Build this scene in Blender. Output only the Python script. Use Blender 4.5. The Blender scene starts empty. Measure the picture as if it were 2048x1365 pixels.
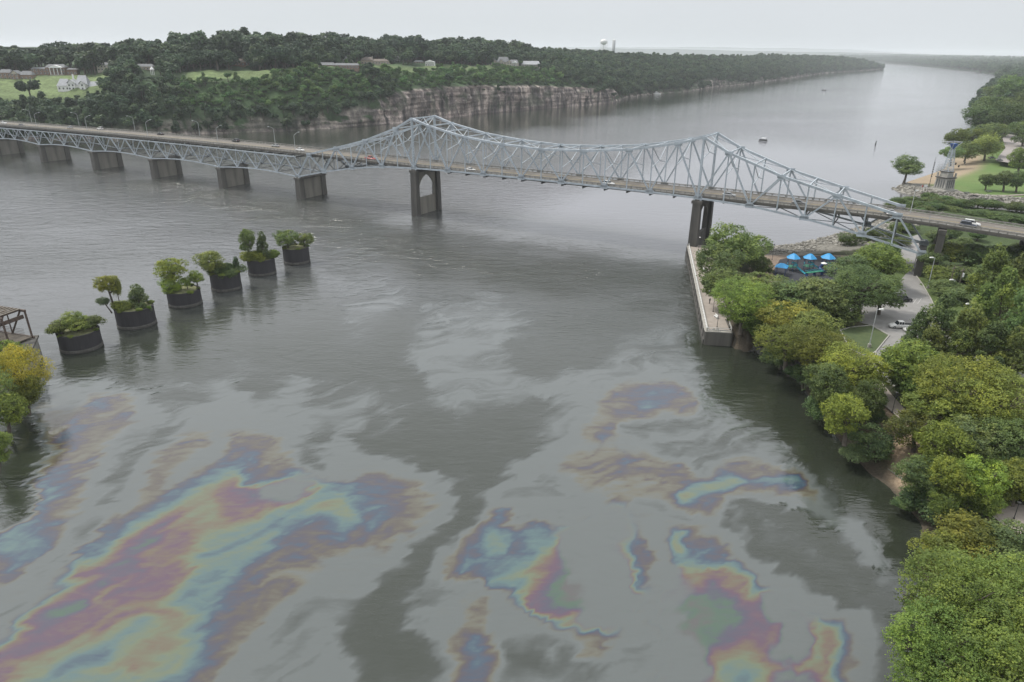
import bpy, math, random
import numpy as np
from mathutils import Vector, Matrix
rnd = random.Random(7)
rng = np.random.default_rng(11)
SC = bpy.context.scene
COL = SC.collection
PI = math.pi

# ------------------------------------------------------------------ camera
FPX, PITCH, ROLL, CAMH = 1402.756, 0.392037, 0.0073211, 69.744
CX, CY = 1024.0, 682.5
_F = np.array([0, math.cos(PITCH), -math.sin(PITCH)])
_U0 = np.array([0, math.sin(PITCH), math.cos(PITCH)])
_R0 = np.array([1., 0, 0])
_R = _R0*math.cos(ROLL)+_U0*math.sin(ROLL)
_U = _U0*math.cos(ROLL)-_R0*math.sin(ROLL)
cam = bpy.data.cameras.new('camera')
co = bpy.data.objects.new('camera', cam); COL.objects.link(co)
M = Matrix(((_R[0], _U[0], -_F[0], 0), (_R[1], _U[1], -_F[1], 0), (_R[2], _U[2], -_F[2], CAMH), (0, 0, 0, 1)))
co.matrix_world = M
cam.sensor_width = 36; cam.lens = 36*FPX/2048
cam.clip_start = 1; cam.clip_end = 60000
SC.camera = co

# ------------------------------------------------------------------ sky, sun, exposure
SUN_EL, SUN_AZ = math.radians(56), math.radians(-62)     # azimuth from +Y, clockwise; sun on the left
world = bpy.data.worlds.new('World'); SC.world = world; world.use_nodes = True
wn = world.node_tree.nodes; wl = world.node_tree.links
for n in list(wn): wn.remove(n)
out = wn.new('ShaderNodeOutputWorld'); bg = wn.new('ShaderNodeBackground')
sky = wn.new('ShaderNodeTexSky'); sky.sky_type = 'NISHITA'; sky.sun_disc = False
sky.sun_elevation = SUN_EL; sky.sun_rotation = SUN_AZ
sky.air_density = 1.4; sky.dust_density = 6.0; sky.altitude = 0
hs = wn.new('ShaderNodeHueSaturation'); hs.inputs['Saturation'].default_value = 0.22
wl.new(sky.outputs[0], hs.inputs['Color'])
# an even veil of high cloud in front of the clear sky
tc = wn.new('ShaderNodeTexCoord'); sp = wn.new('ShaderNodeSeparateXYZ'); wl.new(tc.outputs['Generated'], sp.inputs[0])
cr = wn.new('ShaderNodeValToRGB'); wl.new(sp.outputs['Z'], cr.inputs[0])
# overcast brightness rises from the horizon towards the zenith
_e = cr.color_ramp.elements; _e[0].position = 0.0; _e[0].color = (7.4, 7.85, 8.15, 1); _e[1].position = 1.0; _e[1].color = (12.2, 12.6, 13.2, 1)
for _p, _c in ((.08, (7.55, 7.95, 8.35)), (.2, (9.9, 10.2, 10.9)), (.45, (11.6, 11.9, 12.5))): _q = _e.new(_p); _q.color = (*_c, 1)
nz = wn.new('ShaderNodeTexNoise'); nz.inputs['Scale'].default_value = 1.3; nz.inputs['Detail'].default_value = 4
wl.new(tc.outputs['Generated'], nz.inputs['Vector'])
mr = wn.new('ShaderNodeMapRange'); mr.inputs['To Min'].default_value = 0.93; mr.inputs['To Max'].default_value = 1.07
wl.new(nz.outputs[0], mr.inputs[0])
mu = wn.new('ShaderNodeVectorMath'); mu.operation = 'SCALE'; wl.new(cr.outputs[0], mu.inputs[0]); wl.new(mr.outputs[0], mu.inputs['Scale'])
mx = wn.new('ShaderNodeMixRGB'); mx.inputs[0].default_value = 0.86
wl.new(hs.outputs[0], mx.inputs[1]); wl.new(mu.outputs[0], mx.inputs[2])
wl.new(mx.outputs[0], bg.inputs[0]); bg.inputs[1].default_value = 0.1
wl.new(bg.outputs[0], out.inputs[0])
sun = bpy.data.lights.new('sun', 'SUN'); sun.energy = 2.8; sun.angle = math.radians(7); sun.color = (1, .955, .88)
so = bpy.data.objects.new('sun', sun); COL.objects.link(so)
sd = Vector((math.sin(SUN_AZ)*math.cos(SUN_EL), math.cos(SUN_AZ)*math.cos(SUN_EL), math.sin(SUN_EL)))
so.rotation_euler = sd.to_track_quat('Z', 'Y').to_euler()
so.location = (0, 0, 400)
vs = SC.view_settings; vs.view_transform = 'Standard'; vs.look = 'None'; vs.gamma = 1; vs.exposure = 0.07; vs.use_curve_mapping = False
cy_ = SC.cycles
cy_.max_bounces = 6; cy_.diffuse_bounces = 3; cy_.glossy_bounces = 3; cy_.transparent_max_bounces = 6; cy_.volume_bounces = 2; cy_.transmission_bounces = 3

# ------------------------------------------------------------------ surveying helpers (photo direction -> place on a level surface)
def ray(x, y): return _F+_R*(x-CX)/FPX+_U*(CY-y)/FPX
def G(x, y, z=0.0):
    r = ray(x, y); t = (z-CAMH)/r[2]
    return np.array([r[0]*t, r[1]*t])
def zat(x, y, P):
    r = ray(x, y); t = math.hypot(*P)/math.hypot(r[0], r[1]); return CAMH+r[2]*t
def dist(P): return math.hypot(P[0], P[1])
def depth(P, z=0): return float(np.dot(np.array([P[0], P[1], z-CAMH]), _F))
# bridge frame: s along the bridge from the left tower, v across it from the near truss, z up
BO = np.array([-44.1646, 317.3303]); BA = -0.5272143; W = 16.556
BD = np.array([math.cos(BA), math.sin(BA)]); BN = np.array([-math.sin(BA), math.cos(BA)])
def B(s, v, z): p = BO+BD*s+BN*v; return (p[0], p[1], z)
def to_sv(P): d = np.array(P[:2])-BO; return float(d@BD), float(d@BN)

# ------------------------------------------------------------------ noise in numpy
def vnoise(x, y, seed=0):
    x = np.asarray(x, float); y = np.asarray(y, float)
    xi = np.floor(x).astype(np.int64); yi = np.floor(y).astype(np.int64)
    xf = x-xi; yf = y-yi; u = xf*xf*(3-2*xf); v = yf*yf*(3-2*yf)
    def h(a, b):
        n = (a*374761393+b*668265263+seed*974711) & 0xffffffff
        n = ((n ^ (n >> 13))*1274126177) & 0xffffffff
        return ((n ^ (n >> 16)) & 0xffff)/65535.0
    return (h(xi, yi)*(1-u)+h(xi+1, yi)*u)*(1-v)+(h(xi, yi+1)*(1-u)+h(xi+1, yi+1)*u)*v
def fbm(x, y, o=4, seed=0):
    a, t, f = 1., 0., 1.; s = 0
    for i in range(o):
        t = t+a*(vnoise(x*f+17.3*i, y*f-9.1*i, seed+i)-.5); s += a; a *= .5; f *= 2.03
    return t/s*2

# ------------------------------------------------------------------ materials
def new_mat(name):
    m = bpy.data.materials.new(name); m.use_nodes = True
    nt = m.node_tree; p = nt.nodes['Principled BSDF']
    return m, nt, p
def N(nt, t, **k):
    n = nt.nodes.new(t)
    for a, b in k.items():
        if a.startswith('i_'): n.inputs[a[2:].replace('_', ' ')].default_value = b
        else: setattr(n, a, b)
    return n
def mat(name, col, rough=.7, var=.25, scale=1.0, metal=0, spec=.5, col2=None, bump=0, obj_space=False, streak=False, transmission=0):
    m, nt, p = new_mat(name)
    tcn = N(nt, 'ShaderNodeTexCoord'); mp = N(nt, 'ShaderNodeMapping'); 
    nt.links.new(tcn.outputs['Object'], mp.inputs[0])
    if streak: mp.inputs['Scale'].default_value = (1, 1, .12)
    n1 = N(nt, 'ShaderNodeTexNoise'); n1.inputs['Scale'].default_value = scale; n1.inputs['Detail'].default_value = 6; n1.inputs['Roughness'].default_value = .65
    nt.links.new(mp.outputs[0], n1.inputs['Vector'])
    r = N(nt, 'ShaderNodeValToRGB'); r.color_ramp.elements[0].position = .32; r.color_ramp.elements[1].position = .68
    c2 = col2 or tuple(c*(1+var) for c in col)
    r.color_ramp.elements[0].color = (*[c*(1-var) for c in col], 1) if not col2 else (*col, 1)
    r.color_ramp.elements[1].color = (*c2, 1)
    nt.links.new(n1.outputs[0], r.inputs[0]); nt.links.new(r.outputs[0], p.inputs['Base Color'])
    p.inputs['Roughness'].default_value = rough; p.inputs['Metallic'].default_value = metal
    p.inputs['Specular IOR Level'].default_value = spec
    if bump:
        b = N(nt, 'ShaderNodeBump'); b.inputs['Strength'].default_value = bump; b.inputs['Distance'].default_value = .15
        nt.links.new(n1.outputs[0], b.inputs['Height']); nt.links.new(b.outputs[0], p.inputs['Normal'])
    return m
def leaf_mat(name, base, trans=.3):
    m, nt, p = new_mat(name)
    oi = N(nt, 'ShaderNodeObjectInfo'); at = N(nt, 'ShaderNodeAttribute'); at.attribute_name = 'v'
    # leaf colour: base * object tint * per-clump variation
    r = N(nt, 'ShaderNodeValToRGB')
    e = r.color_ramp.elements
    e[0].position = 0; e[0].color = (base[0]*.42, base[1]*.5, base[2]*.55, 1)
    e[1].position = 1; e[1].color = (base[0]*1.85, base[1]*1.6, base[2]*1.15, 1)
    e2 = e.new(.5); e2.color = (*base, 1)
    nt.links.new(at.outputs['Fac'], r.inputs[0])
    mm = N(nt, 'ShaderNodeMixRGB', blend_type='MULTIPLY'); mm.inputs[0].default_value = 1
    nt.links.new(r.outputs[0], mm.inputs[1]); nt.links.new(oi.outputs['Color'], mm.inputs[2])
    h = N(nt, 'ShaderNodeHueSaturation')
    a = N(nt, 'ShaderNodeMapRange'); a.inputs['To Min'].default_value = .484; a.inputs['To Max'].default_value = .522; nt.links.new(oi.outputs['Random'], a.inputs[0]); nt.links.new(a.outputs[0], h.inputs['Hue'])
    mlt = N(nt, 'ShaderNodeMath', operation='MULTIPLY'); mlt.inputs[1].default_value = 7.31
    fr = N(nt, 'ShaderNodeMath', operation='FRACT'); nt.links.new(oi.outputs['Random'], mlt.inputs[0]); nt.links.new(mlt.outputs[0], fr.inputs[0])
    a2 = N(nt, 'ShaderNodeMapRange'); a2.inputs['To Min'].default_value = .72; a2.inputs['To Max'].default_value = 1.3; nt.links.new(fr.outputs[0], a2.inputs[0]); nt.links.new(a2.outputs[0], h.inputs['Value'])
    nt.links.new(mm.outputs[0], h.inputs['Color'])
    nt.links.new(h.outputs[0], p.inputs['Base Color'])
    p.inputs['Roughness'].default_value = .55; p.inputs['Specular IOR Level'].default_value = .25
    tr = N(nt, 'ShaderNodeBsdfTranslucent'); nt.links.new(h.outputs[0], tr.inputs[0])
    mix = N(nt, 'ShaderNodeMixShader'); mix.inputs[0].default_value = trans
    o = nt.nodes['Material Output']; nt.links.new(p.outputs[0], mix.inputs[1]); nt.links.new(tr.outputs[0], mix.inputs[2]); nt.links.new(mix.outputs[0], o.inputs[0])
    return m
def attr_mat(name, rough=.95, nscale=.4, amt=.35, bump=.0, fine=3.0):
    """terrain: colour comes from the mesh's colour attribute, broken up by two sizes of noise"""
    m, nt, p = new_mat(name)
    at = N(nt, 'ShaderNodeAttribute'); at.attribute_name = 'col'
    tcn = N(nt, 'ShaderNodeTexCoord')
    n1 = N(nt, 'ShaderNodeTexNoise'); n1.inputs['Scale'].default_value = nscale; n1.inputs['Detail'].default_value = 8; n1.inputs['Roughness'].default_value = .7
    nt.links.new(tcn.outputs['Object'], n1.inputs['Vector'])
    n2 = N(nt, 'ShaderNodeTexNoise'); n2.inputs['Scale'].default_value = fine; n2.inputs['Detail'].default_value = 4
    nt.links.new(tcn.outputs['Object'], n2.inputs['Vector'])
    ad = N(nt, 'ShaderNodeMath', operation='ADD'); nt.links.new(n1.outputs[0], ad.inputs[0]); nt.links.new(n2.outputs[0], ad.inputs[1])
    a = N(nt, 'ShaderNodeMapRange'); a.inputs['From Min'].default_value = .7; a.inputs['From Max'].default_value = 1.3; a.inputs['To Min'].default_value = 1-amt; a.inputs['To Max'].default_value = 1+amt
    nt.links.new(ad.outputs[0], a.inputs[0])
    s = N(nt, 'ShaderNodeVectorMath', operation='SCALE'); nt.links.new(at.outputs['Color'], s.inputs[0]); nt.links.new(a.outputs[0], s.inputs['Scale'])
    nt.links.new(s.outputs[0], p.inputs['Base Color']); p.inputs['Roughness'].default_value = rough; p.inputs['Specular IOR Level'].default_value = .2
    if bump:
        b = N(nt, 'ShaderNodeBump'); b.inputs['Strength'].default_value = bump; b.inputs['Distance'].default_value = .4
        nt.links.new(ad.outputs[0], b.inputs['Height']); nt.links.new(b.outputs[0], p.inputs['Normal'])
    return m

MT = dict(
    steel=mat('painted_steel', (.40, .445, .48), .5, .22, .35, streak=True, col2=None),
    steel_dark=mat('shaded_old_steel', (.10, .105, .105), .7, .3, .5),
    rust=mat('rusty_iron', (.055, .042, .036), .85, .35, 1.2, col2=(.12, .085, .065)),
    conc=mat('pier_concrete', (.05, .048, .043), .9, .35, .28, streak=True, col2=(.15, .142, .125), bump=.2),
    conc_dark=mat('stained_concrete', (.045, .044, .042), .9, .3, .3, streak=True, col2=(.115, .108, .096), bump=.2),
    pale=mat('pale_concrete', (.27, .26, .235), .9, .25, .5, col2=(.38, .365, .33), bump=.15),
    parapet=mat('weathered_parapet', (.15, .145, .13), .9, .3, .8, col2=(.30, .29, .265)),
    drum=mat('black_cofferdam', (.022, .021, .024), .8, .25, .5, streak=True, col2=(.04, .038, .041)),
    drumrim=mat('waterline_band', (.05, .048, .044), .9, .3, 1.2, col2=(.11, .105, .095)),
    bark=mat('bark', (.06, .05, .04), .95, .3, 2.0, col2=(.13, .11, .09)),
    barkpale=mat('pale_bark', (.16, .145, .12), .95, .3, 2.0, col2=(.30, .27, .23)),
    white=mat('white_paint', (.72, .72, .70), .6, .06, 1.0),
    cream=mat('cream_wall', (.45, .41, .34), .8, .12, .8),
    brick=mat('brick_wall', (.22, .15, .115), .9, .2, 1.5),
    tanwall=mat('tan_brick', (.36, .30, .235), .9, .15, 1.0),
    roofgrey=mat('grey_shingles', (.16, .165, .17), .9, .25, .6),
    rooflight=mat('pale_grey_roof', (.34, .35, .36), .8, .15, .6),
    roofbrown=mat('brown_shingles', (.17, .145, .125), .9, .2, .6),
    glassd=mat('window_glass', (.03, .035, .04), .15, .2, 1.0),
    blue=mat('blue_roof_plastic', (.03, .27, .56), .5, .12, 2.0),
    blue2=mat('dark_blue_plastic', (.02, .05, .16), .45, .2, 2.0),
    green=mat('green_plastic', (.03, .22, .12), .5, .15, 2.0),
    teal=mat('teal_plastic', (.05, .33, .42), .5, .15, 2.0),
    mulch=mat('playground_rubber', (.035, .037, .045), .95, .3, 1.0),
    tyre=mat('tyre_rubber', (.02, .02, .02), .8, .2, 3.0),
    chrome=mat('wheel_alloy', (.35, .35, .36), .35, .1, 3.0, metal=.6),
    lampglass=mat('lamp_lens', (.6, .62, .6), .3, .1, 2.0),
    redl=mat('tail_light', (.35, .02, .015), .3, .1, 2.0),
    pole=mat('galvanised_pole', (.40, .42, .42), .5, .12, 1.5),
    poledark=mat('dark_pole', (.045, .047, .045), .6, .2, 1.5),
    wood=mat('weathered_wood', (.14, .12, .095), .9, .3, 1.5),
    stone=mat('monument_stone', (.22, .215, .19), .9, .25, .6, col2=(.36, .35, .32), bump=.2),
    road=mat('parking_asphalt', (.20, .193, .185), .92, .14, .25, col2=(.27, .262, .252)),
    path=mat('pinkish_paving', (.27, .235, .205), .9, .14, .5, col2=(.36, .315, .275)),
    kerb=mat('kerb_concrete', (.33, .32, .29), .9, .15, .8),
    line_y=mat('yellow_line', (.36, .29, .10), .8, .25, 2.0),
    line_w=mat('white_line', (.46, .45, .43), .8, .25, 2.0),
    rock=mat('riprap_rock', (.10, .095, .085), .95, .3, .8, col2=(.26, .25, .225)),
    red=mat('red_paint', (.42, .03, .025), .3, .1, 1.0),
)
LEAF = leaf_mat('leaves', (.175, .222, .064), .42)
LEAFD = leaf_mat('far_leaves', (.072, .108, .056), .3)

# ------------------------------------------------------------------ mesh builder
class MB:
    def __init__(s): s.v = []; s.f = []; s.m = []; s.mi = 0
    def add(s, vs, fs):
        b = len(s.v); s.v += [tuple(map(float, p)) for p in vs]; s.f += [tuple(b+i for i in f) for f in fs]; s.m += [s.mi]*len(fs)
    def box(s, c, d, rz=0, taper=1.0):
        hx, hy, hz = d[0]/2, d[1]/2, d[2]/2; cs, sn = math.cos(rz), math.sin(rz); vs = []
        for z, t in ((-hz, 1), (hz, taper)):
            for x, y in ((-hx, -hy), (hx, -hy), (hx, hy), (-hx, hy)):
                x *= t; y *= t; vs.append((c[0]+x*cs-y*sn, c[1]+x*sn+y*cs, c[2]+z))
        s.add(vs, [(0, 3, 2, 1), (4, 5, 6, 7), (0, 1, 5, 4), (1, 2, 6, 5), (2, 3, 7, 6), (3, 0, 4, 7)])
    def beam(s, a, b, w, h=None, up=(0, 0, 1)):
        h = h or w; a = Vector(a); b = Vector(b); d = (b-a)
        if d.length < 1e-6: return
        d.normalize(); u = Vector(up)
        if abs(d.dot(u)) > .98: u = Vector((BD[0], BD[1], 0))
        x = d.cross(u).normalized(); y = x.cross(d)
        vs = []
        for p in (a, b):
            for sx, sy in ((-1, -1), (1, -1), (1, 1), (-1, 1)): vs.append(p+x*sx*w/2+y*sy*h/2)
        s.add(vs, [(0, 1, 2, 3), (7, 6, 5, 4), (0, 4, 5, 1), (1, 5, 6, 2), (2, 6, 7, 3), (3, 7, 4, 0)])
    def tube(s, pts, rs, n=8, cap=True):
        pts = [Vector(p) for p in pts]; b = len(s.v)
        if not hasattr(rs, '__len__'): rs = [rs]*len(pts)
        for i, p in enumerate(pts):
            d = (pts[min(i+1, len(pts)-1)]-pts[max(i-1, 0)])
            if d.length < 1e-9: d = Vector((0, 0, 1))
            d.normalize(); u = Vector((0, 0, 1)) if abs(d.z) < .95 else Vector((1, 0, 0))
            x = d.cross(u).normalized(); y = x.cross(d)
            for k in range(n):
                a = 2*PI*k/n; q = p+(x*math.cos(a)+y*math.sin(a))*rs[i]; s.v.append(tuple(q))
        for i in range(len(pts)-1):
            for k in range(n):
                s.f.append((b+i*n+k, b+i*n+(k+1) % n, b+(i+1)*n+(k+1) % n, b+(i+1)*n+k)); s.m.append(s.mi)
        if cap:
            s.f.append(tuple(b+k for k in range(n-1, -1, -1))); s.m.append(s.mi)
            s.f.append(tuple(b+(len(pts)-1)*n+k for k in range(n))); s.m.append(s.mi)
    def prism(s, poly, z0, z1):
        n = len(poly); vs = [(p[0], p[1], z0) for p in poly]+[(p[0], p[1], z1) for p in poly]
        s.add(vs, [tuple(range(n-1, -1, -1)), tuple(range(n, 2*n))]+[(i, (i+1) % n, n+(i+1) % n, n+i) for i in range(n)])
    def build(s, name, m, parent=None, smooth=False):
        me = bpy.data.meshes.new(name); me.from_pydata(s.v, [], s.f); me.update()
        for x in (m if isinstance(m, (list, tuple)) else [m]): me.materials.append(x)
        if isinstance(m, (list, tuple)): me.polygons.foreach_set('material_index', s.m)
        if smooth: me.polygons.foreach_set('use_smooth', [True]*len(me.polygons))
        return link(name, me, parent)
def link(name, data, parent=None):
    o = bpy.data.objects.new(name, data); COL.objects.link(o)
    if parent: o.parent = parent
    return o
def tag(o, label=None, cat=None, group=None, kind=None):
    if label: o['label'] = label
    if cat: o['category'] = cat
    if group: o['group'] = group
    if kind: o['kind'] = kind
    return o
def empty(name, loc, rz=0, label=None, cat=None, group=None):
    o = link(name, None); o.location = (float(loc[0]), float(loc[1]), float(loc[2]) if len(loc) > 2 else 0); o.rotation_euler.z = rz; o.empty_display_size = .5
    return tag(o, label, cat, group)
def kids(o): return [c for c in o.children]
def copy_tree(o, parent=None):
    c = o.copy(); COL.objects.link(c)
    if parent: c.parent = parent
    for ch in kids(o): copy_tree(ch, c)
    return c
def np_mesh(name, V, F, mats, mi=None, attrs=None, col=None, smooth=False):
    """V (n,3), F (m,4) or (m,3) arrays"""
    me = bpy.data.meshes.new(name); V = np.asarray(V, np.float32); F = np.asarray(F, np.int32); k = F.shape[1]
    me.vertices.add(len(V)); me.vertices.foreach_set('co', V.ravel())
    me.loops.add(F.size); me.loops.foreach_set('vertex_index', F.ravel())
    me.polygons.add(len(F)); me.polygons.foreach_set('loop_start', np.arange(0, F.size, k, dtype=np.int32)); me.polygons.foreach_set('loop_total', np.full(len(F), k, np.int32))
    me.update(calc_edges=True)
    for m in mats: me.materials.append(m)
    if mi is not None: me.polygons.foreach_set('material_index', np.asarray(mi, np.int32))
    if attrs:
        for a, (dom, val) in attrs.items():
            at = me.attributes.new(a, 'FLOAT', dom); at.data.foreach_set('value', np.asarray(val, np.float32))
    if col is not None:
        c = me.color_attributes.new('col', 'FLOAT_COLOR', 'POINT'); cc = np.ones((len(V), 4), np.float32); cc[:, :3] = col; c.data.foreach_set('color', cc.ravel())
    if smooth: me.polygons.foreach_set('use_smooth', np.ones(len(F), bool))
    me.validate(); me.update()
    return me
def grid_faces(nu, nv):
    i = np.arange(nu-1)[:, None]*nv+np.arange(nv-1)[None, :]
    return np.stack([i, i+nv, i+nv+1, i+1], -1).reshape(-1, 4)
def sstep(a, b, x): t = np.clip((x-a)/(b-a), 0, 1); return t*t*(3-2*t)
def in_poly(P, poly):
    x, y = P[:, 0], P[:, 1]; c = np.zeros(len(P), bool); n = len(poly)
    for i in range(n):
        x1, y1 = poly[i]; x2, y2 = poly[(i+1) % n]
        if y1 == y2: continue
        c ^= ((y1 > y) != (y2 > y)) & (x < (x2-x1)*(y-y1)/(y2-y1)+x1)
    return c
def dist_line(P, line, closed=False):
    d = np.full(len(P), 1e9); n = len(line)
    for i in range(n if closed else n-1):
        a = np.array(line[i]); b = np.array(line[(i+1) % n]); ab = b-a; L = (ab@ab) or 1e-9
        t = np.clip(((P-a)@ab)/L, 0, 1); d = np.minimum(d, np.hypot(*(P-a-t[:, None]*ab).T))
    return d

# ------------------------------------------------------------------ river: one sheet, with the oil film's thickness as an attribute
# film value: 0 clean water, .2 silver sheen, .34 tan, .4 brown violet, .46 blue, .55 cyan, .64 yellow green, .7 orange, .77 magenta, .82 violet, .88 green, .94 pink, 1 grey
Z6 = """.08 700,250 620,350 560,420 480,520 420,620|.13 350,740 240,860|.2 180,950 60,1080 0,1150|.22 600,220 600,290 500,400 420,520 370,620 300,720 200,860 100,930 0,990
.1 620,200 700,180 800,200|.06 700,100 900,60 1000,80|.33 470,210 500,290 400,380 320,500|.355 330,590 280,650|.42 180,720|.43 400,190 380,250|.45 330,290 300,370|.31 210,250 230,210|.36 270,330 250,300
.56 200,560 130,650 70,740 30,830|.48 240,540 170,640|.46 150,780 120,860|.49 60,920 0,960|.40 260,470 230,560 210,640|.23 800,300 900,300 1000,260 1100,330 1200,360 1050,340|.24 640,470 560,560 500,640 460,700
.22 900,220 980,190|.345 800,380 740,430 680,500 640,600 540,660|.33 480,740 400,820|.24 880,400 760,480 720,560|.36 960,400 1080,390 1160,430 1150,500 1100,560|.40 1000,560 1080,520 940,430|.51 1030,460 1060,490|.46 1000,500 960,470
.46 830,490 780,560 720,610 660,650 560,680 480,710|.56 860,510 800,580 720,650 640,680 540,730 440,800 380,860|.64 830,555 760,610 690,660 560,720 460,790 400,840|.77 920,560 820,590 740,650 640,710 500,790 420,850 360,890
.78 900,610 1040,640 960,620|.88 960,590 1080,600|.98 1100,570 1250,560 1200,600|.82 700,700 620,760 520,840 440,920 360,990|.88 650,740 560,820 480,880 420,940|.70 830,660 740,730 680,780 600,860|.78 730,790 640,820|.78 740,920 640,900 560,980 660,990
.70 760,860 680,870|.88 540,910 480,960 440,1010|.62 500,930 410,1010|.88 360,1050 300,1070 180,1120 120,1180|.83 380,1130 240,1180 160,1230 60,1270|.77 740,950 650,1010 520,1080 360,1140 260,1200 150,1250 50,1310 0,1340
.66 760,970 660,1040 540,1100 400,1160 290,1220 180,1270 80,1330|.56 800,900 880,850 960,830 1040,790 1080,820|.58 860,1000 760,1020 680,1070|.46 700,1040 800,970 860,940|.55 600,1110 500,1160 400,1200 320,1260 230,1330|.50 380,1230 250,1330|.60 60,1362 140,1340
.70 680,1130 740,1090 640,1080 700,1180 600,1220 540,1260 600,1330|.75 680,1150 700,1130|.63 780,1070 790,1150 740,1220 640,1290 480,1180 480,1300|.56 830,1080 820,1180 760,1250 680,1320 430,1340|.46 900,1060 860,1130 860,1200 800,1260 700,1330 620,1380
.42 1000,1010 940,1080 900,1150 860,1240 780,1310|.36 1160,960 1080,1020 1000,1100 940,1180 880,1260 780,1350|.33 1280,840 1200,900 1080,960 1040,1000|.26 1500,820 1350,880 1250,970 1150,1060 1080,1150 1000,1250 900,1370
.21 1650,760 1600,850 1500,920 1440,1000 1300,1050 1200,1150 1150,1250 1100,1370|.21 1380,1120 1350,1250 1330,1380|.21 1240,1370 1260,1250|.55 1120,690 1200,650 1300,620 1420,600 1560,600 1540,680 1480,740 1380,720|.64 1200,660 1400,640 1440,700 1250,640
.46 1440,580 1600,600 1560,690 1500,750 1400,750 1340,720|.46 1260,700 1180,730|.47 1480,660 1560,610|.42 1650,590 1620,660 1660,620|.36 1700,600 1650,690 1540,760 1400,780 1640,575|.33 1760,600 1720,560 1600,555 1500,550|.30 1720,660 1620,740 1500,790
.24 1360,430 1450,440 1560,470 1680,510 1770,560 1780,620 1790,655 1720,720|.23 1400,480 1480,520 1380,520|.58 1180,740 1100,780 1060,830 1000,860 940,900 880,960|.41 1260,740 1180,780 1120,840 1080,900 1050,950|.38 1300,760 1200,800|.61 800,860 830,920 780,1000
.01 1900,560 1860,660 1820,740 1730,840 1640,920 1570,990 1500,1100 1460,1150 1480,1220 1480,1300 1450,1380|0 1900,700 1700,900 1600,1000 1550,1150 1600,1300|0 1640,1080 1680,980 1780,820|0 1700,1200 1740,1300|0 1830,500 1750,440 1600,400 1450,380|.02 1200,60 1500,100 1700,300 1850,450|.04 1500,350 1560,270
.22 1250,160 1190,220 1160,260|.17 1600,210 1500,220 1440,300 1360,370 1350,420|.07 1300,200 1400,170|.18 1300,290 1200,290|.07 1330,330 1290,420 1340,470|.16 1650,230 1560,260"""
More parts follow.
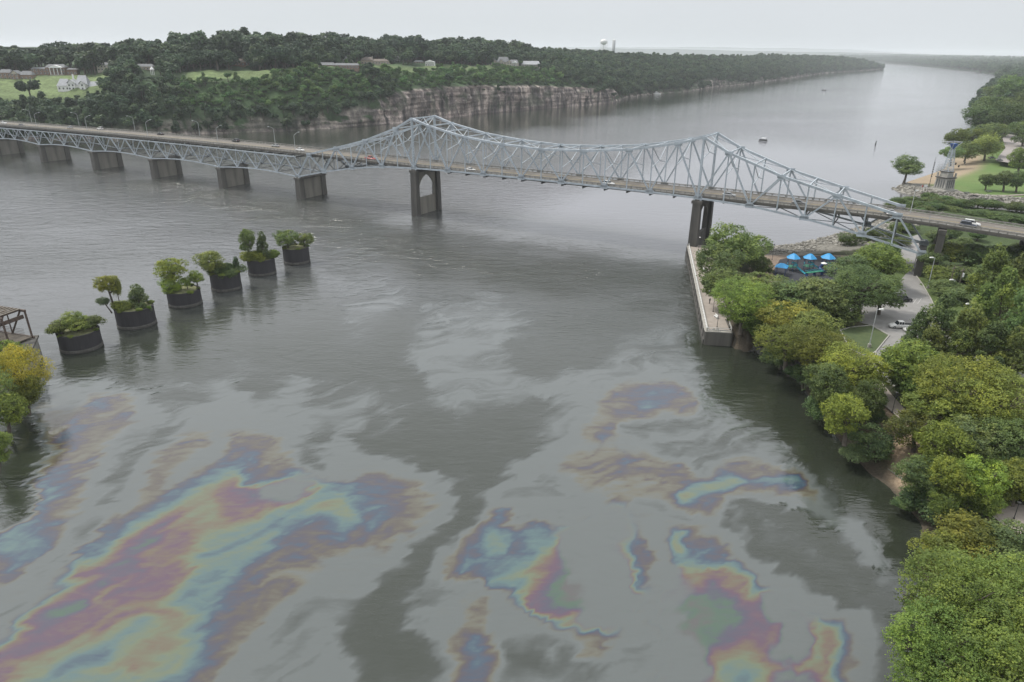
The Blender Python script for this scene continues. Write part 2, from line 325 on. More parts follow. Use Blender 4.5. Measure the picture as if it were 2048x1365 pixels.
Z7 = """.2 90,20 130,100 200,150 300,170 400,170 480,160|.17 350,100 300,60 420,60|.19 250,40 180,60|.03 560,60 700,40 800,30|.03 620,90 520,20|.19 520,170 700,130 850,80 1000,80 1150,100 1220,130|.14 950,40 1100,40|.46 900,185 960,180 1080,165 1160,150|.34 940,210 850,230 800,290 740,340
.40 930,240 880,270 1000,200|.46 800,350 830,320 780,370|.24 700,300 650,370 800,190|.53 1000,230 1060,225|.38 1180,230 1100,205|.13 900,330 1000,330 1200,330 1300,400 1100,400 1250,480|.2 1300,280 1400,310 1480,340|.02 300,300 450,300 500,400 400,450 300,450 400,550 250,400 550,200|.02 200,300 100,260 50,350
.24 560,530 600,470 680,430 780,400 900,400|.34 700,430 840,410|.34 750,480 870,470|.38 760,480 900,460 1000,480 1100,490 1150,510|.08 630,530 620,550|.24 560,560 590,585|.2 700,560 640,620 750,640 820,650 700,690 560,690 500,620 440,640 480,700|.3 870,560 920,600 1040,560 960,530 1130,550
.2 1000,640 1060,680 1080,740 1050,800 1040,880 1060,950 1080,1050 1040,1120 950,1130|.99 900,700 800,750 700,800 800,900 850,1000 700,950 900,900 950,1000|.99 760,1080 850,1080 920,1060|.38 980,860 970,950 975,800|.66 1150,600 1200,600|.47 1200,640 1260,620 1300,590 1400,550 1500,545 1600,550 1660,580
.54 1230,610 1290,570|.64 1180,600 1270,570 1380,530 1500,515 1580,530|.3 1400,500 1500,490|.34 1330,600 1420,570 1520,570 1600,590 1700,620|.26 1350,620 1450,595 1560,610 1680,640 1780,680 1850,720 1920,790|.42 1240,660 1210,680|0 1400,650 1500,660 1600,700 1700,780 1800,850 1880,900 1900,980
0 1450,720 1420,800 1550,850 1650,920 1750,950 1850,1050|.03 1350,700 1350,750|.24 1300,750 1380,820 1480,900 1580,970 1700,1040 1800,1100 1880,1170 1930,1240|.22 1250,700 1160,690|.7 1160,760 1140,790|.42 1260,790 1330,830 1230,850|.33 1180,780 1200,740|.56 1130,850 1150,840|.6 1180,850 1160,870
.77 1220,870 1300,900 1380,930 1410,960|.7 1250,880 1350,915|.55 1300,860 1400,900 1430,960|.88 1250,930 1290,1000 1320,1050 1260,1100 1220,1140|.82 1340,960 1380,1040 1400,1100 1310,1150|.94 1220,1010 1200,1080 1150,1160|.77 1400,1060 1440,1120 1500,1190 1550,1250|.7 1380,1130 1420,1180 1480,1240 1420,1270 1300,1210
.64 1350,1310 1380,1250 1480,1290 1520,1330|.58 1440,1320 1450,1350|.99 1100,900 1100,1050 1150,1250 1250,1300|.99 1550,1100 1600,1180 1500,1050 1650,1340|.99 1480,1000 1520,1060|.56 1660,1150 1680,1230 1650,1290 1600,1280|.74 1710,1150 1730,1230 1700,1290 1660,1330|.64 1740,1160 1750,1180|.55 1760,1190 1770,1260
.46 1730,1135 1790,1200 1800,1280|.36 1820,1220 1830,1300|.24 1870,1200 1900,1280 1900,1360|.34 300,740 260,790 220,860 230,920|.38 340,760 270,850|.46 380,720 330,820 270,900 240,930|.54 400,700 410,770 360,860 400,920 440,960 340,940|.63 430,750 440,800|.44 480,790 520,840 500,820|.55 560,780 590,740 480,900
.64 500,930 550,870|.7 570,870 530,960|.77 575,920 560,990|.82 590,950 600,900|.88 640,930 600,1040 580,1060|.94 680,960 650,1030|.21 200,780 150,880 100,960 60,1050 80,1150 120,1250 150,1370|.26 220,950 200,1050 160,1150|.22 300,960 400,1050 430,1150 500,1100|.34 250,1080 350,1080 240,1160 220,1250 210,1370
.46 290,1140 330,1180 260,1230 250,1340 340,1340|.54 300,1210 310,1290|.01 0,1050 0,1200 40,1320|.01 60,820 150,720 230,680 300,640|.01 0,900 -60,1000|.12 500,1300 600,1200 700,1250 800,1350 450,1250|.33 650,1220 600,1230|.37 780,1230 800,1150|.46 850,1180 840,1200|.2 900,1200 950,1300 1050,1200
0 1300,170 1400,240 1500,300 1620,380 1700,470 1750,560|0 1850,600 1980,700 2040,850|0 1500,200 1700,350 1900,500 2040,700|.15 1250,200 1350,270 1450,380 1550,450|.14 1640,520 1750,640 1860,690"""
FULL = """.15 950,600 980,625|.19 1000,650 1010,670 980,690 930,700 865,690 850,730 900,770 960,780 1040,775|.16 900,650 930,630|.03 1040,690 1070,740 1100,700|.01 1100,640 1200,640 1300,620|.01 800,640 780,720 820,780|.08 690,540 740,540 650,560|.13 740,570 760,600 700,620|.01 500,700 600,700 650,620 600,600
0 300,620 400,660 500,620 700,480 900,560 1200,560|0 -100,560 60,600 300,480|.01 250,760 330,740 420,730|.2 130,770 110,800 200,760|0 125,725 205,720|0 140,750 200,745|0 240,690 320,680|.0 345,650 400,640|.04 250,720 320,715|.07 90,690 100,720|.01 540,770 520,775|.05 1200,700 1150,720|.12 1260,700 1350,700 1300,720|0 1420,720 1500,780 1600,900|0 1700,1000 1800,1100|0 1400,640 1400,560 1300,570 1500,500 1600,600 1420,680|0 30,900 50,960 20,1040 70,860|0 -100,1000 -60,900
.2 -60,1280 -40,1200|.48 -60,1060 -80,1160|.77 -60,1370|.05 1760,1200 1790,1300 1800,1380|.2 1720,1080 1750,1130|.05 300,1500|.6 200,1450|.4 330,1450|.2 500,1450 600,1450|0 780,1450|.3 920,1450|.99 1200,1450 1400,1450|.6 1500,1440|.3 1700,1440|.7 60,1450"""
def strokes():
    S = []
    for txt, f in ((Z6, lambda x, y: (x/2.048, 700+y/2.048)), (Z7, lambda x, y: (800+x/2.048, 700+y/2.048)), (FULL, lambda x, y: (x, y))):
        for line in txt.split('\n'):
            for st in line.split('|'):
                a = st.split(); v = float(a[0]); pts = [f(*map(float, q.split(','))) for q in a[1:]]
                if len(pts) == 1: S.append((*pts[0], v))
                for p, q in zip(pts, pts[1:]):
                    d = math.hypot(q[0]-p[0], q[1]-p[1]); n = max(1, int(d/11))
                    for k in range(n): S.append((p[0]+(q[0]-p[0])*k/n, p[1]+(q[1]-p[1])*k/n, v))
                    S.append((*q, v))
    return np.array(S)
def oil_lattice():
    S = strokes(); st = 5
    gx = np.arange(-120, 2080, st, dtype=np.float32); gy = np.arange(540, 1480, st, dtype=np.float32)
    XX, YY = np.meshgrid(gx, gy); P = np.stack([XX.ravel(), YY.ravel()], 1); o = np.zeros(len(P), np.float32)
    Sa = ((S[:, 2] > .28) & (S[:, 2] < .97)).astype(np.float32); A = np.zeros(len(P), np.float32)
    Sx = S[:, 0].astype(np.float32); Sy = S[:, 1].astype(np.float32); Sv = S[:, 2].astype(np.float32)
    for k in range(0, len(P), 20000):
        q = P[k:k+20000]; d = (q[:, :1]-Sx)**2+((q[:, 1:]-Sy)*1.25)**2
        w = 1/(d+150)**1.9; ws = w.sum(1); o[k:k+20000] = (w@Sv)/ws; A[k:k+20000] = (w@Sa)/ws
    return gx, gy, o.reshape(len(gy), len(gx)), A.reshape(len(gy), len(gx)), st
def g_spacing(lo, hi, step, far, n):
    m = np.arange(lo, hi, step); g = np.geomspace(1, far, n)
    return np.concatenate([lo-g[::-1]*step*1.0-0, m, hi+g*step])
def build_water():
    xs = np.concatenate([-np.geomspace(40000, 190, 24), np.arange(-185, 112, .62), np.geomspace(114, 40000, 30)])
    ys = np.concatenate([[-3000, -400, -50, 10, 30, 40], np.arange(48, 330, .62), np.geomspace(333, 40000, 60)])
    X, Y = np.meshgrid(xs, ys, indexing='ij'); P = np.stack([X.ravel(), Y.ravel()], 1)
    # swirl the lookup a little so film edges feather and streak
    c0, s0 = math.cos(.6), math.sin(.6); fa = P[:, 0]*c0+P[:, 1]*s0; fb = -P[:, 0]*s0+P[:, 1]*c0
    wx = fbm(P[:, 0]/10, P[:, 1]/12, 5, 3)*3.0; wy = fbm(P[:, 0]/10, P[:, 1]/12, 5, 33)*3.4
    k_ = fbm(fa/6, fb/1.5, 4, 9)*2.1; wx = wx+k_*c0+fbm(fa/2.2, fb/.9, 3, 19)*.9; wy = wy+k_*s0+fbm(fa/2.2, fb/.9, 3, 29)*.9
    Qx = P[:, 0]+wx; Qy = P[:, 1]+wy
    d = np.stack([Qx, Qy, np.full(len(Qx), -CAMH)], 1); zc = d@_F; zc = np.where(zc < 5, 5, zc)
    px = CX+FPX*(d@_R)/zc; py = CY-FPX*(d@_U)/zc
    gx, gy, O, A, st = oil_lattice()
    fx = np.clip((px-gx[0])/st, 0, len(gx)-1.01); fy = np.clip((py-gy[0])/st, 0, len(gy)-1.01)
    i = fx.astype(int); j = fy.astype(int); u = fx-i; v = fy-j
    o = (O[j, i]*(1-u)+O[j, i+1]*u)*(1-v)+(O[j+1, i]*(1-u)+O[j+1, i+1]*u)*v
    al = (A[j, i]*(1-u)+A[j, i+1]*u)*(1-v)+(A[j+1, i]*(1-u)+A[j+1, i+1]*u)*v
    near = (P[:, 1] > 40) & (P[:, 1] < 330) & (P[:, 0] > -190) & (P[:, 0] < 112)
    o = np.where(near, o*sstep(325, 250, P[:, 1]), 0)
    ang = .55; ua = P[:, 0]*math.cos(ang)+P[:, 1]*math.sin(ang)+fbm(P[:, 0]/16, P[:, 1]/16, 3, 91)*9; ub = -P[:, 0]*math.sin(ang)+P[:, 1]*math.cos(ang)+fbm(P[:, 0]/16, P[:, 1]/16, 3, 92)*9
    o = np.clip(o+(fbm(ua/11, ub/2.2, 5, 71)*.11*(1-.25*sstep(.3, .45, o))+fbm(P[:, 0]/9, P[:, 1]/9, 4, 75)*.03-.015)*sstep(.005, .14, o), 0, 1)
    rg = lambda a, b, sd: np.clip(1-np.abs(fbm(a, b, 4, sd))*3.2, 0, 1)**5
    o = np.clip(o+(rg(ua/24, ub/8, 101)*.085+rg(ua/15+fbm(P[:, 0]/20, P[:, 1]/20, 3, 7), ub/4, 111)*.06)*sstep(.004, .1, o)*sstep(.75, .3, o), 0, 1)
    # ripple strength: slick and lee water lies calm, the reach below the bridge is ruffled
    s, vv = (P[:, 0]-BO[0])*BD[0]+(P[:, 1]-BO[1])*BD[1], (P[:, 0]-BO[0])*BN[0]+(P[:, 1]-BO[1])*BN[1]
    rip = .5+.35*fbm(P[:, 0]/60, P[:, 1]/25, 3, 5)
    rip = rip*(1-.72*sstep(.05, .2, o))
    vc = np.interp(s, [-260, -161, -98, -29, 31, 77, 112, 138, 160], [5, -8, -24, -30, -50, -50, -46, -35, -35]); wv = np.interp(s, [-200, -60, 0, 80], [9, 13, 20, 24])
    band = np.exp(-((vv-vc+fbm(P[:, 0]/14, P[:, 1]/14, 3, 55)*14)/wv)**2)*sstep(-260, -150, s)
    rip += .5*sstep(60, -40, s)*sstep(-60, -10, vv)*sstep(330, 120, vv)
    calm = sstep(-25, 15, vv)*sstep(10, 60, s)*sstep(500, 300, vv)
    rip = rip*(1-.82*calm)+.03
    rip *= .4+.6*sstep(190, 330, np.hypot(P[:, 0], P[:, 1])); rip += band*1.7; rip *= 1-.6*np.exp(-((s-2)/14)**2)*sstep(-60, -30, vv)*sstep(20, 0, vv)
    sh_ = dist_line(P, [tuple(G(*q)) for q in ((-420, 300), (0, 283), (300, 274), (577, 262.5), (756, 251), (880, 237), (1083, 218), (1229, 206.7), (1383, 183), (1480, 170.5), (1650, 147), (1767, 138.7))])
    lee = sstep(60, 330, sh_+fbm(P[:, 0]/90, P[:, 1]/60, 3, 66)*120); rip = rip*(.25+.75*lee)
    me = np_mesh('river', np.stack([P[:, 0], P[:, 1], np.zeros(len(P))], 1), grid_faces(len(xs), len(ys)), [], attrs=dict(painted_sky=('POINT', np.clip(np.maximum(sstep(-8, 50, vv)*sstep(-120, 40, s), .42*sstep(165, 260, np.hypot(P[:, 0], P[:, 1])))*(.85+.5*fbm(P[:, 0]/140, P[:, 1]/60, 4, 88))*(1-.75*band)*(.08+.92*lee), 0, 1)), oil=('POINT', o), tint=('POINT', sstep(.12, .75, al)), ripple=('POINT', np.clip(rip, 0.02, 2.2))), smooth=True)  # pale sky paint is cut back where bridge and bluff mirror dark
    m, nt, p = new_mat('river_water'); L = nt.links
    at = N(nt, 'ShaderNodeAttribute'); at.attribute_name = 'oil'
    tcn = N(nt, 'ShaderNodeTexCoord'); mp = N(nt, 'ShaderNodeMapping'); mp.inputs['Scale'].default_value = (.55, 1.5, 1); mp.inputs['Rotation'].default_value = (0, 0, -.45)
    L.new(tcn.outputs['Object'], mp.inputs[0])
    n0 = N(nt, 'ShaderNodeTexNoise'); n0.inputs['Scale'].default_value = .55; n0.inputs['Detail'].default_value = 9; n0.inputs['Roughness'].default_value = .62; n0.inputs['Distortion'].default_value = .6; L.new(mp.outputs[0], n0.inputs['Vector'])
    sub = N(nt, 'ShaderNodeMath', operation='SUBTRACT'); sub.inputs[1].default_value = .5; L.new(n0.outputs[0], sub.inputs[0])
    gate = N(nt, 'ShaderNodeMapRange'); gate.inputs['From Min'].default_value = .02; gate.inputs['From Max'].default_value = .25; gate.inputs['To Min'].default_value = .02; gate.inputs['To Max'].default_value = .15; L.new(at.outputs['Fac'], gate.inputs[0])
    mm = N(nt, 'ShaderNodeMath', operation='MULTIPLY'); L.new(sub.outputs[0], mm.inputs[0]); L.new(gate.outputs[0], mm.inputs[1])
    ad = N(nt, 'ShaderNodeMath', operation='ADD', use_clamp=True); L.new(at.outputs['Fac'], ad.inputs[0]); L.new(mm.outputs[0], ad.inputs[1])
    r = N(nt, 'ShaderNodeValToRGB'); L.new(ad.outputs[0], r.inputs[0])
    def lin(c): return tuple(max(.012, (((x/255)+.055)/1.055)**2.4-.075)/1.5 for x in c)
    stops = [(0, (94, 97, 91)), (.07, (100, 103, 99)), (.16, (118, 122, 120)), (.24, (134, 139, 138)), (.315, (132, 127, 110)), (.37, (114, 103, 92)), (.415, (100, 92, 104)), (.465, (84, 100, 122)), (.54, (112, 140, 140)), (.62, (137, 146, 115)), (.69, (138, 118, 98)), (.755, (124, 93, 112)), (.82, (104, 98, 118)), (.88, (98, 124, 104)), (.94, (118, 112, 112)), (1, (112, 118, 112))]
    el = r.color_ramp.elements
    el[0].position = 0; el[0].color = (*[c*1.0 for c in lin(stops[0][1])], 1); el[1].position = 1; el[1].color = (*[c*1.0 for c in lin(stops[-1][1])], 1)
    for ps, c in stops[1:-1]: e = el.new(ps); e.color = (*[q*1.0 for q in lin(c)], 1)
    lo = N(nt, 'ShaderNodeMath', operation='MINIMUM'); lo.inputs[1].default_value = .2; L.new(ad.outputs[0], lo.inputs[0])
    r2 = N(nt, 'ShaderNodeValToRGB'); L.new(lo.outputs[0], r2.inputs[0]); e2 = r2.color_ramp.elements
    e2[0].position = 0; e2[0].color = (*[c*1.0 for c in lin(stops[0][1])], 1); e2[1].position = .24; e2[1].color = (*[c*1.0 for c in lin(stops[3][1])], 1)
    for ps, c in stops[1:3]: e = e2.new(ps); e.color = (*[q*1.0 for q in lin(c)], 1)
    ta = N(nt, 'ShaderNodeAttribute'); ta.attribute_name = 'tint'
    tn = N(nt, 'ShaderNodeMath', operation='MULTIPLY_ADD', use_clamp=True); tn.inputs[1].default_value = .9; L.new(sub.outputs[0], tn.inputs[0]); L.new(ta.outputs['Fac'], tn.inputs[2])
    tm = N(nt, 'ShaderNodeMath', operation='MULTIPLY'); L.new(tn.outputs[0], tm.inputs[0]); tm.inputs[1].default_value = .66
    cm = N(nt, 'ShaderNodeMixRGB'); L.new(tm.outputs[0], cm.inputs[0]); L.new(r2.outputs[0], cm.inputs[1]); L.new(r.outputs[0], cm.inputs[2])
    sa = N(nt, 'ShaderNodeAttribute'); sa.attribute_name = 'painted_sky'
    sm = N(nt, 'ShaderNodeMixRGB'); L.new(sa.outputs['Fac'], sm.inputs[0]); L.new(cm.outputs[0], sm.inputs[1]); sm.inputs[2].default_value = (.155, .155, .17, 1)  # paler body colour painted in for the bright sky the river mirrors
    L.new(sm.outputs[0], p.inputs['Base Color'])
    p.inputs['IOR'].default_value = 1.6; p.inputs['Specular IOR Level'].default_value = .5
    # ripples
    rp = N(nt, 'ShaderNodeAttribute'); rp.attribute_name = 'ripple'
    mp1 = N(nt, 'ShaderNodeMapping'); mp1.inputs['Rotation'].default_value = (0, 0, .18); mp1.inputs['Scale'].default_value = (.42, 1.0, 1); L.new(tcn.outputs['Object'], mp1.inputs[0])
    w1 = N(nt, 'ShaderNodeTexNoise'); w1.inputs['Scale'].default_value = .30; w1.inputs['Detail'].default_value = 6; w1.inputs['Roughness'].default_value = .55; w1.inputs['Distortion'].default_value = .4; L.new(mp1.outputs[0], w1.inputs['Vector'])
    w2 = N(nt, 'ShaderNodeTexNoise'); w2.inputs['Scale'].default_value = 1.15; w2.inputs['Detail'].default_value = 3; L.new(mp1.outputs[0], w2.inputs['Vector'])
    m2 = N(nt, 'ShaderNodeMath', operation='MULTIPLY'); m2.inputs[1].default_value = .35; L.new(w2.outputs[0], m2.inputs[0])
    aw = N(nt, 'ShaderNodeMath', operation='ADD'); L.new(w1.outputs[0], aw.inputs[0]); L.new(m2.outputs[0], aw.inputs[1])
    ms = N(nt, 'ShaderNodeMath', operation='MULTIPLY'); L.new(aw.outputs[0], ms.inputs[0]); L.new(rp.outputs['Fac'], ms.inputs[1])
    b = N(nt, 'ShaderNodeBump'); b.inputs['Strength'].default_value = 1; b.inputs['Distance'].default_value = .95; L.new(ms.outputs[0], b.inputs['Height']); L.new(b.outputs[0], p.inputs['Normal'])
    rr = N(nt, 'ShaderNodeMapRange'); rr.inputs['To Min'].default_value = .03; rr.inputs['To Max'].default_value = .09; L.new(rp.outputs['Fac'], rr.inputs[0]); L.new(rr.outputs[0], p.inputs['Roughness'])
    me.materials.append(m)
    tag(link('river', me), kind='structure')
build_water()
bed = MB(); bed.add([(-45000, -4000, -4), (45000, -4000, -4), (45000, 45000, -4), (-45000, 45000, -4)], [(0, 1, 2, 3)])
tag(bed.build('river_bed', MT['rock']), kind='structure')

# ------------------------------------------------------------------ air: one closed box of thin haze
hz = MB(); hz.box((0, 14000, 80), (56000, 32000, 170)); ho = hz.build('haze', []); tag(ho, kind='stuff')
hm = bpy.data.materials.new('haze_air'); hm.use_nodes = True; hn = hm.node_tree
for n in list(hn.nodes): hn.nodes.remove(n)
hv = hn.nodes.new('ShaderNodeVolumePrincipled'); hv.inputs['Density'].default_value = 8e-5; hv.inputs['Color'].default_value = (.92, .965, 1.0, 1); hv.inputs['Anisotropy'].default_value = .1
hout = hn.nodes.new('ShaderNodeOutputMaterial'); hn.links.new(hv.outputs[0], hout.inputs['Volume'])
ho.data.materials.append(hm)

# ------------------------------------------------------------------ trees: prototypes
def rand_unit(n):
    v = rng.normal(size=(n, 3)); return v/np.linalg.norm(v, axis=1)[:, None]
def leaf_quads(C, Nn, size, aspect=.62):
    n = len(C); a = np.cross(Nn, rand_unit(n)); a /= np.linalg.norm(a, axis=1)[:, None]+1e-9; b = np.cross(Nn, a)
    s = (size*rng.uniform(.6, 1.35, n))[:, None]
    V = np.stack([C-a*s, C-b*s*aspect, C+a*s, C+b*s*aspect], 1).reshape(-1, 3)
    return V, np.arange(4*n).reshape(-1, 4)
def crown_mesh(name, shape, nl, clumps, per, leaf, spread, m, hole=.0, seed=0):
    """foliage of radius about 1: many leaf-sized faces on clumps spread over uneven lobes"""
    global rng; rng = np.random.default_rng(100+seed)
    if shape == 'round':
        L = rand_unit(nl)*rng.uniform(.35, .68, nl)[:, None]; L[:, 2] = L[:, 2]*.95; R = rng.uniform(.22, .46, nl)
    elif shape == 'spread':
        L = rand_unit(nl)*rng.uniform(.4, .78, nl)[:, None]; L[:, 2] = L[:, 2]*.55+.1; R = rng.uniform(.16, .34, nl)
    elif shape == 'pine':
        t = rng.uniform(-.9, .95, nl); a = rng.uniform(0, 2*PI, nl); rr = (1-np.clip((t+.25)/1.25, 0, 1)**1.5)*.62*np.clip((t+1.25)/.6, .5, 1)*rng.uniform(.4, 1, nl)
        L = np.stack([np.cos(a)*rr, np.sin(a)*rr, t], 1); R = rng.uniform(.12, .24, nl)
    elif shape == 'cone':
        t = rng.uniform(-.95, .95, nl); a = rng.uniform(0, 2*PI, nl); rr = (1-t)/2*.75*rng.uniform(.5, 1, nl)
        L = np.stack([np.cos(a)*rr, np.sin(a)*rr, t], 1); R = rng.uniform(.16, .3, nl)
    elif shape == 'shrub':
        L = rand_unit(nl)*rng.uniform(.3, .7, nl)[:, None]; L[:, 2] = np.abs(L[:, 2])*.8-.3; R = rng.uniform(.25, .42, nl)
    elif shape == 'willow':
        L = rand_unit(nl)*rng.uniform(.35, .66, nl)[:, None]; L[:, 2] = L[:, 2]*.6+.15; R = rng.uniform(.25, .4, nl)
    k = rng.integers(0, nl, clumps); D = rand_unit(clumps); D[:, 2] = np.where(D[:, 2] < -.8, -D[:, 2], D[:, 2])
    P = L[k]+D*R[k][:, None]*rng.uniform(.75, 1.08, clumps)[:, None]*np.array([1, 1, .85])
    # drop clumps buried inside other lobes
    dd = np.linalg.norm(P[:, None, :]-L[None], axis=2)/R[None]; keep = (np.sort(dd, axis=1)[:, 0] > .68) | (rng.random(clumps) < .12)
    if hole: keep &= vnoise(P[:, 0]*3.1+seed*7, P[:, 2]*3.1+P[:, 1]*2.3, seed) > hole
    P, D, k = P[keep], D[keep], k[keep]
    n = len(P); lv = rng.normal(0, .13, nl); cv = .5+lv[k]+rng.normal(0, .10, n)
    C = np.repeat(P, per, 0)+rng.normal(size=(n*per, 3))*spread*np.array([1, 1, .8 if shape != 'willow' else 2.6])
    if shape == 'willow': C[:, 2] -= np.abs(rng.normal(0, .14, len(C)))
    Nn = np.repeat(D, per, 0)*.75+rand_unit(n*per)*.75+np.array([0, 0, .3]); Nn /= np.linalg.norm(Nn, axis=1)[:, None]
    V, F = leaf_quads(C, Nn, leaf)
    v = np.clip(np.repeat(cv, per)+rng.normal(0, .09, n*per), 0, 1)
    return np_mesh(name, V, F, [m], attrs=dict(v=('FACE', v)))
def trunk_mesh(name, shape='round', seed=0, m=None):
    """trunk and limbs inside a crown of radius 1 centred at z=0; the foot is at z=-H, scaled apart from the crown"""
    r = random.Random(seed); mb = MB()
    H = 2.2 if shape != 'shrub' else 1.2
    if shape in ('pine', 'cone'):
        mb.tube([(0, 0, -H), (.01, 0, -1), (.02, .01, 0), (0, 0, .85)], [.055, .045, .03, .008], 7)
        for i in range(16):
            z = -.9+i*.11; a = r.uniform(0, 6.28); l = .5*(1-max(0, z)*.8)
            mb.tube([(0, 0, z), (math.cos(a)*l*.6, math.sin(a)*l*.6, z+.05), (math.cos(a)*l, math.sin(a)*l, z+.12)], [.016, .010, .004], 4, False)
    else:
        mb.tube([(0, 0, -H), (.02, .01, -H*.7), (-.01, .02, -.75), (.0, .0, -.3)], [.105, .078, .066, .05], 8)
        for i in range(11):
            a = i*2.4+r.uniform(-.3, .3); z = r.uniform(-.85, -.2); l = r.uniform(.5, .85); e = r.uniform(.15, .85)
            p1 = (math.cos(a)*l*.35, math.sin(a)*l*.35, z+e*.3); p2 = (math.cos(a)*l*.7, math.sin(a)*l*.7, z+e*.75); p3 = (math.cos(a)*l*.95, math.sin(a)*l*.95, z+e*1.05+.1)
            mb.tube([(0, 0, z), p1, p2, p3], [.045, .032, .018, .006], 5, False)
            for q in range(2):
                b = a+r.uniform(-.9, .9); mb.tube([p1 if q else p2, (p2[0]+math.cos(b)*.22, p2[1]+math.sin(b)*.22, p2[2]+r.uniform(0, .3))], [.016, .005], 4, False)
    me = bpy.data.meshes.new(name); me.from_pydata(mb.v, [], mb.f); me.materials.append(m or MT['bark']); me.update(); return me
KINDS = {}
for nm, args, tk, nv in (('round', ('round', 26, 2300, 9, .036, .050, LEAF, .18), 'round', 3), ('spread', ('spread', 30, 2000, 8, .040, .050, LEAF, .22), 'round', 2),
                     ('big', ('round', 44, 4600, 9, .021, .033, LEAF, .16), 'round', 2),
                     ('pine', ('pine', 46, 1700, 9, .034, .036, LEAF, .1), 'pine', 2), ('cone', ('cone', 34, 1700, 9, .036, .04, LEAF, .05), 'cone', 1),
                     ('shrub', ('shrub', 18, 1500, 9, .045, .06, LEAF, .05), 'shrub', 2), ('willow', ('willow', 18, 1500, 9, .038, .05, LEAF, .08), 'round', 1)):
    KINDS[nm] = ([crown_mesh(nm+'_foliage', args[0], *args[1:], seed=i*13+len(nm)) for i in range(nv)], [trunk_mesh(nm+'_trunk', tk, i+3) for i in range(nv)])
def tree(name, P, zc, rx, rz, kind, tint, label, z0=3.9, group=None, base=None, cat='tree', lean=None, rot=None, trunk_mat=None):
    """P: centre of the crown on plan, zc its height, rx/rz radii in metres; the trunk stands at base"""
    base = P if base is None else base
    t = empty(name, (base[0], base[1], z0), 0, label, cat, group)
    if kind not in ('shrub',) and not name.startswith(('leaning', 'vine_tree', 'drooping', 'leafy')):
        top_ = zc+rz; fr = .16 if kind != 'willow' else .05
        if kind == 'pine': fr = .1
        bot_ = z0+(top_-z0)*fr
        if zc-rz > bot_: zc, rz = (top_+bot_)/2, (top_-bot_)/2
        if kind == 'pine': rx = max(rx, rz*.55)
    elif kind == 'shrub' and zc-rz*.6 > z0: top_ = zc+rz; zc, rz = (top_+z0)/2, (top_-z0)/2*1.05
    rx *= 1.24
    cs, ts = KINDS[kind]; i = rnd.randrange(len(cs))
    c = link('crown', cs[i], t); c.location = (P[0]-base[0], P[1]-base[1], zc-z0); c.scale = (rx, rx, rz); c.rotation_euler.z = rnd.uniform(0, 6.28) if rot is None else rot
    c.color = (*tint, 1)
    k = link('trunk', ts[i], t); H = 2.2 if kind != 'shrub' else 1.2
    top = np.array([P[0]-base[0], P[1]-base[1], zc-z0+rz*.25]); L = zc-z0; sz = L/H
    # shear the trunk so it reaches from its foot into the crown
    dx, dy = top[0]/max(L, .1), top[1]/max(L, .1); sx = min(rx, L*.6+2)
    k.matrix_local = Matrix(((sx, 0, dx*sz, top[0]*1.0), (0, sx, dy*sz, top[1]*1.0), (0, 0, sz, L), (0, 0, 0, 1)))
    return t
# tints multiply the base leaf colour
GREEN, BRIGHT, OLIVE, YELLOW, DARK, GREY, RUST = (.85, .92, 1.1), (1.0, 1.15, .8), (1.08, 1.0, .78), (1.4, 1.3, .85), (.5, .62, .85), (.85, .92, 1.45), (1.45, 1.1, .8)
def mixc(a, b, t=.5): return tuple(x*(1-t)+y*t for x, y in zip(a, b))

# far trees: one mesh each, crown and trunk together
def far_tree(name, shape, seed, nl, cl, per, leaf, trunk=.0):
    me = crown_mesh(name, shape, nl, cl, per, leaf, .06, LEAFD, .1, seed)
    V = np.empty(len(me.vertices)*3, np.float32); me.vertices.foreach_get('co', V); V = V.reshape(-1, 3).astype(float); V[:, 2] = V[:, 2]*.8+1.25
    n = len(V); F = np.arange(n).reshape(-1, 4); va = np.empty(len(me.polygons), np.float32); me.attributes['v'].data.foreach_get('value', va)
    k = 6; ang = np.arange(k)*2*PI/k; T = [(math.cos(a)*r, math.sin(a)*r, z) for z, r in ((-.1, .07), (1.3, .045)) for a in ang]
    TF = [(n+i, n+(i+1) % k, n+k+(i+1) % k, n+k+i) for i in range(k)]
    return np_mesh(name, np.vstack([V, T]), np.vstack([F, TF]), [LEAFD, MT['bark']], mi=[0]*len(F)+[1]*k, attrs=dict(v=('FACE', list(va)+[.5]*k)))
FAR = [far_tree('wood_tree', s, i, 13, 520, 4, .125) for i, s in enumerate(('round', 'round', 'spread', 'cone'))]

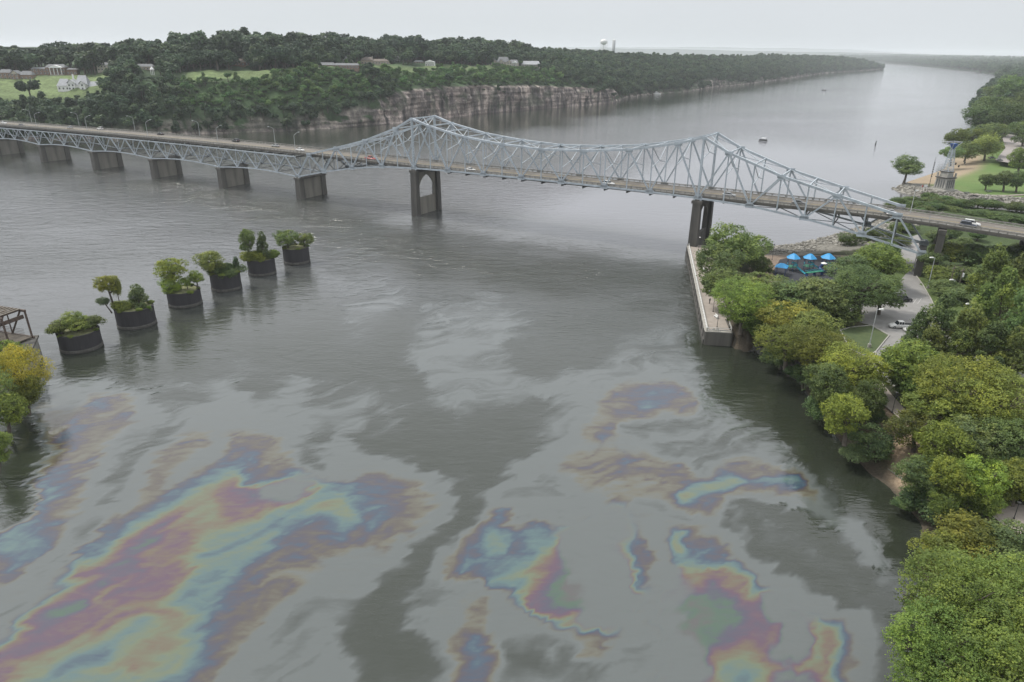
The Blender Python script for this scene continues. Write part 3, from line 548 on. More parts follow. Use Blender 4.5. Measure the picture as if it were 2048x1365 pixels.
# ------------------------------------------------------------------ far bluff on the left of the river
ST = [  # photo x, waterline y, then inland (distance, height) pairs
 (-420, 300, [(0, 0), (8, 5), (40, 15), (75, 24), (170, 38), (260, 47), (500, 52)], 0, 1),
 (0, 283, [(0, 0), (8, 5), (40, 17), (75, 26), (170, 42), (260, 50), (500, 54)], 0, 1),
 (160, 279, [(0, 0), (8, 6), (40, 22), (75, 32), (150, 44), (240, 52), (500, 60)], .1, 1),
 (300, 274, [(0, 0), (6, 9), (22, 24), (52, 40), (90, 47), (200, 55), (500, 62)], .3, 1),
 (449, 267, [(0, 0), (5, 9), (20, 22), (50, 38), (85, 47), (200, 56), (500, 64)], .45, 1),
 (577, 262.5, [(0, 0), (5, 8), (20, 22), (50, 39), (85, 49), (200, 57), (500, 65)], .35, 1),
 (667, 257.5, [(0, 0), (5, 9), (18, 25), (45, 40), (85, 50), (200, 58), (500, 66)], .5, 1),
 (756, 251, [(0, 0), (4, 14), (16, 27), (45, 42), (90, 52), (200, 58), (500, 66)], .7, 1),
 (815, 245, [(0, 0), (3, 24), (8, 30), (40, 43), (95, 53), (200, 58), (500, 66)], 1, 1),
 (880, 237, [(0, 0), (3, 28), (8, 32), (40, 43), (95, 53), (200, 58), (500, 64)], 1, 1),
 (960, 228.5, [(0, 0), (3, 29), (8, 31.5), (45, 44), (100, 52), (200, 57), (500, 62)], 1, 1),
 (1083, 218, [(0, 0), (3, 26), (8, 28), (45, 42), (100, 51), (200, 56), (500, 62)], 1, 1),
 (1180, 210.5, [(0, 0), (3, 20), (8, 22), (45, 38), (110, 50), (200, 56), (500, 60)], 1, 1),
 (1229, 206.7, [(0, 0), (3, 16), (8, 19), (45, 37), (110, 50), (200, 56), (500, 60)], .9, 1),
 (1250, 197, [(0, 0), (6, 7), (20, 20), (50, 34), (110, 48), (200, 55), (500, 58)], .2, 1),
 (1310, 189, [(0, 0), (6, 7), (20, 20), (50, 34), (110, 48), (200, 55), (500, 58)], .15, 1),
 (1383, 183, [(0, 0), (6, 8), (20, 20), (50, 32), (110, 45), (200, 52), (500, 57)], .1, 2),
 (1430, 175, [(0, 0), (5, 16), (15, 22), (50, 34), (110, 46), (200, 52), (500, 57)], .7, 2),
 (1480, 170.5, [(0, 0), (6, 8), (20, 20), (50, 32), (110, 45), (200, 50), (500, 54)], .2, 2),
 (1560, 160.3, [(0, 0), (6, 10), (20, 20), (50, 30), (110, 42), (200, 48), (500, 52)], .5, 3),
 (1650, 147, [(0, 0), (8, 8), (25, 18), (60, 30), (130, 40), (200, 45), (500, 48)], .1, 4),
 (1735, 141.5, [(0, 0), (10, 7), (30, 16), (70, 28), (130, 36), (200, 40), (500, 44)], 0, 5),
 (1758, 139.2, [(0, 0), (10, 6), (30, 14), (70, 22), (130, 28), (200, 30), (500, 32)], 0, 5),
 (1767, 138.7, [(0, 0), (10, 2), (30, 3), (70, 4), (130, 5), (200, 6), (500, 8)], 0, 5)]
SP = np.array([G(a[0], a[1]) for a in ST])
cum = np.concatenate([[0], np.cumsum(np.hypot(*np.diff(SP, axis=0).T))])
DG = np.array([0, 2, 4, 7, 11, 16, 22, 30, 38, 46, 55, 65, 76, 90, 105, 120, 140, 165, 195, 230, 280, 350, 500, 900])
PROF = np.array([np.interp(DG, *zip(*(a[2]+[(900, a[2][-1][1]+3)]))) for a in ST])
def st_at(t):
    """along-shore distance -> shoreline point, inland direction, photo x, cliffness"""
    x = np.interp(t, cum, SP[:, 0]); y = np.interp(t, cum, SP[:, 1])
    e = 35; x2 = np.interp(t+e, cum, SP[:, 0]); y2 = np.interp(t+e, cum, SP[:, 1]); x1 = np.interp(t-e, cum, SP[:, 0]); y1 = np.interp(t-e, cum, SP[:, 1])
    dx, dy = x2-x1, y2-y1; l = np.hypot(dx, dy)+1e-9
    return x, y, -dy/l, dx/l
def bluff_z(t, d):
    j = np.array([np.interp(t, cum, PROF[:, k]) for k in range(len(DG))]).T if hasattr(t, '__len__') else np.array([np.interp(t, cum, PROF[:, k]) for k in range(len(DG))])
    if hasattr(t, '__len__'): return np.array([np.interp(dd, DG, jj) for dd, jj in zip(d, j)])
    return float(np.interp(d, DG, j))
SXP = [a[0] for a in ST]
T_near = float(np.interp(1310, SXP, cum))
T_c0, T_c1 = float(np.interp(740, SXP, cum)), float(np.interp(1235, SXP, cum))
ts = np.concatenate([np.arange(0, T_c0, 3.2), np.arange(T_c0, T_c1, 1.5), np.arange(T_c1, T_near, 3.2), np.arange(T_near, cum[-1]+60, 12)])
def lawn_mask(x, d):
    """x = photo column of the station, d inland metres"""
    m = (x < 240)*(sstep(70, 78, d)*sstep(178, 168, d))*sstep(240, 205, x)
    m = np.maximum(m, sstep(395, 425, x)*sstep(620, 590, x)*sstep(62, 72, d)*sstep(112, 100, d))
    m = np.maximum(m, sstep(600, 640, x)*sstep(830, 780, x)*sstep(84, 90, d)*sstep(112, 104, d)*.6)
    m = np.maximum(m, sstep(850, 890, x)*sstep(1100, 1040, x)*sstep(55, 70, d)*sstep(104, 98, d)*.8)
    return m
def build_bluff():
    ds = np.concatenate([[-14, -3], DG[:1], [.3, .6, .9, 1.2, 1.5, 1.8, 2.1, 2.4, 2.7, 3.0, 3.6, 4.4, 5.5], DG[3:]])
    # extra rows on the rock face: follow height instead of distance
    T, Dd = np.meshgrid(ts, ds, indexing='ij')
    x, y, nx, ny = st_at(T.ravel()); d = Dd.ravel()
    pr = [np.interp(ts, cum, PROF[:, k]) for k in range(len(DG))]; pr = np.array(pr).T
    Z = np.array([np.interp(ds, DG, p) for p in pr]).ravel(); Z = np.where(d < 0, d*.3, Z)
    xs_ = np.interp(T.ravel(), cum, SXP); cl = np.interp(T.ravel(), cum, [a[3] for a in ST])
    # crumple the face: buttresses and clefts
    tt = T.ravel(); rock = cl*sstep(12, 5, d)*(d >= 0)
    push = (fbm(tt/22, Z/40, 3, 2)*7+np.abs(fbm(tt/9, Z/60, 3, 8))*7-1.5+fbm(tt/4, Z/9, 3, 18)*1.2+(np.floor(Z/4.5+fbm(tt/14, Z*0, 2, 5)*1.5) % 2)*1.1-np.minimum(0, fbm(tt/13, Z/200, 2, 44)+.25)*-14)*sstep(0, 2, d)*sstep(60, 6, d)*(.3+.7*cl)
    Z = Z+(fbm(tt/30, d/18, 3, 4)*4)*sstep(6, 30, d)+fbm(tt/9, d/7, 3, 14)*1.2*sstep(3, 12, d)
    dd = d+push
    X = x+nx*dd; Y = y+ny*dd
    n = len(X); col = np.zeros((n, 3))
    veg = np.array([.035, .06, .026]); lush = np.array([.045, .075, .03]); lawn = np.array([.125, .165, .07]); rk = np.array([.42, .365, .33]); rk2 = np.array([.11, .10, .095])
    lm = lawn_mask(xs_, d)[:, None]
    col[:] = veg*(1+fbm(tt/15, d/12, 3, 6)[:, None]*.7)
    lu = (sstep(330, 420, xs_)*sstep(780, 680, xs_)*sstep(16, 30, d)*sstep(85, 70, d))[:, None]; lu = np.maximum(lu, (sstep(820, 880, xs_)*sstep(1130, 1080, xs_)*sstep(14, 22, d)*sstep(75, 60, d))[:, None]*.8)
    lu = np.maximum(lu, ((xs_ < 150)*sstep(55, 66, d)*sstep(120, 80, d))[:, None]*.5)
    col = col*(1-lu)+lush*lu; col = col*(1-lm)+lawn*(1+fbm(tt/30, d/20, 2, 7)*.25)[:, None]*lm
    str_ = .55+fbm(tt/5, Z/26, 4, 10)*1.3; str_ = np.clip(str_, 0, 1)[:, None]
    rcol = rk*str_+rk2*(1-str_); rcol *= (1+.35*np.sin(Z*1.4+fbm(tt/30, Z/5, 2, 3)*3))[:, None]
    rm = np.clip(rock*1.3-(fbm(tt/14, Z/9, 3, 21) > .24)*.8*(Z > 3), 0, 1)[:, None]
    low = (sstep(5, 2, Z)*(d >= 0)*(fbm(tt/10, Z/3, 2, 9) > -.1))[:, None]*.8
    rm = np.maximum(rm, low); col = col*(1-rm)+rcol*rm
    bm_ = attr_mat('bluff_ground', nscale=.12, amt=.5, bump=.6, fine=.5); nt = bm_.node_tree; L = nt.links; p = nt.nodes['Principled BSDF']
    src = p.inputs['Base Color'].links[0].from_socket; tcn = N(nt, 'ShaderNodeTexCoord'); mp = N(nt, 'ShaderNodeMapping'); mp.inputs['Scale'].default_value = (.16, .16, .022); L.new(tcn.outputs['Object'], mp.inputs[0])
    cn = N(nt, 'ShaderNodeTexNoise'); cn.inputs['Scale'].default_value = 1.0; cn.inputs['Detail'].default_value = 7; cn.inputs['Roughness'].default_value = .7; L.new(mp.outputs[0], cn.inputs['Vector'])
    r1 = N(nt, 'ShaderNodeValToRGB'); r1.color_ramp.elements[0].position = .40; r1.color_ramp.elements[0].color = (.30, .30, .33, 1); r1.color_ramp.elements[1].position = .58; r1.color_ramp.elements[1].color = (1.15, 1.12, 1.08, 1); L.new(cn.outputs[0], r1.inputs[0])
    mp2 = N(nt, 'ShaderNodeMapping'); mp2.inputs['Scale'].default_value = (.02, .02, .42); L.new(tcn.outputs['Object'], mp2.inputs[0]); c2 = N(nt, 'ShaderNodeTexNoise'); c2.inputs['Scale'].default_value = 1.0; c2.inputs['Detail'].default_value = 4; L.new(mp2.outputs[0], c2.inputs['Vector'])
    r2_ = N(nt, 'ShaderNodeValToRGB'); r2_.color_ramp.elements[0].position = .42; r2_.color_ramp.elements[0].color = (.62, .6, .6, 1); r2_.color_ramp.elements[1].position = .52; r2_.color_ramp.elements[1].color = (1, 1, 1, 1); L.new(c2.outputs[0], r2_.inputs[0])
    mA = N(nt, 'ShaderNodeMixRGB', blend_type='MULTIPLY'); mA.inputs[0].default_value = 1; L.new(r1.outputs[0], mA.inputs[1]); L.new(r2_.outputs[0], mA.inputs[2])
    ra = N(nt, 'ShaderNodeAttribute'); ra.attribute_name = 'rock'
    mB = N(nt, 'ShaderNodeMixRGB', blend_type='MULTIPLY'); L.new(ra.outputs['Fac'], mB.inputs[0]); L.new(src, mB.inputs[1]); L.new(mA.outputs[0], mB.inputs[2]); L.new(mB.outputs[0], p.inputs['Base Color'])
    me = np_mesh('far_bluff', np.stack([X, Y, Z], 1), grid_faces(len(ts), len(ds))[:, ::-1], [bm_], attrs=dict(rock=('POINT', rm[:, 0])), col=np.clip(col, .01, 1))
    tag(link('far_bluff_terrain', me), kind='structure')
build_bluff()

# far and right-hand banks beyond the park
def strip_land(name, pts, prof, col, seed, side=1, step=14):
    P = np.array(pts); c = np.concatenate([[0], np.cumsum(np.hypot(*np.diff(P, axis=0).T))]); t = np.arange(0, c[-1], step)
    x = np.interp(t, c, P[:, 0]); y = np.interp(t, c, P[:, 1]); dx = np.gradient(np.convolve(np.pad(x, 4, 'edge'), np.ones(9)/9, 'valid')); dy = np.gradient(np.convolve(np.pad(y, 4, 'edge'), np.ones(9)/9, 'valid')); l = np.hypot(dx, dy)
    nx, ny = -dy/l*side, dx/l*side; ds = np.array([p[0] for p in prof]); hs_ = np.array([p[1] for p in prof])
    T, D = np.meshgrid(np.arange(len(t)), np.arange(len(ds)), indexing='ij'); T, D = T.ravel(), D.ravel()
    X = x[T]+nx[T]*ds[D]; Y = y[T]+ny[T]*ds[D]; Z = hs_[D]+fbm(t[T]/90, ds[D]/70, 3, seed)*np.minimum(8, np.maximum(ds[D], 0)*.05)
    Z = np.where(ds[D] <= 0, hs_[D], Z)
    F = grid_faces(len(t), len(ds)); F = F[:, ::-1] if side > 0 else F
    me = np_mesh(name, np.stack([X, Y, Z], 1), F, [attr_mat(name+'_ground', nscale=.05, amt=.5)], col=np.tile(col, (len(X), 1)))
    tag(link(name, me), kind='structure'); return t, x, y, nx, ny, ds, hs_
RB = [G(*q) for q in ((1948, 240), (1958, 220), (1970, 200), (1985, 182), (1997, 172), (1995, 160), (1996, 150), (1945, 142.5), (1890, 136.6), (1830, 131), (1769, 126))]+[(2600., 8800.)]
PR2 = [(-30, -3), (0, 0), (6, 3), (30, 6), (100, 9), (300, 14), (700, 22), (1500, 36), (3000, 44), (6000, 46)]
rs_ = strip_land('right_bank_forest_floor', RB, PR2, (.035, .055, .028), 41, -1)
mtn = MB()
def ridge(name, y0, pts, seed, depth_=1500):
    P = np.array(pts, float); xs = np.linspace(P[0, 0], P[-1, 0], 260); h = np.interp(xs, P[:, 0], P[:, 1])+fbm(xs/900, xs*0, 4, seed)*16+fbm(xs/160, xs*0, 3, seed+5)*6
    ys = [0, .25, .5, .75, 1]; hh = [0, .6, 1, .6, 0]
    V = np.array([(x, y0+a*depth_, max(-3, z*b)) for x, z in zip(xs, h) for a, b in zip(ys, hh)])
    me = np_mesh(name, V, grid_faces(260, 5)[:, ::-1], [attr_mat(name+'_trees', nscale=.004, amt=.3)], col=np.tile((.035, .05, .03), (len(V), 1)), smooth=True)
    tag(link(name, me), kind='structure')
def elev(px, py, y):      # height of the sight line at distance y
    r = ray(px, py); return CAMH+r[2]/r[1]*y, r[0]/r[1]*y
pts = [elev(px, py, 12500) for px, py in ((-300, 97), (0, 98), (500, 98), (900, 97), (1200, 98), (1400, 99), (1500, 102), (1700, 106), (2100, 113))]
ridge('distant_hills', 12000, sorted([(x, z) for z, x in pts]), 3)
pts = [elev(px, py, 22000) for px, py in ((-300, 91), (0, 93), (500, 94), (1000, 94), (1430, 95), (1600, 97), (1750, 101), (1850, 108), (2100, 114))]
ridge('farthest_hills', 21000, sorted([(x, z) for z, x in pts]), 8, 3000)
pts = [elev(px, py, 7800) for px, py in ((1700, 113), (1780, 110.5), (1850, 109.5), (1950, 112), (2048, 116.5), (2200, 119))]
ridge('wooded_ridge', 7200, sorted([(x, z) for z, x in pts]), 15, 1500)

# ------------------------------------------------------------------ houses on the bluff
_T, _D = np.meshgrid(np.arange(0, T_near+300, 3.0), np.arange(30, 230, 3.0), indexing='ij')
_x, _y, _nx, _ny = st_at(_T.ravel()); _z = bluff_z(_T.ravel(), _D.ravel()); _X, _Y = _x+_nx*_D.ravel(), _y+_ny*_D.ravel()
_d = np.stack([_X, _Y, _z-CAMH], 1); _zc = _d@_F; _px, _py = CX+FPX*(_d@_R)/_zc, CY-FPX*(_d@_U)/_zc
def find_bluff(px, py):
    """the spot on the bluff that shows at this place in the photograph"""
    e = (_px-px)**2+((_py-py)*1.5)**2; k = int(np.argmin(e)); return float(_X[k]), float(_Y[k]), float(_z[k]), float(_nx[k]), float(_ny[k])
WHITE, CREAM, BRICKM, TAN = 'white', 'cream', 'brick', 'tanwall'
# label, photo x, base y, wall, roof, volumes (x0, x1, y0, y1, height, roof height, ridge along x?), storeys, columns, chimneys
HL = [
 ('two storey brick and cream house at the left edge, front gable and hipped roof', 35, 158, BRICKM, 'roofgrey', [(-14, -3, -5, 5, 6.2, 3, 1), (-3, 4, -7, 4, 5.2, 3.2, 0), (4, 15, -5, 5, 4.2, 3.6, 1)], None, []),
 ('wide brick mansion with a white four column portico above the lawn', 115, 149, BRICKM, 'roofgrey', [(-22, -8, -4, 5, 5.4, 1.6, 1), (-8, 10, -5, 6, 6.8, 3, 1), (10, 20, -3, 5, 4.8, 1.4, 1)], (-3, 8, -8.5, -5), []),
 ('grey steep roofed house with white gables low on the lawn, tall chimney', 158, 178, WHITE, 'rooflight', [(-17, -7, -4, 6, 3.6, 6.0, 1), (-7, -1, -7, 4, 6.2, 3.0, 0), (-1, 9, -5, 7, 4.4, 8.2, 1), (3, 8, -7.5, -4, 5.6, 2.6, 0), (9, 19, -4, 4, 3.2, 4.2, 1)], None, [(-4, 1.5, 13.5)]),
 ('long cream house with grey roof half behind dark trees', 220, 142, CREAM, 'roofgrey', [(-10, 9, -4, 5, 5.6, 2.6, 1), (9, 14, -4, 3, 4.2, 1.6, 1)], (10, 14, -5.5, -4), []),
 ('low roof showing above the bluff trees beside the small white gazebo', 292, 140, TAN, 'roofgrey', [(-9, 8, -4, 4, 3.4, 2.4, 1)], None, []),
 ('small brown brick house behind the pale lawn strip', 481, 131, BRICKM, 'roofbrown', [(-9, 9, -5, 5, 3.6, 3.2, 1), (2, 7, -7, -4, 3.6, 2.4, 0)], None, []),
 ('long low grey roofed ranch house on the bluff edge', 680, 136.5, BRICKM, 'roofgrey', [(-22, -4, -4, 5, 3.4, 2.6, 1), (-5, 22, -5, 4, 3.3, 2.2, 1)], None, []),
 ('tan brick ranch house with two chimneys right of the grey roofed one', 750, 128, TAN, 'roofbrown', [(-16, -2, -4, 6, 4.6, 3.4, 1), (-2, 18, -4, 4, 3.4, 2.6, 1)], None, [(-3, 1, 9), (12, 1, 7)]),
 ('small white porch front left of the tan brick house', 697, 124, WHITE, 'rooflight', [(-6, 6, -3, 3, 4.2, 2.0, 1)], None, []),
 ('white cottage peeping out between two dark trees', 795, 124, WHITE, 'rooflight', [(-3.5, 3.5, -3, 3, 4.6, 2.6, 0)], None, []),
 ('white pavilion with open upper porch on the bluff', 861, 132, WHITE, 'rooflight', [(-6, 6, -3, 3, 5.0, 1.0, 1)], (-5.4, 5.4, -5, -3), []),
 ('low grey outbuilding left of the white pavilion', 838, 128, TAN, 'rooflight', [(-6, 6, -3, 3, 2.8, 1.6, 1)], None, []),
 ('large stone and cream estate with many gables above the cliff', 1012, 133, CREAM, 'roofgrey', [(-23, -12, -5, 5, 5.5, 5, 0), (-12, 4, -6, 6, 6.0, 6.5, 1), (-9, -3, -8.5, -5, 6, 4, 0), (2, 9, -7.5, -5, 5.4, 3.4, 0), (4, 17, -4, 6, 5.0, 4, 1)], (9, 16, -7.5, -4), []),
 ('long veranda wing with pale grey roof at the right end of the estate', 1062, 136, CREAM, 'rooflight', [(-13, 13, -3, 6, 5.2, 4.4, 1)], (-12, 12, -6.5, -3), []),
]
HPOS = []
for h in HL:
    X, Y, Z, nx, ny = find_bluff(h[1], h[2]); HPOS.append((X, Y, Z, nx, ny))
def near_house(X, Y):
    D = math.hypot(X, Y)
    for (hx, hy, hz, nx, ny), h in zip(HPOS, HL):
        w = (h[5][-1][1]-h[5][0][0])/2+4
        a = (X-hx)*hy/math.hypot(hx, hy)-(Y-hy)*hx/math.hypot(hx, hy); b = (X-hx)*hx/math.hypot(hx, hy)+(Y-hy)*hy/math.hypot(hx, hy)
        if abs(a) < w*.8 and -95 < b < 16: return 2 if b > -16 else 1
    return 0
def build_houses():
    for (lab, px, py, wm, rm, vols, port, chim), (X, Y, Z, nx, ny) in zip(HL, HPOS):
        face = math.atan2(X, Y)      # turned towards the river and a little to its own side
        o = empty('house', (X, Y, Z-.4), -face*.55-.12, lab, 'house')
        mb = MB()
        for x0, x1, y0, y1, h, rh, rx in vols: mb.box(((x0+x1)/2, (y0+y1)/2, h/2-1.4), (x1-x0, y1-y0, h+2.8))
        wo = mb.build('wall', MT[wm], o)
        for x0, x1, y0, y1, h, rh, rx in vols:
            e = .5; a, b, c, d = x0-e, x1+e, y0-e, y1+e; mb = MB(); i = min(2.2, (b-a)/4)
            if rx: V = [(a, c, h), (b, c, h), (b, d, h), (a, d, h), (a+i, (c+d)/2, h+rh), (b-i, (c+d)/2, h+rh)]; F = [(0, 1, 5, 4), (2, 3, 4, 5), (0, 4, 3), (1, 2, 5), (3, 2, 1, 0)]
            else: V = [(a, c, h), (b, c, h), (b, d, h), (a, d, h), ((a+b)/2, c, h+rh), ((a+b)/2, d, h+rh)]; F = [(0, 4, 5, 3), (1, 2, 5, 4), (3, 2, 1, 0)]
            mb.add(V, F); ro = mb.build('roof', MT[rm], o)
            if not rx: mb = MB(); mb.add([(x0, y0-.02, h-.3), (x1, y0-.02, h-.3), ((x0+x1)/2, y0-.02, h+rh*.92)], [(0, 1, 2)]); mb.build('gable', MT[wm if wm != BRICKM else 'cream'], o)
            n = max(1, int((x1-x0)/3.0)); st = 2 if h > 5 else 1
            for q in range(st):
                for k in range(n):
                    xx = x0+(x1-x0)*(k+.5)/n; zz = 1.5+q*2.8
                    mb = MB(); mb.box((xx, y0-.05, zz), (1.5, .14, 1.75)); fr = mb.build('window', MT['white'], o)
                    for s in (-.34, .34): mb = MB(); mb.box((xx+s, y0-.13, zz), (.58, .06, 1.5)); mb.build('pane', MT['glassd'], fr)
        if port:
            x0, x1, y0, y1 = port; H = max(v[4] for v in vols if v[0] <= (x0+x1)/2 <= v[1]) if any(v[0] <= (x0+x1)/2 <= v[1] for v in vols) else 5
            mb = MB(); mb.box(((x0+x1)/2, (y0+y1)/2, H-.1), (x1-x0+.6, y1-y0+.6, .7)); 
            if x1-x0 < 14: mb.add([(x0-.3, y0-.3, H+.2), (x1+.3, y0-.3, H+.2), ((x0+x1)/2, y0-.3, H+2.4), (x0-.3, y1+1, H+.2), (x1+.3, y1+1, H+.2), ((x0+x1)/2, y1+1, H+2.4)], [(0, 1, 2), (5, 4, 3), (0, 2, 5, 3), (1, 4, 5, 2)])
            mb.build('portico_roof', MT['white'], o)
            n = 4 if x1-x0 < 14 else 8
            for k in range(n): mb = MB(); mb.box((x0+.3+(x1-x0-.6)*k/(n-1), y0+.2, H/2-.6), (.5, .5, H+.5)); mb.build('column', MT['white'], o)
            mb = MB(); mb.box(((x0+x1)/2, (y0+y1)/2, -.5), (x1-x0+1, y1-y0+1, 1.2)); mb.build('terrace', MT['pale'], o)
        for x, y, z in chim: mb = MB(); mb.box((x, y, z/2), (1.1, 1.1, z)); mb.build('chimney', MT['white' if wm == WHITE else 'pale'], o)
build_houses()
# small white gazebo, water towers, a lone cypress and shrubs on the lawn
X, Y, Z, _, _ = find_bluff(308, 150); g = empty('gazebo', (X, Y, Z), 0, 'tiny white pointed gazebo at the edge of the bluff', 'gazebo')
mb = MB()
for k in range(6): a = k*PI/3; mb.box((1.5*math.cos(a), 1.5*math.sin(a), 2.5), (.35, .35, 5))
mb.build('post', MT['white'], g); mb = MB(); mb.tube([(0, 0, 5), (0, 0, 7.6)], [2.1, .1], 6); mb.build('roof', MT['white'], g)
def sky_at(px, py, D): r = ray(px, py); t = D/math.hypot(r[0], r[1]); return r[0]*t, r[1]*t, CAMH+r[2]*t
x, y, z = sky_at(1208, 84, 2300.); w_ = empty('water_tower', (x, y, 45), 0, 'pale bulb shaped water tower rising above the far tree line', 'water tower'); h = z-45
mb = MB(); mb.tube([(0, 0, h-8), (0, 0, h-5), (0, 0, h+1), (0, 0, h+5), (0, 0, h+8)], [4, 9, 11, 8.5, .5], 20); mb.build('tank', MT['white'], w_, True)
mb = MB(); mb.tube([(0, 0, 0), (0, 0, h-7)], [1.6, 1.6], 10); mb.build('riser', MT['white'], w_)
for k in range(6): a = k*PI/3; mb = MB(); mb.tube([(11*math.cos(a), 11*math.sin(a), 0), (10*math.cos(a), 10*math.sin(a), h)], [.55, .5], 6); mb.build('leg', MT['white'], w_)
x, y, z = sky_at(1228, 86, 2300.); w_ = empty('standpipe', (x, y, 45), 0, 'plain cylindrical water tank right of the bulb shaped water tower', 'water tank'); h = z-45
mb = MB(); mb.tube([(0, 0, 0), (0, 0, h+7)], [4.6, 4.6], 20); mb.build('tank', MT['rooflight'], w_, True); mb = MB(); mb.tube([(0, 0, h+7), (0, 0, h+9)], [4.9, .8], 20); mb.build('lid', MT['white'], w_)

# ------------------------------------------------------------------ woods on the bluff and the far banks
def wood():
    spots = []      # x, y, z, scale, tint, D
    r = np.random.default_rng(5)
    def add(t, d, sc, tint=None):
        x, y, nx, ny = st_at(t); z = bluff_z(t, d); z += float(fbm(np.array([t/30]), np.array([d/18]), 3, 4)[0])*4*float(sstep(6, 30, d))
        X, Y = float(x+nx*d), float(y+ny*d); nh = near_house(X, Y)
        if nh == 2 or (nh == 1 and (sc > 5.5 and d > 40)): return
        if nh == 1: sc = min(sc, 3.6) if d > 40 else sc
        spots.append((X, Y, z-.3, sc, tint, math.hypot(X, Y)))
    t = 0.
    while t < cum[-1]:
        px = float(np.interp(t, cum, SXP)); D = math.hypot(*[float(q) for q in st_at(t)[:2]])
        gap = 8.5 if D < 1500 else (12 if D < 2600 else 17)
        cl = float(np.interp(t, cum, [a[3] for a in ST]))
        d = 4 if cl < .6 else 9
        while d < (300 if D < 1500 else 150):
            lm = float(lawn_mask(np.array([px]), np.array([float(d)]))[0])
            jit = r.uniform(-.5, .5, 2)*gap; dd = d+jit[1]; tt = t+jit[0]
            if 818 < px < 1235 and dd < 9:
                if r.random() < .5: add(tt, 7.0, r.uniform(2.4, 4.2), (.9, 1, .9))
                if vnoise(np.array([t/31.]), np.array([3.]), 4)[0] > .6: add(tt, r.uniform(1.0, 4.5), r.uniform(3, 5.5), (.9, 1, .9))
            elif lm > .15: pass
            else:
                lush = 380 < px < 780 and 14 < dd < 84 or 820 < px < 1150 and 10 < dd < 98
                if lush:
                    [add(tt+r.uniform(-.5, .5)*gap, dd+r.uniform(-.5, .5)*gap, r.uniform(1.9, 3.7) if r.random() < .85 else r.uniform(4, 5.2), (1.5, 1.75, 1.15)) for _ in range(3)]
                elif px < 1240 and dd < 70 and not (px < 330): add(tt, dd, r.uniform(4.2, 7.2), (1.0, 1.1, .95))
                elif px < 330 and dd < 68: add(tt, dd, r.uniform(5, 8.0) if dd < 52 else r.uniform(3, 4.5), (1.1, 1.2, .95))
                elif px < 1240: 
                    if dd > 118 or r.random() < .7: add(tt, dd, (r.uniform(6.5, 10.2) if r.random() < .8 or px < 420 else r.uniform(10, 13.0))*(1.22 if px < 140 else (.98 if px < 420 else 1))*(.9 if dd < 140 else (1.2 if px > 420 else (1.06 if px > 130 else 1.0))), (.72, .8, .85))
                else: add(tt, dd, r.uniform(6.5, 10.5)*(1 if D < 2600 else 1.25), (.85, .95, .95))
            d += gap*(.9 if d < 150 else 1.25)
        t += gap
    # right-hand bank
    t_, x, y, nx, ny, ds, hs_ = rs_
    for i in range(len(t_)):
        D = math.hypot(x[i], y[i]); 
        if D > 9500: continue
        near = D < 2200; k = 3 if near else 1; sc = r.uniform(6, 9.5, 2) if near else r.uniform(9, 14, 2)
        for d in ([4, 12, 22, 34, 48, 64, 84, 110, 140, 180, 230] if near else [8, 30, 60, 100, 160, 240, 340, 480, 660, 900, 1300]):
            for q in range(k):
                j = r.uniform(-.5, .5, 2)*14; dd = max(3, d+j[0]); X = x[i]+nx[i]*dd+j[1]; Y = y[i]+ny[i]*dd
                z = float(np.interp(dd, ds, hs_)); spots.append((X, Y, z-.3, float(r.uniform(7, 11.5) if near else r.uniform(10, 15)), (.8, .9, .9), math.hypot(X, Y)))
    S = [s for s in spots if s[3]]
    # those that show largest are things of their own
    S.sort(key=lambda s: -s[3]/s[5])
    def inview(s):
        d = np.array([s[0], s[1], s[2]+s[3]-CAMH]); z = d@_F
        return z > 0 and -40 < CX+FPX*(d@_R)/z < 2090
    top, rest = [], []
    for s in S: (top if len(top) < 290 and inview(s) else rest).append(s)
    for s in top:
        i = rnd.randrange(4) if s[3] > 4 else rnd.randrange(2)
        o = link('broadleaf_tree' if s[3] > 5.2 else 'bushy_tree', FAR[i]); o.location = s[:3]; o.scale = (s[3], s[3], s[3]*rnd.uniform(.85, 1.15)*(1 if s[3] > 4 else .7)); o.rotation_euler.z = rnd.uniform(0, 6.28); o.color = (*s[4], 1)
        d_ = np.array([s[0], s[1], s[2]-CAMH]); zc_ = d_@_F; qx, qy = CX+FPX*(d_@_R)/zc_, CY-FPX*(d_@_U)/zc_
        if s[0] > 380 and s[1] < 3000 and qx > 1850: zn = 'in the tall wood along the right hand shore beyond the park'
        elif qy > 178 and qx < 330: zn = 'on the waterside slope below the white gabled house at left'
        elif qy > 165 and qx < 560: zn = 'on the bluff slope behind the bridge approach lamps'
        elif qy > 150 and qx < 820: zn = 'on the bluff slope left of the pale rock cliff'
        elif qx < 70: zn = 'behind the brick house at the far left edge'
        elif qx < 170: zn = 'behind the mansion with the white columns'
        elif qx < 260: zn = 'around the long cream house behind the lawn'
        elif qx < 420: zn = 'on the bluff top around the tiny white gazebo'
        elif qx < 600: zn = 'behind the pale lawn strip on the bluff top'
        elif qx < 830: zn = 'behind the low ranch houses on the bluff top'
        elif qx < 970: zn = 'behind the white pavilion on the bluff top'
        elif qx < 1110: zn = 'around the many gabled estate above the cliff'
        else: zn = 'in the wood right of the estate above the cliff end'
        if s[3] > 5.2: tag(o, 'dark tree '+zn, 'tree', 'broadleaf trees '+zn)
        else: tag(o, 'low bushy tree '+zn, 'tree', 'bushy trees '+zn)
    # the rest of the wood: one object, trees set on points
    ng = bpy.data.node_groups.new('set_trees', 'GeometryNodeTree')
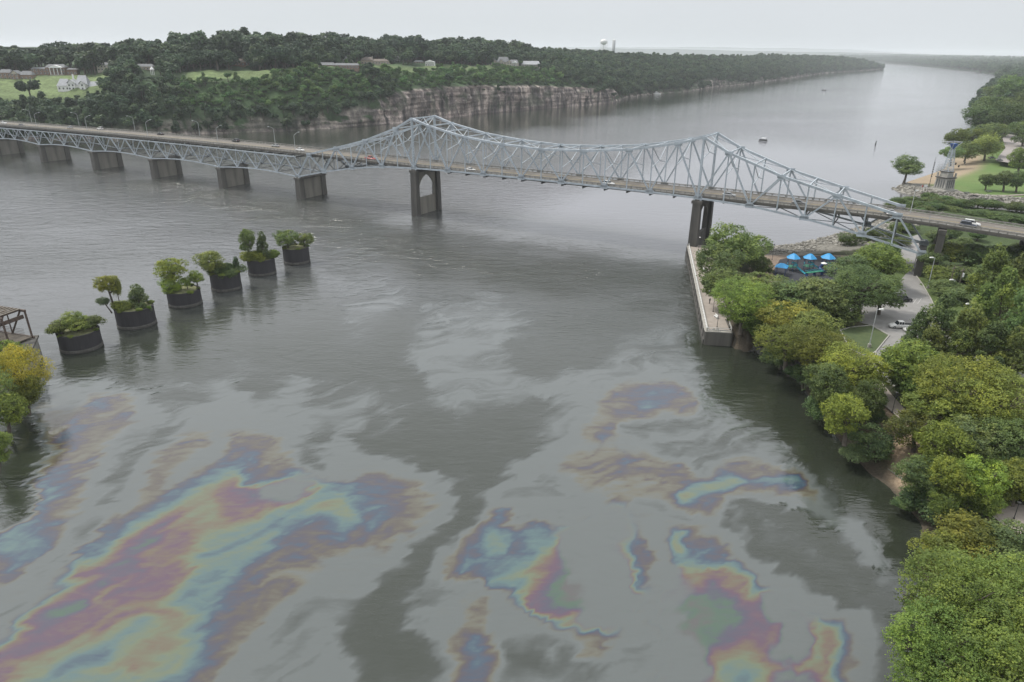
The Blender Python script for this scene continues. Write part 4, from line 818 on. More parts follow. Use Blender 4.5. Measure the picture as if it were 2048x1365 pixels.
    ng.interface.new_socket('Geometry', in_out='INPUT', socket_type='NodeSocketGeometry'); ng.interface.new_socket('Geometry', in_out='OUTPUT', socket_type='NodeSocketGeometry')
    gi = ng.nodes.new('NodeGroupInput'); go = ng.nodes.new('NodeGroupOutput'); ip = ng.nodes.new('GeometryNodeInstanceOnPoints'); jn = ng.nodes.new('GeometryNodeJoinGeometry')
    done = []
    for k in range(4):
        src = next(q for q in bpy.data.objects if q.data == FAR[k])
        oi = ng.nodes.new('GeometryNodeObjectInfo'); oi.inputs['Object'].default_value = src; oi.transform_space = 'ORIGINAL'; oi.inputs['As Instance'].default_value = False
        gt = ng.nodes.new('GeometryNodeGeometryToInstance'); ng.links.new(oi.outputs['Geometry'], gt.inputs[0]); ng.links.new(gt.outputs[0], jn.inputs[0])
    def named(nm, ty):
        a = ng.nodes.new('GeometryNodeInputNamedAttribute'); a.data_type = ty; a.inputs['Name'].default_value = nm; return a
    ng.links.new(gi.outputs[0], ip.inputs['Points']); ng.links.new(jn.outputs[0], ip.inputs['Instance']); ip.inputs['Pick Instance'].default_value = True
    ng.links.new(named('idx', 'INT').outputs['Attribute'], ip.inputs['Instance Index'])
    sv = named('sc', 'FLOAT_VECTOR'); ng.links.new(sv.outputs['Attribute'], ip.inputs['Scale'])
    rv = named('rot', 'FLOAT_VECTOR'); ng.links.new(rv.outputs['Attribute'], ip.inputs['Rotation'])
    ng.links.new(ip.outputs[0], go.inputs[0])
    for nm_, sub_, c_ in (('distant_wood', [q for q in rest if q[4][0] < 1.2], (.85, .95, .95, 1)), ('hillside_scrub', [q for q in rest if q[4][0] >= 1.2], (1.45, 1.75, 1.15, 1))):
        o = link(nm_, np_mesh_points(nm_, sub_)); tag(o, kind='stuff'); o.color = c_
        md = o.modifiers.new('trees', 'NODES'); md.node_group = ng
    print('wood', len(top), len(rest))
def np_mesh_points(name, S):
    me = bpy.data.meshes.new(name); me.vertices.add(len(S)); me.vertices.foreach_set('co', np.array([s[:3] for s in S], np.float32).ravel())
    a = me.attributes.new('idx', 'INT', 'POINT'); a.data.foreach_set('value', np.array([rnd.randrange(4) if s[3] > 4 else rnd.randrange(2) for s in S], np.int32))
    v = np.array([(s[3], s[3], s[3]*rnd.uniform(.85, 1.15)*(1 if s[3] > 4 else .7)) for s in S], np.float32)
    a = me.attributes.new('sc', 'FLOAT_VECTOR', 'POINT'); a.data.foreach_set('vector', v.ravel())
    a = me.attributes.new('rot', 'FLOAT_VECTOR', 'POINT'); a.data.foreach_set('vector', np.array([(0, 0, rnd.uniform(0, 6.28)) for s in S], np.float32).ravel())
    me.materials.append(LEAFD); return me
wood()

# ------------------------------------------------------------------ the highway bridge
HP = 9.144
TOPZ = {1: 22.7, 3: 26.95, 5: 31.5, 7: 37.8, 8: 42.4, 9: 39.75, 11: 36.35, 13: 34.65, 15: 33.9}
BOTZ = {0: 11.1, 2: 15.1, 4: 18.3, 6: 20.5, 8: 21.3, 10: 21.7, 12: 21.8, 14: 21.9}
def topz(i):
    i = 30-i if i > 15 else i
    return TOPZ[i] if i in TOPZ else (TOPZ[i-1]+TOPZ[i+1])/2
def botz(i):
    i = 30-i if i > 15 else i
    return BOTZ[i] if i in BOTZ else ((BOTZ[i-1]+BOTZ.get(i+1, 21.9))/2)
def dz(s): return float(np.interp(s, [-480, -350, -285, -225, -165, -100, -60, 0, 130, 185, 205, 230, 320], [19.2, 21.0, 21.8, 22.5, 22.8, 22.9, 22.6, 22.1, 22.0, 21.6, 20.9, 19.5, 15.0]))
bridge = empty('truss_bridge', B(0, W/2, 0), BA, 'long pale grey steel truss bridge carrying a highway across the river', 'bridge')
BI = Matrix.Translation((-bridge.location.x, -bridge.location.y, 0)); BR = Matrix.Rotation(-BA, 4, 'Z')@BI
def BL(s, v, z): return (s, v-W/2, z)      # local coordinates of the bridge
def part(name, m, build, lab=None, kind=None):
    mb = MB(); build(mb); o = mb.build(name, m, bridge)
    if lab: o['label'] = lab
    if kind: o['kind'] = kind
    return o
def member(name, a, b, w, h=None, m='steel'):
    return part(name, MT[m], lambda q: q.beam(BL(*a), BL(*b), w, h))
def laced(name, a, b, w, m='steel'):       # two channels with battens: reads as a built-up member
    def f(q):
        A, Bv = Vector(BL(*a)), Vector(BL(*b)); off = Vector((0, w*.55, 0))
        q.beam(A+off, Bv+off, w*.8, w*.22, up=(0, 1, 0)); q.beam(A-off, Bv-off, w*.8, w*.22, up=(0, 1, 0))
        n = max(2, int((Bv-A).length/1.1))
        for k in range(n):
            p = A.lerp(Bv, (k+.5)/n); q.box(p, (w*.7, w*.95, .28))
    return part(name, MT[m], f)
def gusset(s, v, z, w, h, up):
    def f(q):
        for t in (-.36, .36):
            q.box((s, v-W/2+t, z), (w, .06, h))
            q.add([(s-w*.5, v-W/2+t-.03, z), (s+w*.5, v-W/2+t-.03, z), (s+w*.28, v-W/2+t-.03, z+up*h*.95), (s-w*.28, v-W/2+t-.03, z+up*h*.95),
                   (s-w*.5, v-W/2+t+.03, z), (s+w*.5, v-W/2+t+.03, z), (s+w*.28, v-W/2+t+.03, z+up*h*.95), (s-w*.28, v-W/2+t+.03, z+up*h*.95)],
                  [(0, 1, 2, 3), (7, 6, 5, 4), (0, 4, 5, 1), (1, 5, 6, 2), (2, 6, 7, 3), (3, 7, 4, 0)])
    part('gusset_plate', MT['steel'], f)
for v in (0, W):
    for i in range(-8, 23):
        k = i+8; s = i*HP
        if k < 30: member('bottom_chord', (s, v, botz(k)), (s+HP, v, botz(k+1)), .62, .62)
        if 1 <= k < 29: member('top_chord', (s, v, topz(k)), (s+HP, v, topz(k+1)), .85, .78)
        if 1 <= k <= 29: (laced if k in (8, 22) else member)('vertical', (s, v, botz(k)+.2), (s, v, topz(k)-.2), .8 if k in (8, 22) else .34)
    # warren diagonals
    nodes = [(k, topz(k) if (k % 2 == 1) else botz(k)) for k in range(0, 31)]
    for (k, z), (k2, z2) in zip(nodes, nodes[1:]):
        s, s2 = (k-8)*HP, (k2-8)*HP
        laced('diagonal', (s, v, z), (s2, v, z2), .50 if abs(k-15) < 6 else .58)
    for k in range(0, 31):
        s = (k-8)*HP; far = v > 1
        if k % 2: gusset(s, v, topz(k)-.1, 2.8, 1.25, -1)
        elif k in (8, 22): gusset(s, v, botz(k), 2.9, 1.5, 1); gusset(s, v, topz(k)-.1, 1.7, .9, -1)
        else: gusset(s, v, botz(k), 2.9, 1.3, 1)
for k in range(1, 30):                     # cross members between the trusses
    s = (k-8)*HP; zt, zb = topz(k), botz(k); d = dz(s)
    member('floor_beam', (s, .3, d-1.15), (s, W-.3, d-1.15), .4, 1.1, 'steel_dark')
    if zt > d+6.2:
        member('cross_strut', (s, 0, zt), (s, W, zt), .34, .45)
        zk = max(d+5.6, zt-(4.5 if zt-d < 12 else 7.5))
        def sway(q, s=s, zt=zt, zk=zk):
            m = W/2
            q.beam(BL(s, .2, zk), BL(s, m, zk+1.7), .22); q.beam(BL(s, W-.2, zk), BL(s, m, zk+1.7), .22)
            q.beam(BL(s, m, zk+1.7), BL(s, .2, zt-.3), .22); q.beam(BL(s, m, zk+1.7), BL(s, W-.2, zt-.3), .22)
        part('sway_frame', MT['steel'], sway)
    elif zt > d+3.4:
        member('cross_strut', (s, 0, zt), (s, W, zt), .34, .45)
    if zb < d-3:
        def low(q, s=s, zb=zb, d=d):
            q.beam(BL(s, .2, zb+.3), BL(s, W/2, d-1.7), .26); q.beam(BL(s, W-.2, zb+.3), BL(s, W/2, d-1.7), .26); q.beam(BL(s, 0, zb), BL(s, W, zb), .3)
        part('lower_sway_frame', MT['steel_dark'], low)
for k in range(1, 29):                     # lateral bracing in the planes of the chords
    s = (k-8)*HP; s2 = s+HP
    if min(topz(k), topz(k+1)) > dz(s)+4.0 and topz(k) > 26.5:
        if k % 2: member('top_lateral', (s, 0, topz(k)), (s2, W/2, topz(k+1)), .2); member('top_lateral', (s, W, topz(k)), (s2, W/2, topz(k+1)), .2)
        else: member('top_lateral', (s, W/2, topz(k)), (s2, 0, topz(k+1)), .2); member('top_lateral', (s, W/2, topz(k)), (s2, W, topz(k+1)), .2)
for k in range(0, 30, 2):
    s = (k-8)*HP; s2 = s+2*HP
    member('bottom_lateral', (s, 0, botz(k)-.1), (s2, W, botz(k+2)-.1), .24); member('bottom_lateral', (s, W, botz(k)-.12), (s2, 0, botz(k+2)-.12), .24)
# approach spans on the left: deck trusses with an arched lower chord
PS = [-73.15-58.6*j for j in range(0, 8)]
for j in range(7):
    s1, s0 = PS[j], PS[j+1]; n = 8; 
    for v in (0, W):
        def zb(a): return 11.1+1.5*math.sin(PI*a)
        def zt(s): return dz(s)-1.9
        P_ = [(s0+(s1-s0)*i/n, zb(i/n) if i % 2 == 0 else zt(s0+(s1-s0)*i/n)) for i in range(n+1)]
        for i in range(n):
            a, b = P_[i], P_[i+1]; member('approach_diagonal', (a[0], v, a[1]), (b[0], v, b[1]), .42)
        for i in range(n+1):
            s = P_[i][0]
            if i % 2 == 0 and i < n: member('approach_post', (s, v, zb(i/n)), (s, v, zt(s)), .28)
            if i % 2 == 0 and i < n: member('bottom_chord', (s, v, zb(i/n)), (P_[i+1][0], v, zb((i+1)/n)), .5, .5); member('bottom_chord', (P_[i+1][0], v, zb((i+1)/n)), (P_[i+2][0], v, zb((i+2)/n)), .5, .5)
        member('approach_top_chord', (s0, v, zt(s0)), (s1, v, zt(s1)), .4, .5)
    for i in range(0, n+1):
        s = P_[i][0]
        def fr(q, s=s, i=i):
            a = zb(i/n); b = dz(s)-2.0
            q.beam(BL(s, 0, b), BL(s, W, b), .3, .6)
            if i % 2 == 0: q.beam(BL(s, 0, a), BL(s, W, a), .25); q.beam(BL(s, 0, a), BL(s, W, b), .18); q.beam(BL(s, W, a), BL(s, 0, b), .18)
        part('cross_frame', MT['steel_dark'], fr)
# deck, walkways and parapets, swept along the roadway
def sweep(q, prof, s0, s1, step=6.0):
    n = max(1, int((s1-s0)/step)); rows = []
    for i in range(n+1):
        s = s0+(s1-s0)*i/n; rows.append([BL(s, v, dz(s)+z) for v, z in prof])
    k = len(prof); b = []
    for r in rows: b += r
    f = [(i*k+j, i*k+(j+1) % k, (i+1)*k+(j+1) % k, (i+1)*k+j) for i in range(n) for j in range(k)]
    q.add(b, f); q.f.append(tuple(len(q.v)-len(b)+j for j in range(k))); q.m.append(0); q.f.append(tuple(len(q.v)-k+j for j in range(k-1, -1, -1))); q.m.append(0)
S0, S1 = -483., 330.
V0, V1 = .75, W-.75
def road_mat():
    m, nt, p = new_mat('bridge_roadway'); L = nt.links
    tcn = N(nt, 'ShaderNodeTexCoord'); sx = N(nt, 'ShaderNodeSeparateXYZ'); L.new(tcn.outputs['Object'], sx.inputs[0])
    mp = N(nt, 'ShaderNodeMapping'); mp.inputs['Scale'].default_value = (.05, 1.2, 1); L.new(tcn.outputs['Object'], mp.inputs[0])
    n1 = N(nt, 'ShaderNodeTexNoise'); n1.inputs['Scale'].default_value = 1.6; n1.inputs['Detail'].default_value = 8; n1.inputs['Roughness'].default_value = .7; L.new(mp.outputs[0], n1.inputs['Vector'])
    r = N(nt, 'ShaderNodeValToRGB'); r.color_ramp.elements[0].position = .3; r.color_ramp.elements[0].color = (.085, .075, .063, 1); r.color_ramp.elements[1].position = .7; r.color_ramp.elements[1].color = (.20, .18, .155, 1); L.new(n1.outputs[0], r.inputs[0])
    L.new(r.outputs[0], p.inputs['Base Color']); p.inputs['Roughness'].default_value = .9
    return m
part('deck', road_mat(), lambda q: sweep(q, [(V0, -.35), (V1, -.35), (V1, 0), (V0, 0)], S0, S1))
for a in (V0+.0, V1-1.0): part('walkway', MT['parapet'], lambda q: sweep(q, [(a, .004), (a+1.0, .004), (a+1.0, .2), (a, .2)], S0, S1))
for a in (V0-.05, V1-.2):
    def rail(q, a=a):
        sweep(q, [(a, .72), (a+.26, .72), (a+.26, 1.0), (a, 1.0)], S0, S1); sweep(q, [(a+.05, .42), (a+.2, .42), (a+.2, .56), (a+.05, .56)], S0, S1)
    part('parapet_rail', MT['parapet'], rail)
    def posts(q, a=a):
        s = S0+1
        while s < S1-1: q.box(BL(s, a+.13, dz(s)+.36), (.32, .28, .74)); s += 2.3
    part('parapet_posts', MT['parapet'], posts, kind='stuff')
for v in (V0+.1, 3.2, 5.6, 8.3, 11, 13.4, V1-.1):
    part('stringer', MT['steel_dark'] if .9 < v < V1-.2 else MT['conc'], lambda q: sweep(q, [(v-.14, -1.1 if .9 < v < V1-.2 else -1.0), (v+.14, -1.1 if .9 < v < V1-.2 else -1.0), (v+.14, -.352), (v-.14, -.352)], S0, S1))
for v, m_ in ((8.0, 'line_y'), (8.5, 'line_y')): part('centre_line', MT[m_], lambda q: sweep(q, [(v-.07, .003), (v+.07, .003), (v+.07, .007), (v-.07, .007)], S0, S1))
def dash(q):
    for v in (5.0, 11.6):
        s = S0
        while s < S1: 
            z = dz(s+1.5)+.006; z2 = dz(s)+.006; z3 = dz(s+3)+.006; q.add([BL(s, v-.07, z2), BL(s+3, v-.07, z3), BL(s+3, v+.07, z3), BL(s, v+.07, z2)], [(0, 1, 2, 3)]); s += 9
part('lane_dashes', MT['line_w'], dash, kind='stuff')
def joints(q):
    for s in [p for p in PS]+[0, 128, 201]+[(k-8)*HP for k in range(2, 30, 4)]: q.box(BL(s, W/2, dz(s)+.003), (.25, V1-V0-2.1, .01))
part('expansion_joints', MT['steel_dark'], joints, kind='stuff')
# piers
def solid_pier(s, top=10.6, m='conc'):
    p = link('pier', None, bridge); p.location = BL(s, W/2, 0)
    def add(nm, f, mm): mb = MB(); f(mb); mb.build(nm, MT[mm], p)
    def tapered(q, c, w, l, z0, z1, t=.9):
        q.box((c[0], c[1], (z0+z1)/2), (w, l, z1-z0), 0, t)
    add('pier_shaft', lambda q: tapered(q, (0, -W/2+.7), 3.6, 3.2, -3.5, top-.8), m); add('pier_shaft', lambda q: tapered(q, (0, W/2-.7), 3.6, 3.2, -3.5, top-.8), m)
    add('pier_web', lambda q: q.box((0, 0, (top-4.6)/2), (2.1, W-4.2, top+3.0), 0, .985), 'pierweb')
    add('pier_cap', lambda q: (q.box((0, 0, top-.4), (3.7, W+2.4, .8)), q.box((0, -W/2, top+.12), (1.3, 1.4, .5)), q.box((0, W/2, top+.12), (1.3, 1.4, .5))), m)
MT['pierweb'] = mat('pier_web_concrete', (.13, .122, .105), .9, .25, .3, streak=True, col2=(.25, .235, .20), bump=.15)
for s in PS: solid_pier(s)
def arch_pier(s, top=20.6, m='conc_dark'):
    p = link('pier', None, bridge); p.location = BL(s, W/2, 0)
    def add(nm, f, mm): mb = MB(); f(mb); mb.build(nm, MT[mm], p)
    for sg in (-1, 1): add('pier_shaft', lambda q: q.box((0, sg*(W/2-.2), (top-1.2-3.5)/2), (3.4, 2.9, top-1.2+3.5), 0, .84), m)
    a, zb_, zs, za = 6.0, 7.8, 10.4, 17.6
    def web(q):
        n = 18; t = .5
        for sx in (-t, t):
            prev = None
            for i in range(n+1):
                y = -a+2*a*i/n; za_ = zs+(za-zs)*math.sqrt(max(0, 1-(abs(y)/a)**1.55)); cur = (y, za_)
                if prev:
                    vs = [(sx, prev[0], prev[1]), (sx, cur[0], cur[1]), (sx, cur[0], top-1.0), (sx, prev[0], top-1.0)]
                    q.add(vs, [(0, 1, 2, 3) if sx > 0 else (3, 2, 1, 0)])
                    if sx > 0: q.add([(-t, prev[0], prev[1]), (t, prev[0], prev[1]), (t, cur[0], cur[1]), (-t, cur[0], cur[1])], [(0, 1, 2, 3)])
                prev = cur
        q.box((0, 0, (zb_-3.5)/2), (2*t, W-2.2, zb_+3.5)); 
        for sg in (-1, 1): q.box((0, sg*(a+.6), (zb_+top-1)/2), (2*t-.01, 1.2, top-1-zb_))
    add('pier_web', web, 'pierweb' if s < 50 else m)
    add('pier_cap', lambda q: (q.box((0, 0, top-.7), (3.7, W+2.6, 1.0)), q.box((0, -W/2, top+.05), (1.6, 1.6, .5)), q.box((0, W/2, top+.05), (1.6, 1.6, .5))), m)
arch_pier(0); arch_pier(14*HP)
# end bent at the foot of the right-hand truss and slim columns under the approach
def bent(s, top, m='conc_dark'):
    p = link('pier', None, bridge); p.location = BL(s, W/2, 0)
    for v in (-W/2+.3, W/2-.3): mb = MB(); mb.box((0, v, (top+1)/2), (2.0, 2.0, top-1)); mb.build('column', MT[m], p)
    mb = MB(); mb.box((0, 0, top), (2.2, W+2, 1.2)); mb.build('pier_cap', MT[m], p)
bent(22*HP, 9.8); bent(22*HP+4, dz(206)-2.0)
for s in (228, 252, 276, 300): bent(s, dz(s)-1.9)

# street lamps on the bridge
def lamp(s, v, first=[None]):
    sg = 1 if v < W/2 else -1
    if first[0] is None:
        o = empty('street_lamp', (0, 0, 0)); mb = MB(); mb.tube([(0, 0, 0), (0, 0, 7.0), (0, .25, 7.4)], [.13, .09, .08], 8); mb.build('pole', MT['pole'], o)
        mb = MB(); mb.tube([(0, .2, 7.3), (0, 1.6, 8.1), (0, 2.9, 8.5)], [.08, .065, .05], 6); mb.build('arm', MT['pole'], o)
        mb = MB(); mb.box((0, 3.3, 8.53), (.42, 1.1, .2), 0, .75); h = mb.build('lamp_head', MT['pole'], o)
        mb = MB(); mb.box((0, 3.35, 8.41), (.3, .6, .05)); mb.build('lens', MT['lampglass'], h)
        first[0] = o; t = o
    else: t = copy_tree(first[0])
    t.location = B(s, v, dz(s)+1.0); t.rotation_euler.z = BA+(0 if sg > 0 else PI)
    return t
ordn = ['nearest', 'second', 'third', 'fourth', 'fifth']
for i, s in enumerate((-104.5, -165.3, -225.9, -285.3, -342.4)):
    tag(lamp(s, W-.6), 'arm lamp on the far parapet, %s of its row from the big truss' % ordn[i], 'street lamp', 'lamps along the bridge approach')
for i, s in enumerate((-73.5, -130.5, -190.5, -250., -306.6)):
    tag(lamp(s, .6), 'arm lamp on the near parapet, %s of its row from the big truss' % ordn[i], 'street lamp', 'lamps along the bridge approach')

# ------------------------------------------------------------------ vehicles
PAINT = dict(white=(.62, .62, .60), dark=(.018, .02, .023), silver=(.32, .33, .33), grey=(.14, .145, .14), red=(.36, .02, .018), navy=(.02, .028, .045), black=(.01, .01, .011))
PM = {k: mat('car_paint_'+k, v, .28, .04, 1.0, spec=.6) for k, v in PAINT.items()}
def loft(q, prof, closed=True):
    """prof: list of (x, half width, z low, z high) sections"""
    rows = []
    for x, w, z0, z1 in prof:
        rows.append([(x, -w, z0), (x, w, z0), (x, w, z0+(z1-z0)*.55), (x, w*.86, z1), (x, -w*.86, z1), (x, -w, z0+(z1-z0)*.55)])
    k = 6; b = [p for r in rows for p in r]; n = len(rows)
    q.add(b, [(i*k+j, i*k+(j+1) % k, (i+1)*k+(j+1) % k, (i+1)*k+j) for i in range(n-1) for j in range(k)]+[tuple(range(k-1, -1, -1)), tuple((n-1)*k+j for j in range(k))])
def car(kind, paint, loc, rz, label, group=None):
    o = empty({'sedan': 'sedan_car', 'suv': 'suv_car', 'pickup': 'pickup_truck'}[kind], loc, rz, label, 'truck' if kind == 'pickup' else 'car', group)
    L = {'sedan': 4.7, 'suv': 4.8, 'pickup': 5.6}[kind]/2; w = .92; h = {'sedan': .92, 'suv': 1.08, 'pickup': 1.12}[kind]
    mb = MB(); loft(mb, [(-L, w*.86, .34, h*.86), (-L+.12, w*.97, .26, h*.97), (-L*.4, w, .24, h), (L*.35, w, .24, h*.99), (L*.8, w*.97, .25, h*.88), (L-.1, w*.9, .28, h*.76), (L, w*.8, .36, h*.66)]); bd = mb.build('body', PM[paint], o, True)
    H = {'sedan': 1.45, 'suv': 1.78, 'pickup': 1.85}[kind]
    x0, x1, x2, x3 = {'sedan': (-1.75, -1.05, .35, 1.15), 'suv': (-2.3, -2.0, .45, 1.1), 'pickup': (-.7, -.55, .75, 1.35)}[kind]
    mb = MB(); loft(mb, [(x0, w*.88, h*.9, h*.95), (x1, w*.84, h*.9, H-.06), (x2, w*.84, h*.9, H-.06), (x3, w*.88, h*.85, h*.92)]); mb.build('windows', MT['glassd'], o)
    mb = MB(); mb.box(((x1+x2)/2, 0, H-.02), (x2-x1+.05, w*1.5, .07), 0, .94)
    for x in ((x1+x2)/2, x1+.03, x2-.02): mb.box((x, w*.8, (h+H)/2-.03), (.09, .09, H-h-.05), 0, .85); mb.box((x, -w*.8, (h+H)/2-.03), (.09, .09, H-h-.05), 0, .85)
    mb.build('roof', PM[paint], o)
    if kind == 'pickup': mb = MB(); mb.box((-1.75, 0, h+.005), (1.9, 1.45, .05)); mb.build('truck_bed', MT['tyre'], o)
    for x in (-L*.62, L*.62):
        for s in (-1, 1):
            mb = MB(); mb.tube([(x, s*w*.78, .34), (x, s*(w+.01), .34)], .34, 14); wh = mb.build('wheel', MT['tyre'], o)
            mb = MB(); mb.tube([(x, s*(w), .34), (x, s*(w+.025), .34)], .2, 10); mb.build('rim', MT['chrome'], wh)
    for s in (-1, 1):
        mb = MB(); mb.box((L-.1, s*w*.62, h*.66), (.12, .36, .14)); mb.build('headlight', MT['lampglass'], o)
        mb = MB(); mb.box((-L+.03, s*w*.68, h*.8), (.1, .3, .16)); mb.build('tail_light', MT['redl'], o)
        mb = MB(); mb.box((x3-.35, s*(w+.1), h+.06), (.14, .2, .13)); mb.build('mirror', PM[paint], o)
    for s in (-1, 1): mb = MB(); mb.box((x1+(x2-x1)*.5, s*(w-.005), h*.62), (.025, .02, h*.55)); mb.build('door_seam', MT['tyre'], o)
    return o
CARS = [(-359.5, 6.4, 'suv', 'white', 'white vehicle at the far left edge of the bridge approach'), (-331, 3.3, 'sedan', 'dark', 'dark car near the left edge of the bridge approach'),
 (-285.5, 9.9, 'sedan', 'silver', 'small pale car beside the third pair of bridge lamps'), (-257.7, 13.2, 'suv', 'white', 'white van like vehicle in the far lane between two lamp pairs on the approach'), (-197.4, 13.2, 'sedan', 'dark', 'black sedan in the far lane, left of the lamp above the third pier'),
 (-132, 13.2, 'suv', 'dark', 'dark hatchback in the far lane above the last but one approach pier'), (-97.8, 9.9, 'sedan', 'silver', 'silver sedan under the last far side lamp before the truss'),
 (-76, 6.2, 'sedan', 'white', 'white sedan beside the last near side lamp before the truss'), (-28, 3.3, 'pickup', 'red', 'red pickup truck inside the left half of the truss'),
 (27.8, 3.3, 'sedan', 'white', 'light sedan just right of the left truss tower'), (72, 3.3, 'sedan', 'dark', 'dark car half hidden by a gusset at mid span'), (91.8, 3.3, 'suv', 'white', 'white SUV on the deck right of mid span'),
 (137.5, 6.0, 'sedan', 'silver', 'silver sedan just right of the right truss tower'), (161.5, 5.4, 'sedan', 'grey', 'grey sedan in the right anchor span of the truss'), (191, 3.3, 'sedan', 'silver', 'silver sedan passing under the low right end of the truss'),
 (190, 6.6, 'sedan', 'grey', 'dark grey car beyond the silver sedan at the right end of the truss'), (212.5, 6.6, 'suv', 'white', 'white SUV on the right approach in the farther lane'), (211.5, 3.2, 'suv', 'navy', 'dark blue SUV beside the white one on the right approach')]
for s, v, k, p, lab in CARS:
    z = dz(s); slope = math.atan2(dz(s+3)-dz(s-3), 6)
    c = car(k, p, B(s, v, z+.012), BA+(0 if v < 8.2 else PI), lab, 'vehicles crossing the bridge'); c.rotation_euler = (0, -slope if v < 8.2 else slope, c.rotation_euler.z)

# ------------------------------------------------------------------ six overgrown cofferdam drums of the old draw span
def drum_at(px, py, R): P = G(px, py); u = P/np.linalg.norm(P); return P+u*R
DR = [(167, 707.5, 4.75, 4.6, 'first'), (277, 660, 4.85, 5.2, 'second'), (373, 617.5, 4.6, 4.5, 'third'), (455, 585, 4.5, 5.5, 'fourth'), (526, 554, 4.45, 5.3, 'fifth'), (595, 531, 4.5, 5.5, 'sixth')]
DC = []
for i, (px, py, R, H, o_) in enumerate(DR):
    P = drum_at(px, py, R); DC.append((P, R, H))
    t = empty('cofferdam_drum', (P[0], P[1], 0), 0, 'black round river pier topped with greenery, %s from the left in the row of six' % o_, 'pier', 'round piers of the vanished swing span')
    mb = MB(); n = 48; prof = [(R+.0, -4), (R+.02, .0), (R, .8), (R-.02, H-.25), (R+.05, H-.22), (R+.05, H), (R-.35, H), (R-.4, H-.5)]
    rows = [[(r*math.cos(2*PI*k/n)*(1+.004*math.sin(k*9)), r*math.sin(2*PI*k/n), z) for k in range(n)] for r, z in prof]
    mb.add([p for r in rows for p in r], [(j*n+k, j*n+(k+1) % n, (j+1)*n+(k+1) % n, (j+1)*n+k) for j in range(len(prof)-1) for k in range(n)]); mb.build('drum_wall', MT['drum'], t)
    mb = MB(); rows = [[(r*math.cos(2*PI*k/n), r*math.sin(2*PI*k/n), z) for k in range(n)] for r, z in ((R+.06, .12), (R+.12, .3), (R+.1, .75), (R+.02, .95))]
    mb.add([p for r in rows for p in r], [(j*n+k, j*n+(k+1) % n, (j+1)*n+(k+1) % n, (j+1)*n+k) for j in range(3) for k in range(n)]); mb.build('waterline_band', MT['drumrim'], t)
    # soil and grass on top
    a = np.linspace(0, 2*PI, 40, endpoint=False); V = [(0, 0, H-.1)]
    for r in (.35, .7, .93): V += [(R*r*math.cos(q), R*r*math.sin(q), H-.28+rnd.uniform(-.1, .22)) for q in a]
    F = [(0, 1+k, 1+(k+1) % 40) for k in range(40)]+[(1+j*40+k, 1+(j+1)*40+k, 1+(j+1)*40+(k+1) % 40, 1+j*40+(k+1) % 40) for j in range(2) for k in range(40)]
    mb = MB(); mb.add(V, F); mb.build('soil_top', MT['moss'] if 'moss' in MT else MT.setdefault('moss', mat('grassy_soil', (.10, .115, .05), .95, .3, 1.2, col2=(.24, .24, .12))), t)
for i, (P_, R_, H_) in enumerate(DC):
    for k in range(6):
        a_ = k*PI/3+rnd.uniform(-.4, .4); rr_ = rnd.uniform(.55, 1.15); q_ = P_+np.array([math.cos(a_), math.sin(a_)])*(R_-.35)
        tree('weed_tuft', q_, H_+rr_*.15, rr_, rr_*.7, 'shrub', mixc(OLIVE, BRIGHT, rnd.random()), 'ragged weed tuft on the rim of the %s black river pier' % DR[i][4], H_-.5, 'weed tufts on the %s river pier' % DR[i][4], None, 'weeds')
def dtree(i, px, py, rpx, rzpx, kind, tint, label, cat='tree', name='small_tree', off=None, g='plants growing on the river piers'):
    if kind == 'spread': kind = 'round'
    if kind == 'shrub': rzpx = max(rzpx, rpx*.72); rpx *= .95; py += 2
    elif kind == 'round': rzpx = max(rzpx, rpx*.8); rpx *= .92
    P, R, H = DC[i]; D = depth(P)
    r = ray(px, py); t = ((P+np.array([0, 0]))@(P/np.linalg.norm(P)))/(np.array(r[:2])@(P/np.linalg.norm(P))); C_ = np.array([r[0]*t, r[1]*t]); z = CAMH+r[2]*t
    if off: C_ = C_+np.array(off)
    d = C_-P; l = np.hypot(*d); base = P+d*min(1, (R-.8)/max(l, .1))
    s = D/FPX
    return tree(name, C_, z, rpx*s, rzpx*s, kind, tint, label, H-.2, g, base, cat)
dtree(0, 152, 645, 30, 19, 'round', mixc(GREEN, OLIVE), 'rounded green shrub mass overhanging the first black river pier', 'shrub', 'leafy_shrub')
dtree(0, 120, 652, 26, 15, 'shrub', OLIVE, 'low shrub hanging over the left rim of the first black river pier', 'shrub', 'leafy_shrub')
dtree(0, 180, 640, 22, 17, 'shrub', GREEN, 'dense shrub at the right rim of the first black river pier', 'shrub', 'leafy_shrub')
dtree(1, 276, 598, 28, 26, 'cone', mixc(GREY, DARK, .4), 'dark conical bush on the second black river pier', 'bush', 'cedar_bush')
dtree(1, 213, 568, 22, 12, 'spread', YELLOW, 'leaning flat topped yellow green tree on the second black river pier', 'tree', 'leaning_tree')
dtree(1, 232, 575, 9, 24, 'willow', OLIVE, 'vine hung trunk tree beside the conical bush on the second pier', 'tree', 'vine_tree')
dtree(1, 206, 603, 12, 9, 'willow', GREY, 'drooping grey green branch tuft left of the second pier', 'branch', 'drooping_branch')
dtree(1, 240, 608, 22, 14, 'shrub', OLIVE, 'low brush at the foot of the conical bush on the second pier', 'shrub', 'leafy_shrub')
dtree(2, 342, 536, 30, 21, 'spread', mixc(YELLOW, RUST, .3), 'tall yellowish tree on the left rim of the third pier', 'tree', 'leaning_tree')
dtree(2, 345, 570, 24, 20, 'round', mixc(BRIGHT, YELLOW, .4), 'bright green bush under the yellowish tree on the third pier', 'bush', 'leafy_shrub')
dtree(2, 392, 552, 16, 12, 'spread', mixc(GREEN, YELLOW, .6), 'thin sapling at the back of the third pier', 'tree', 'sapling')
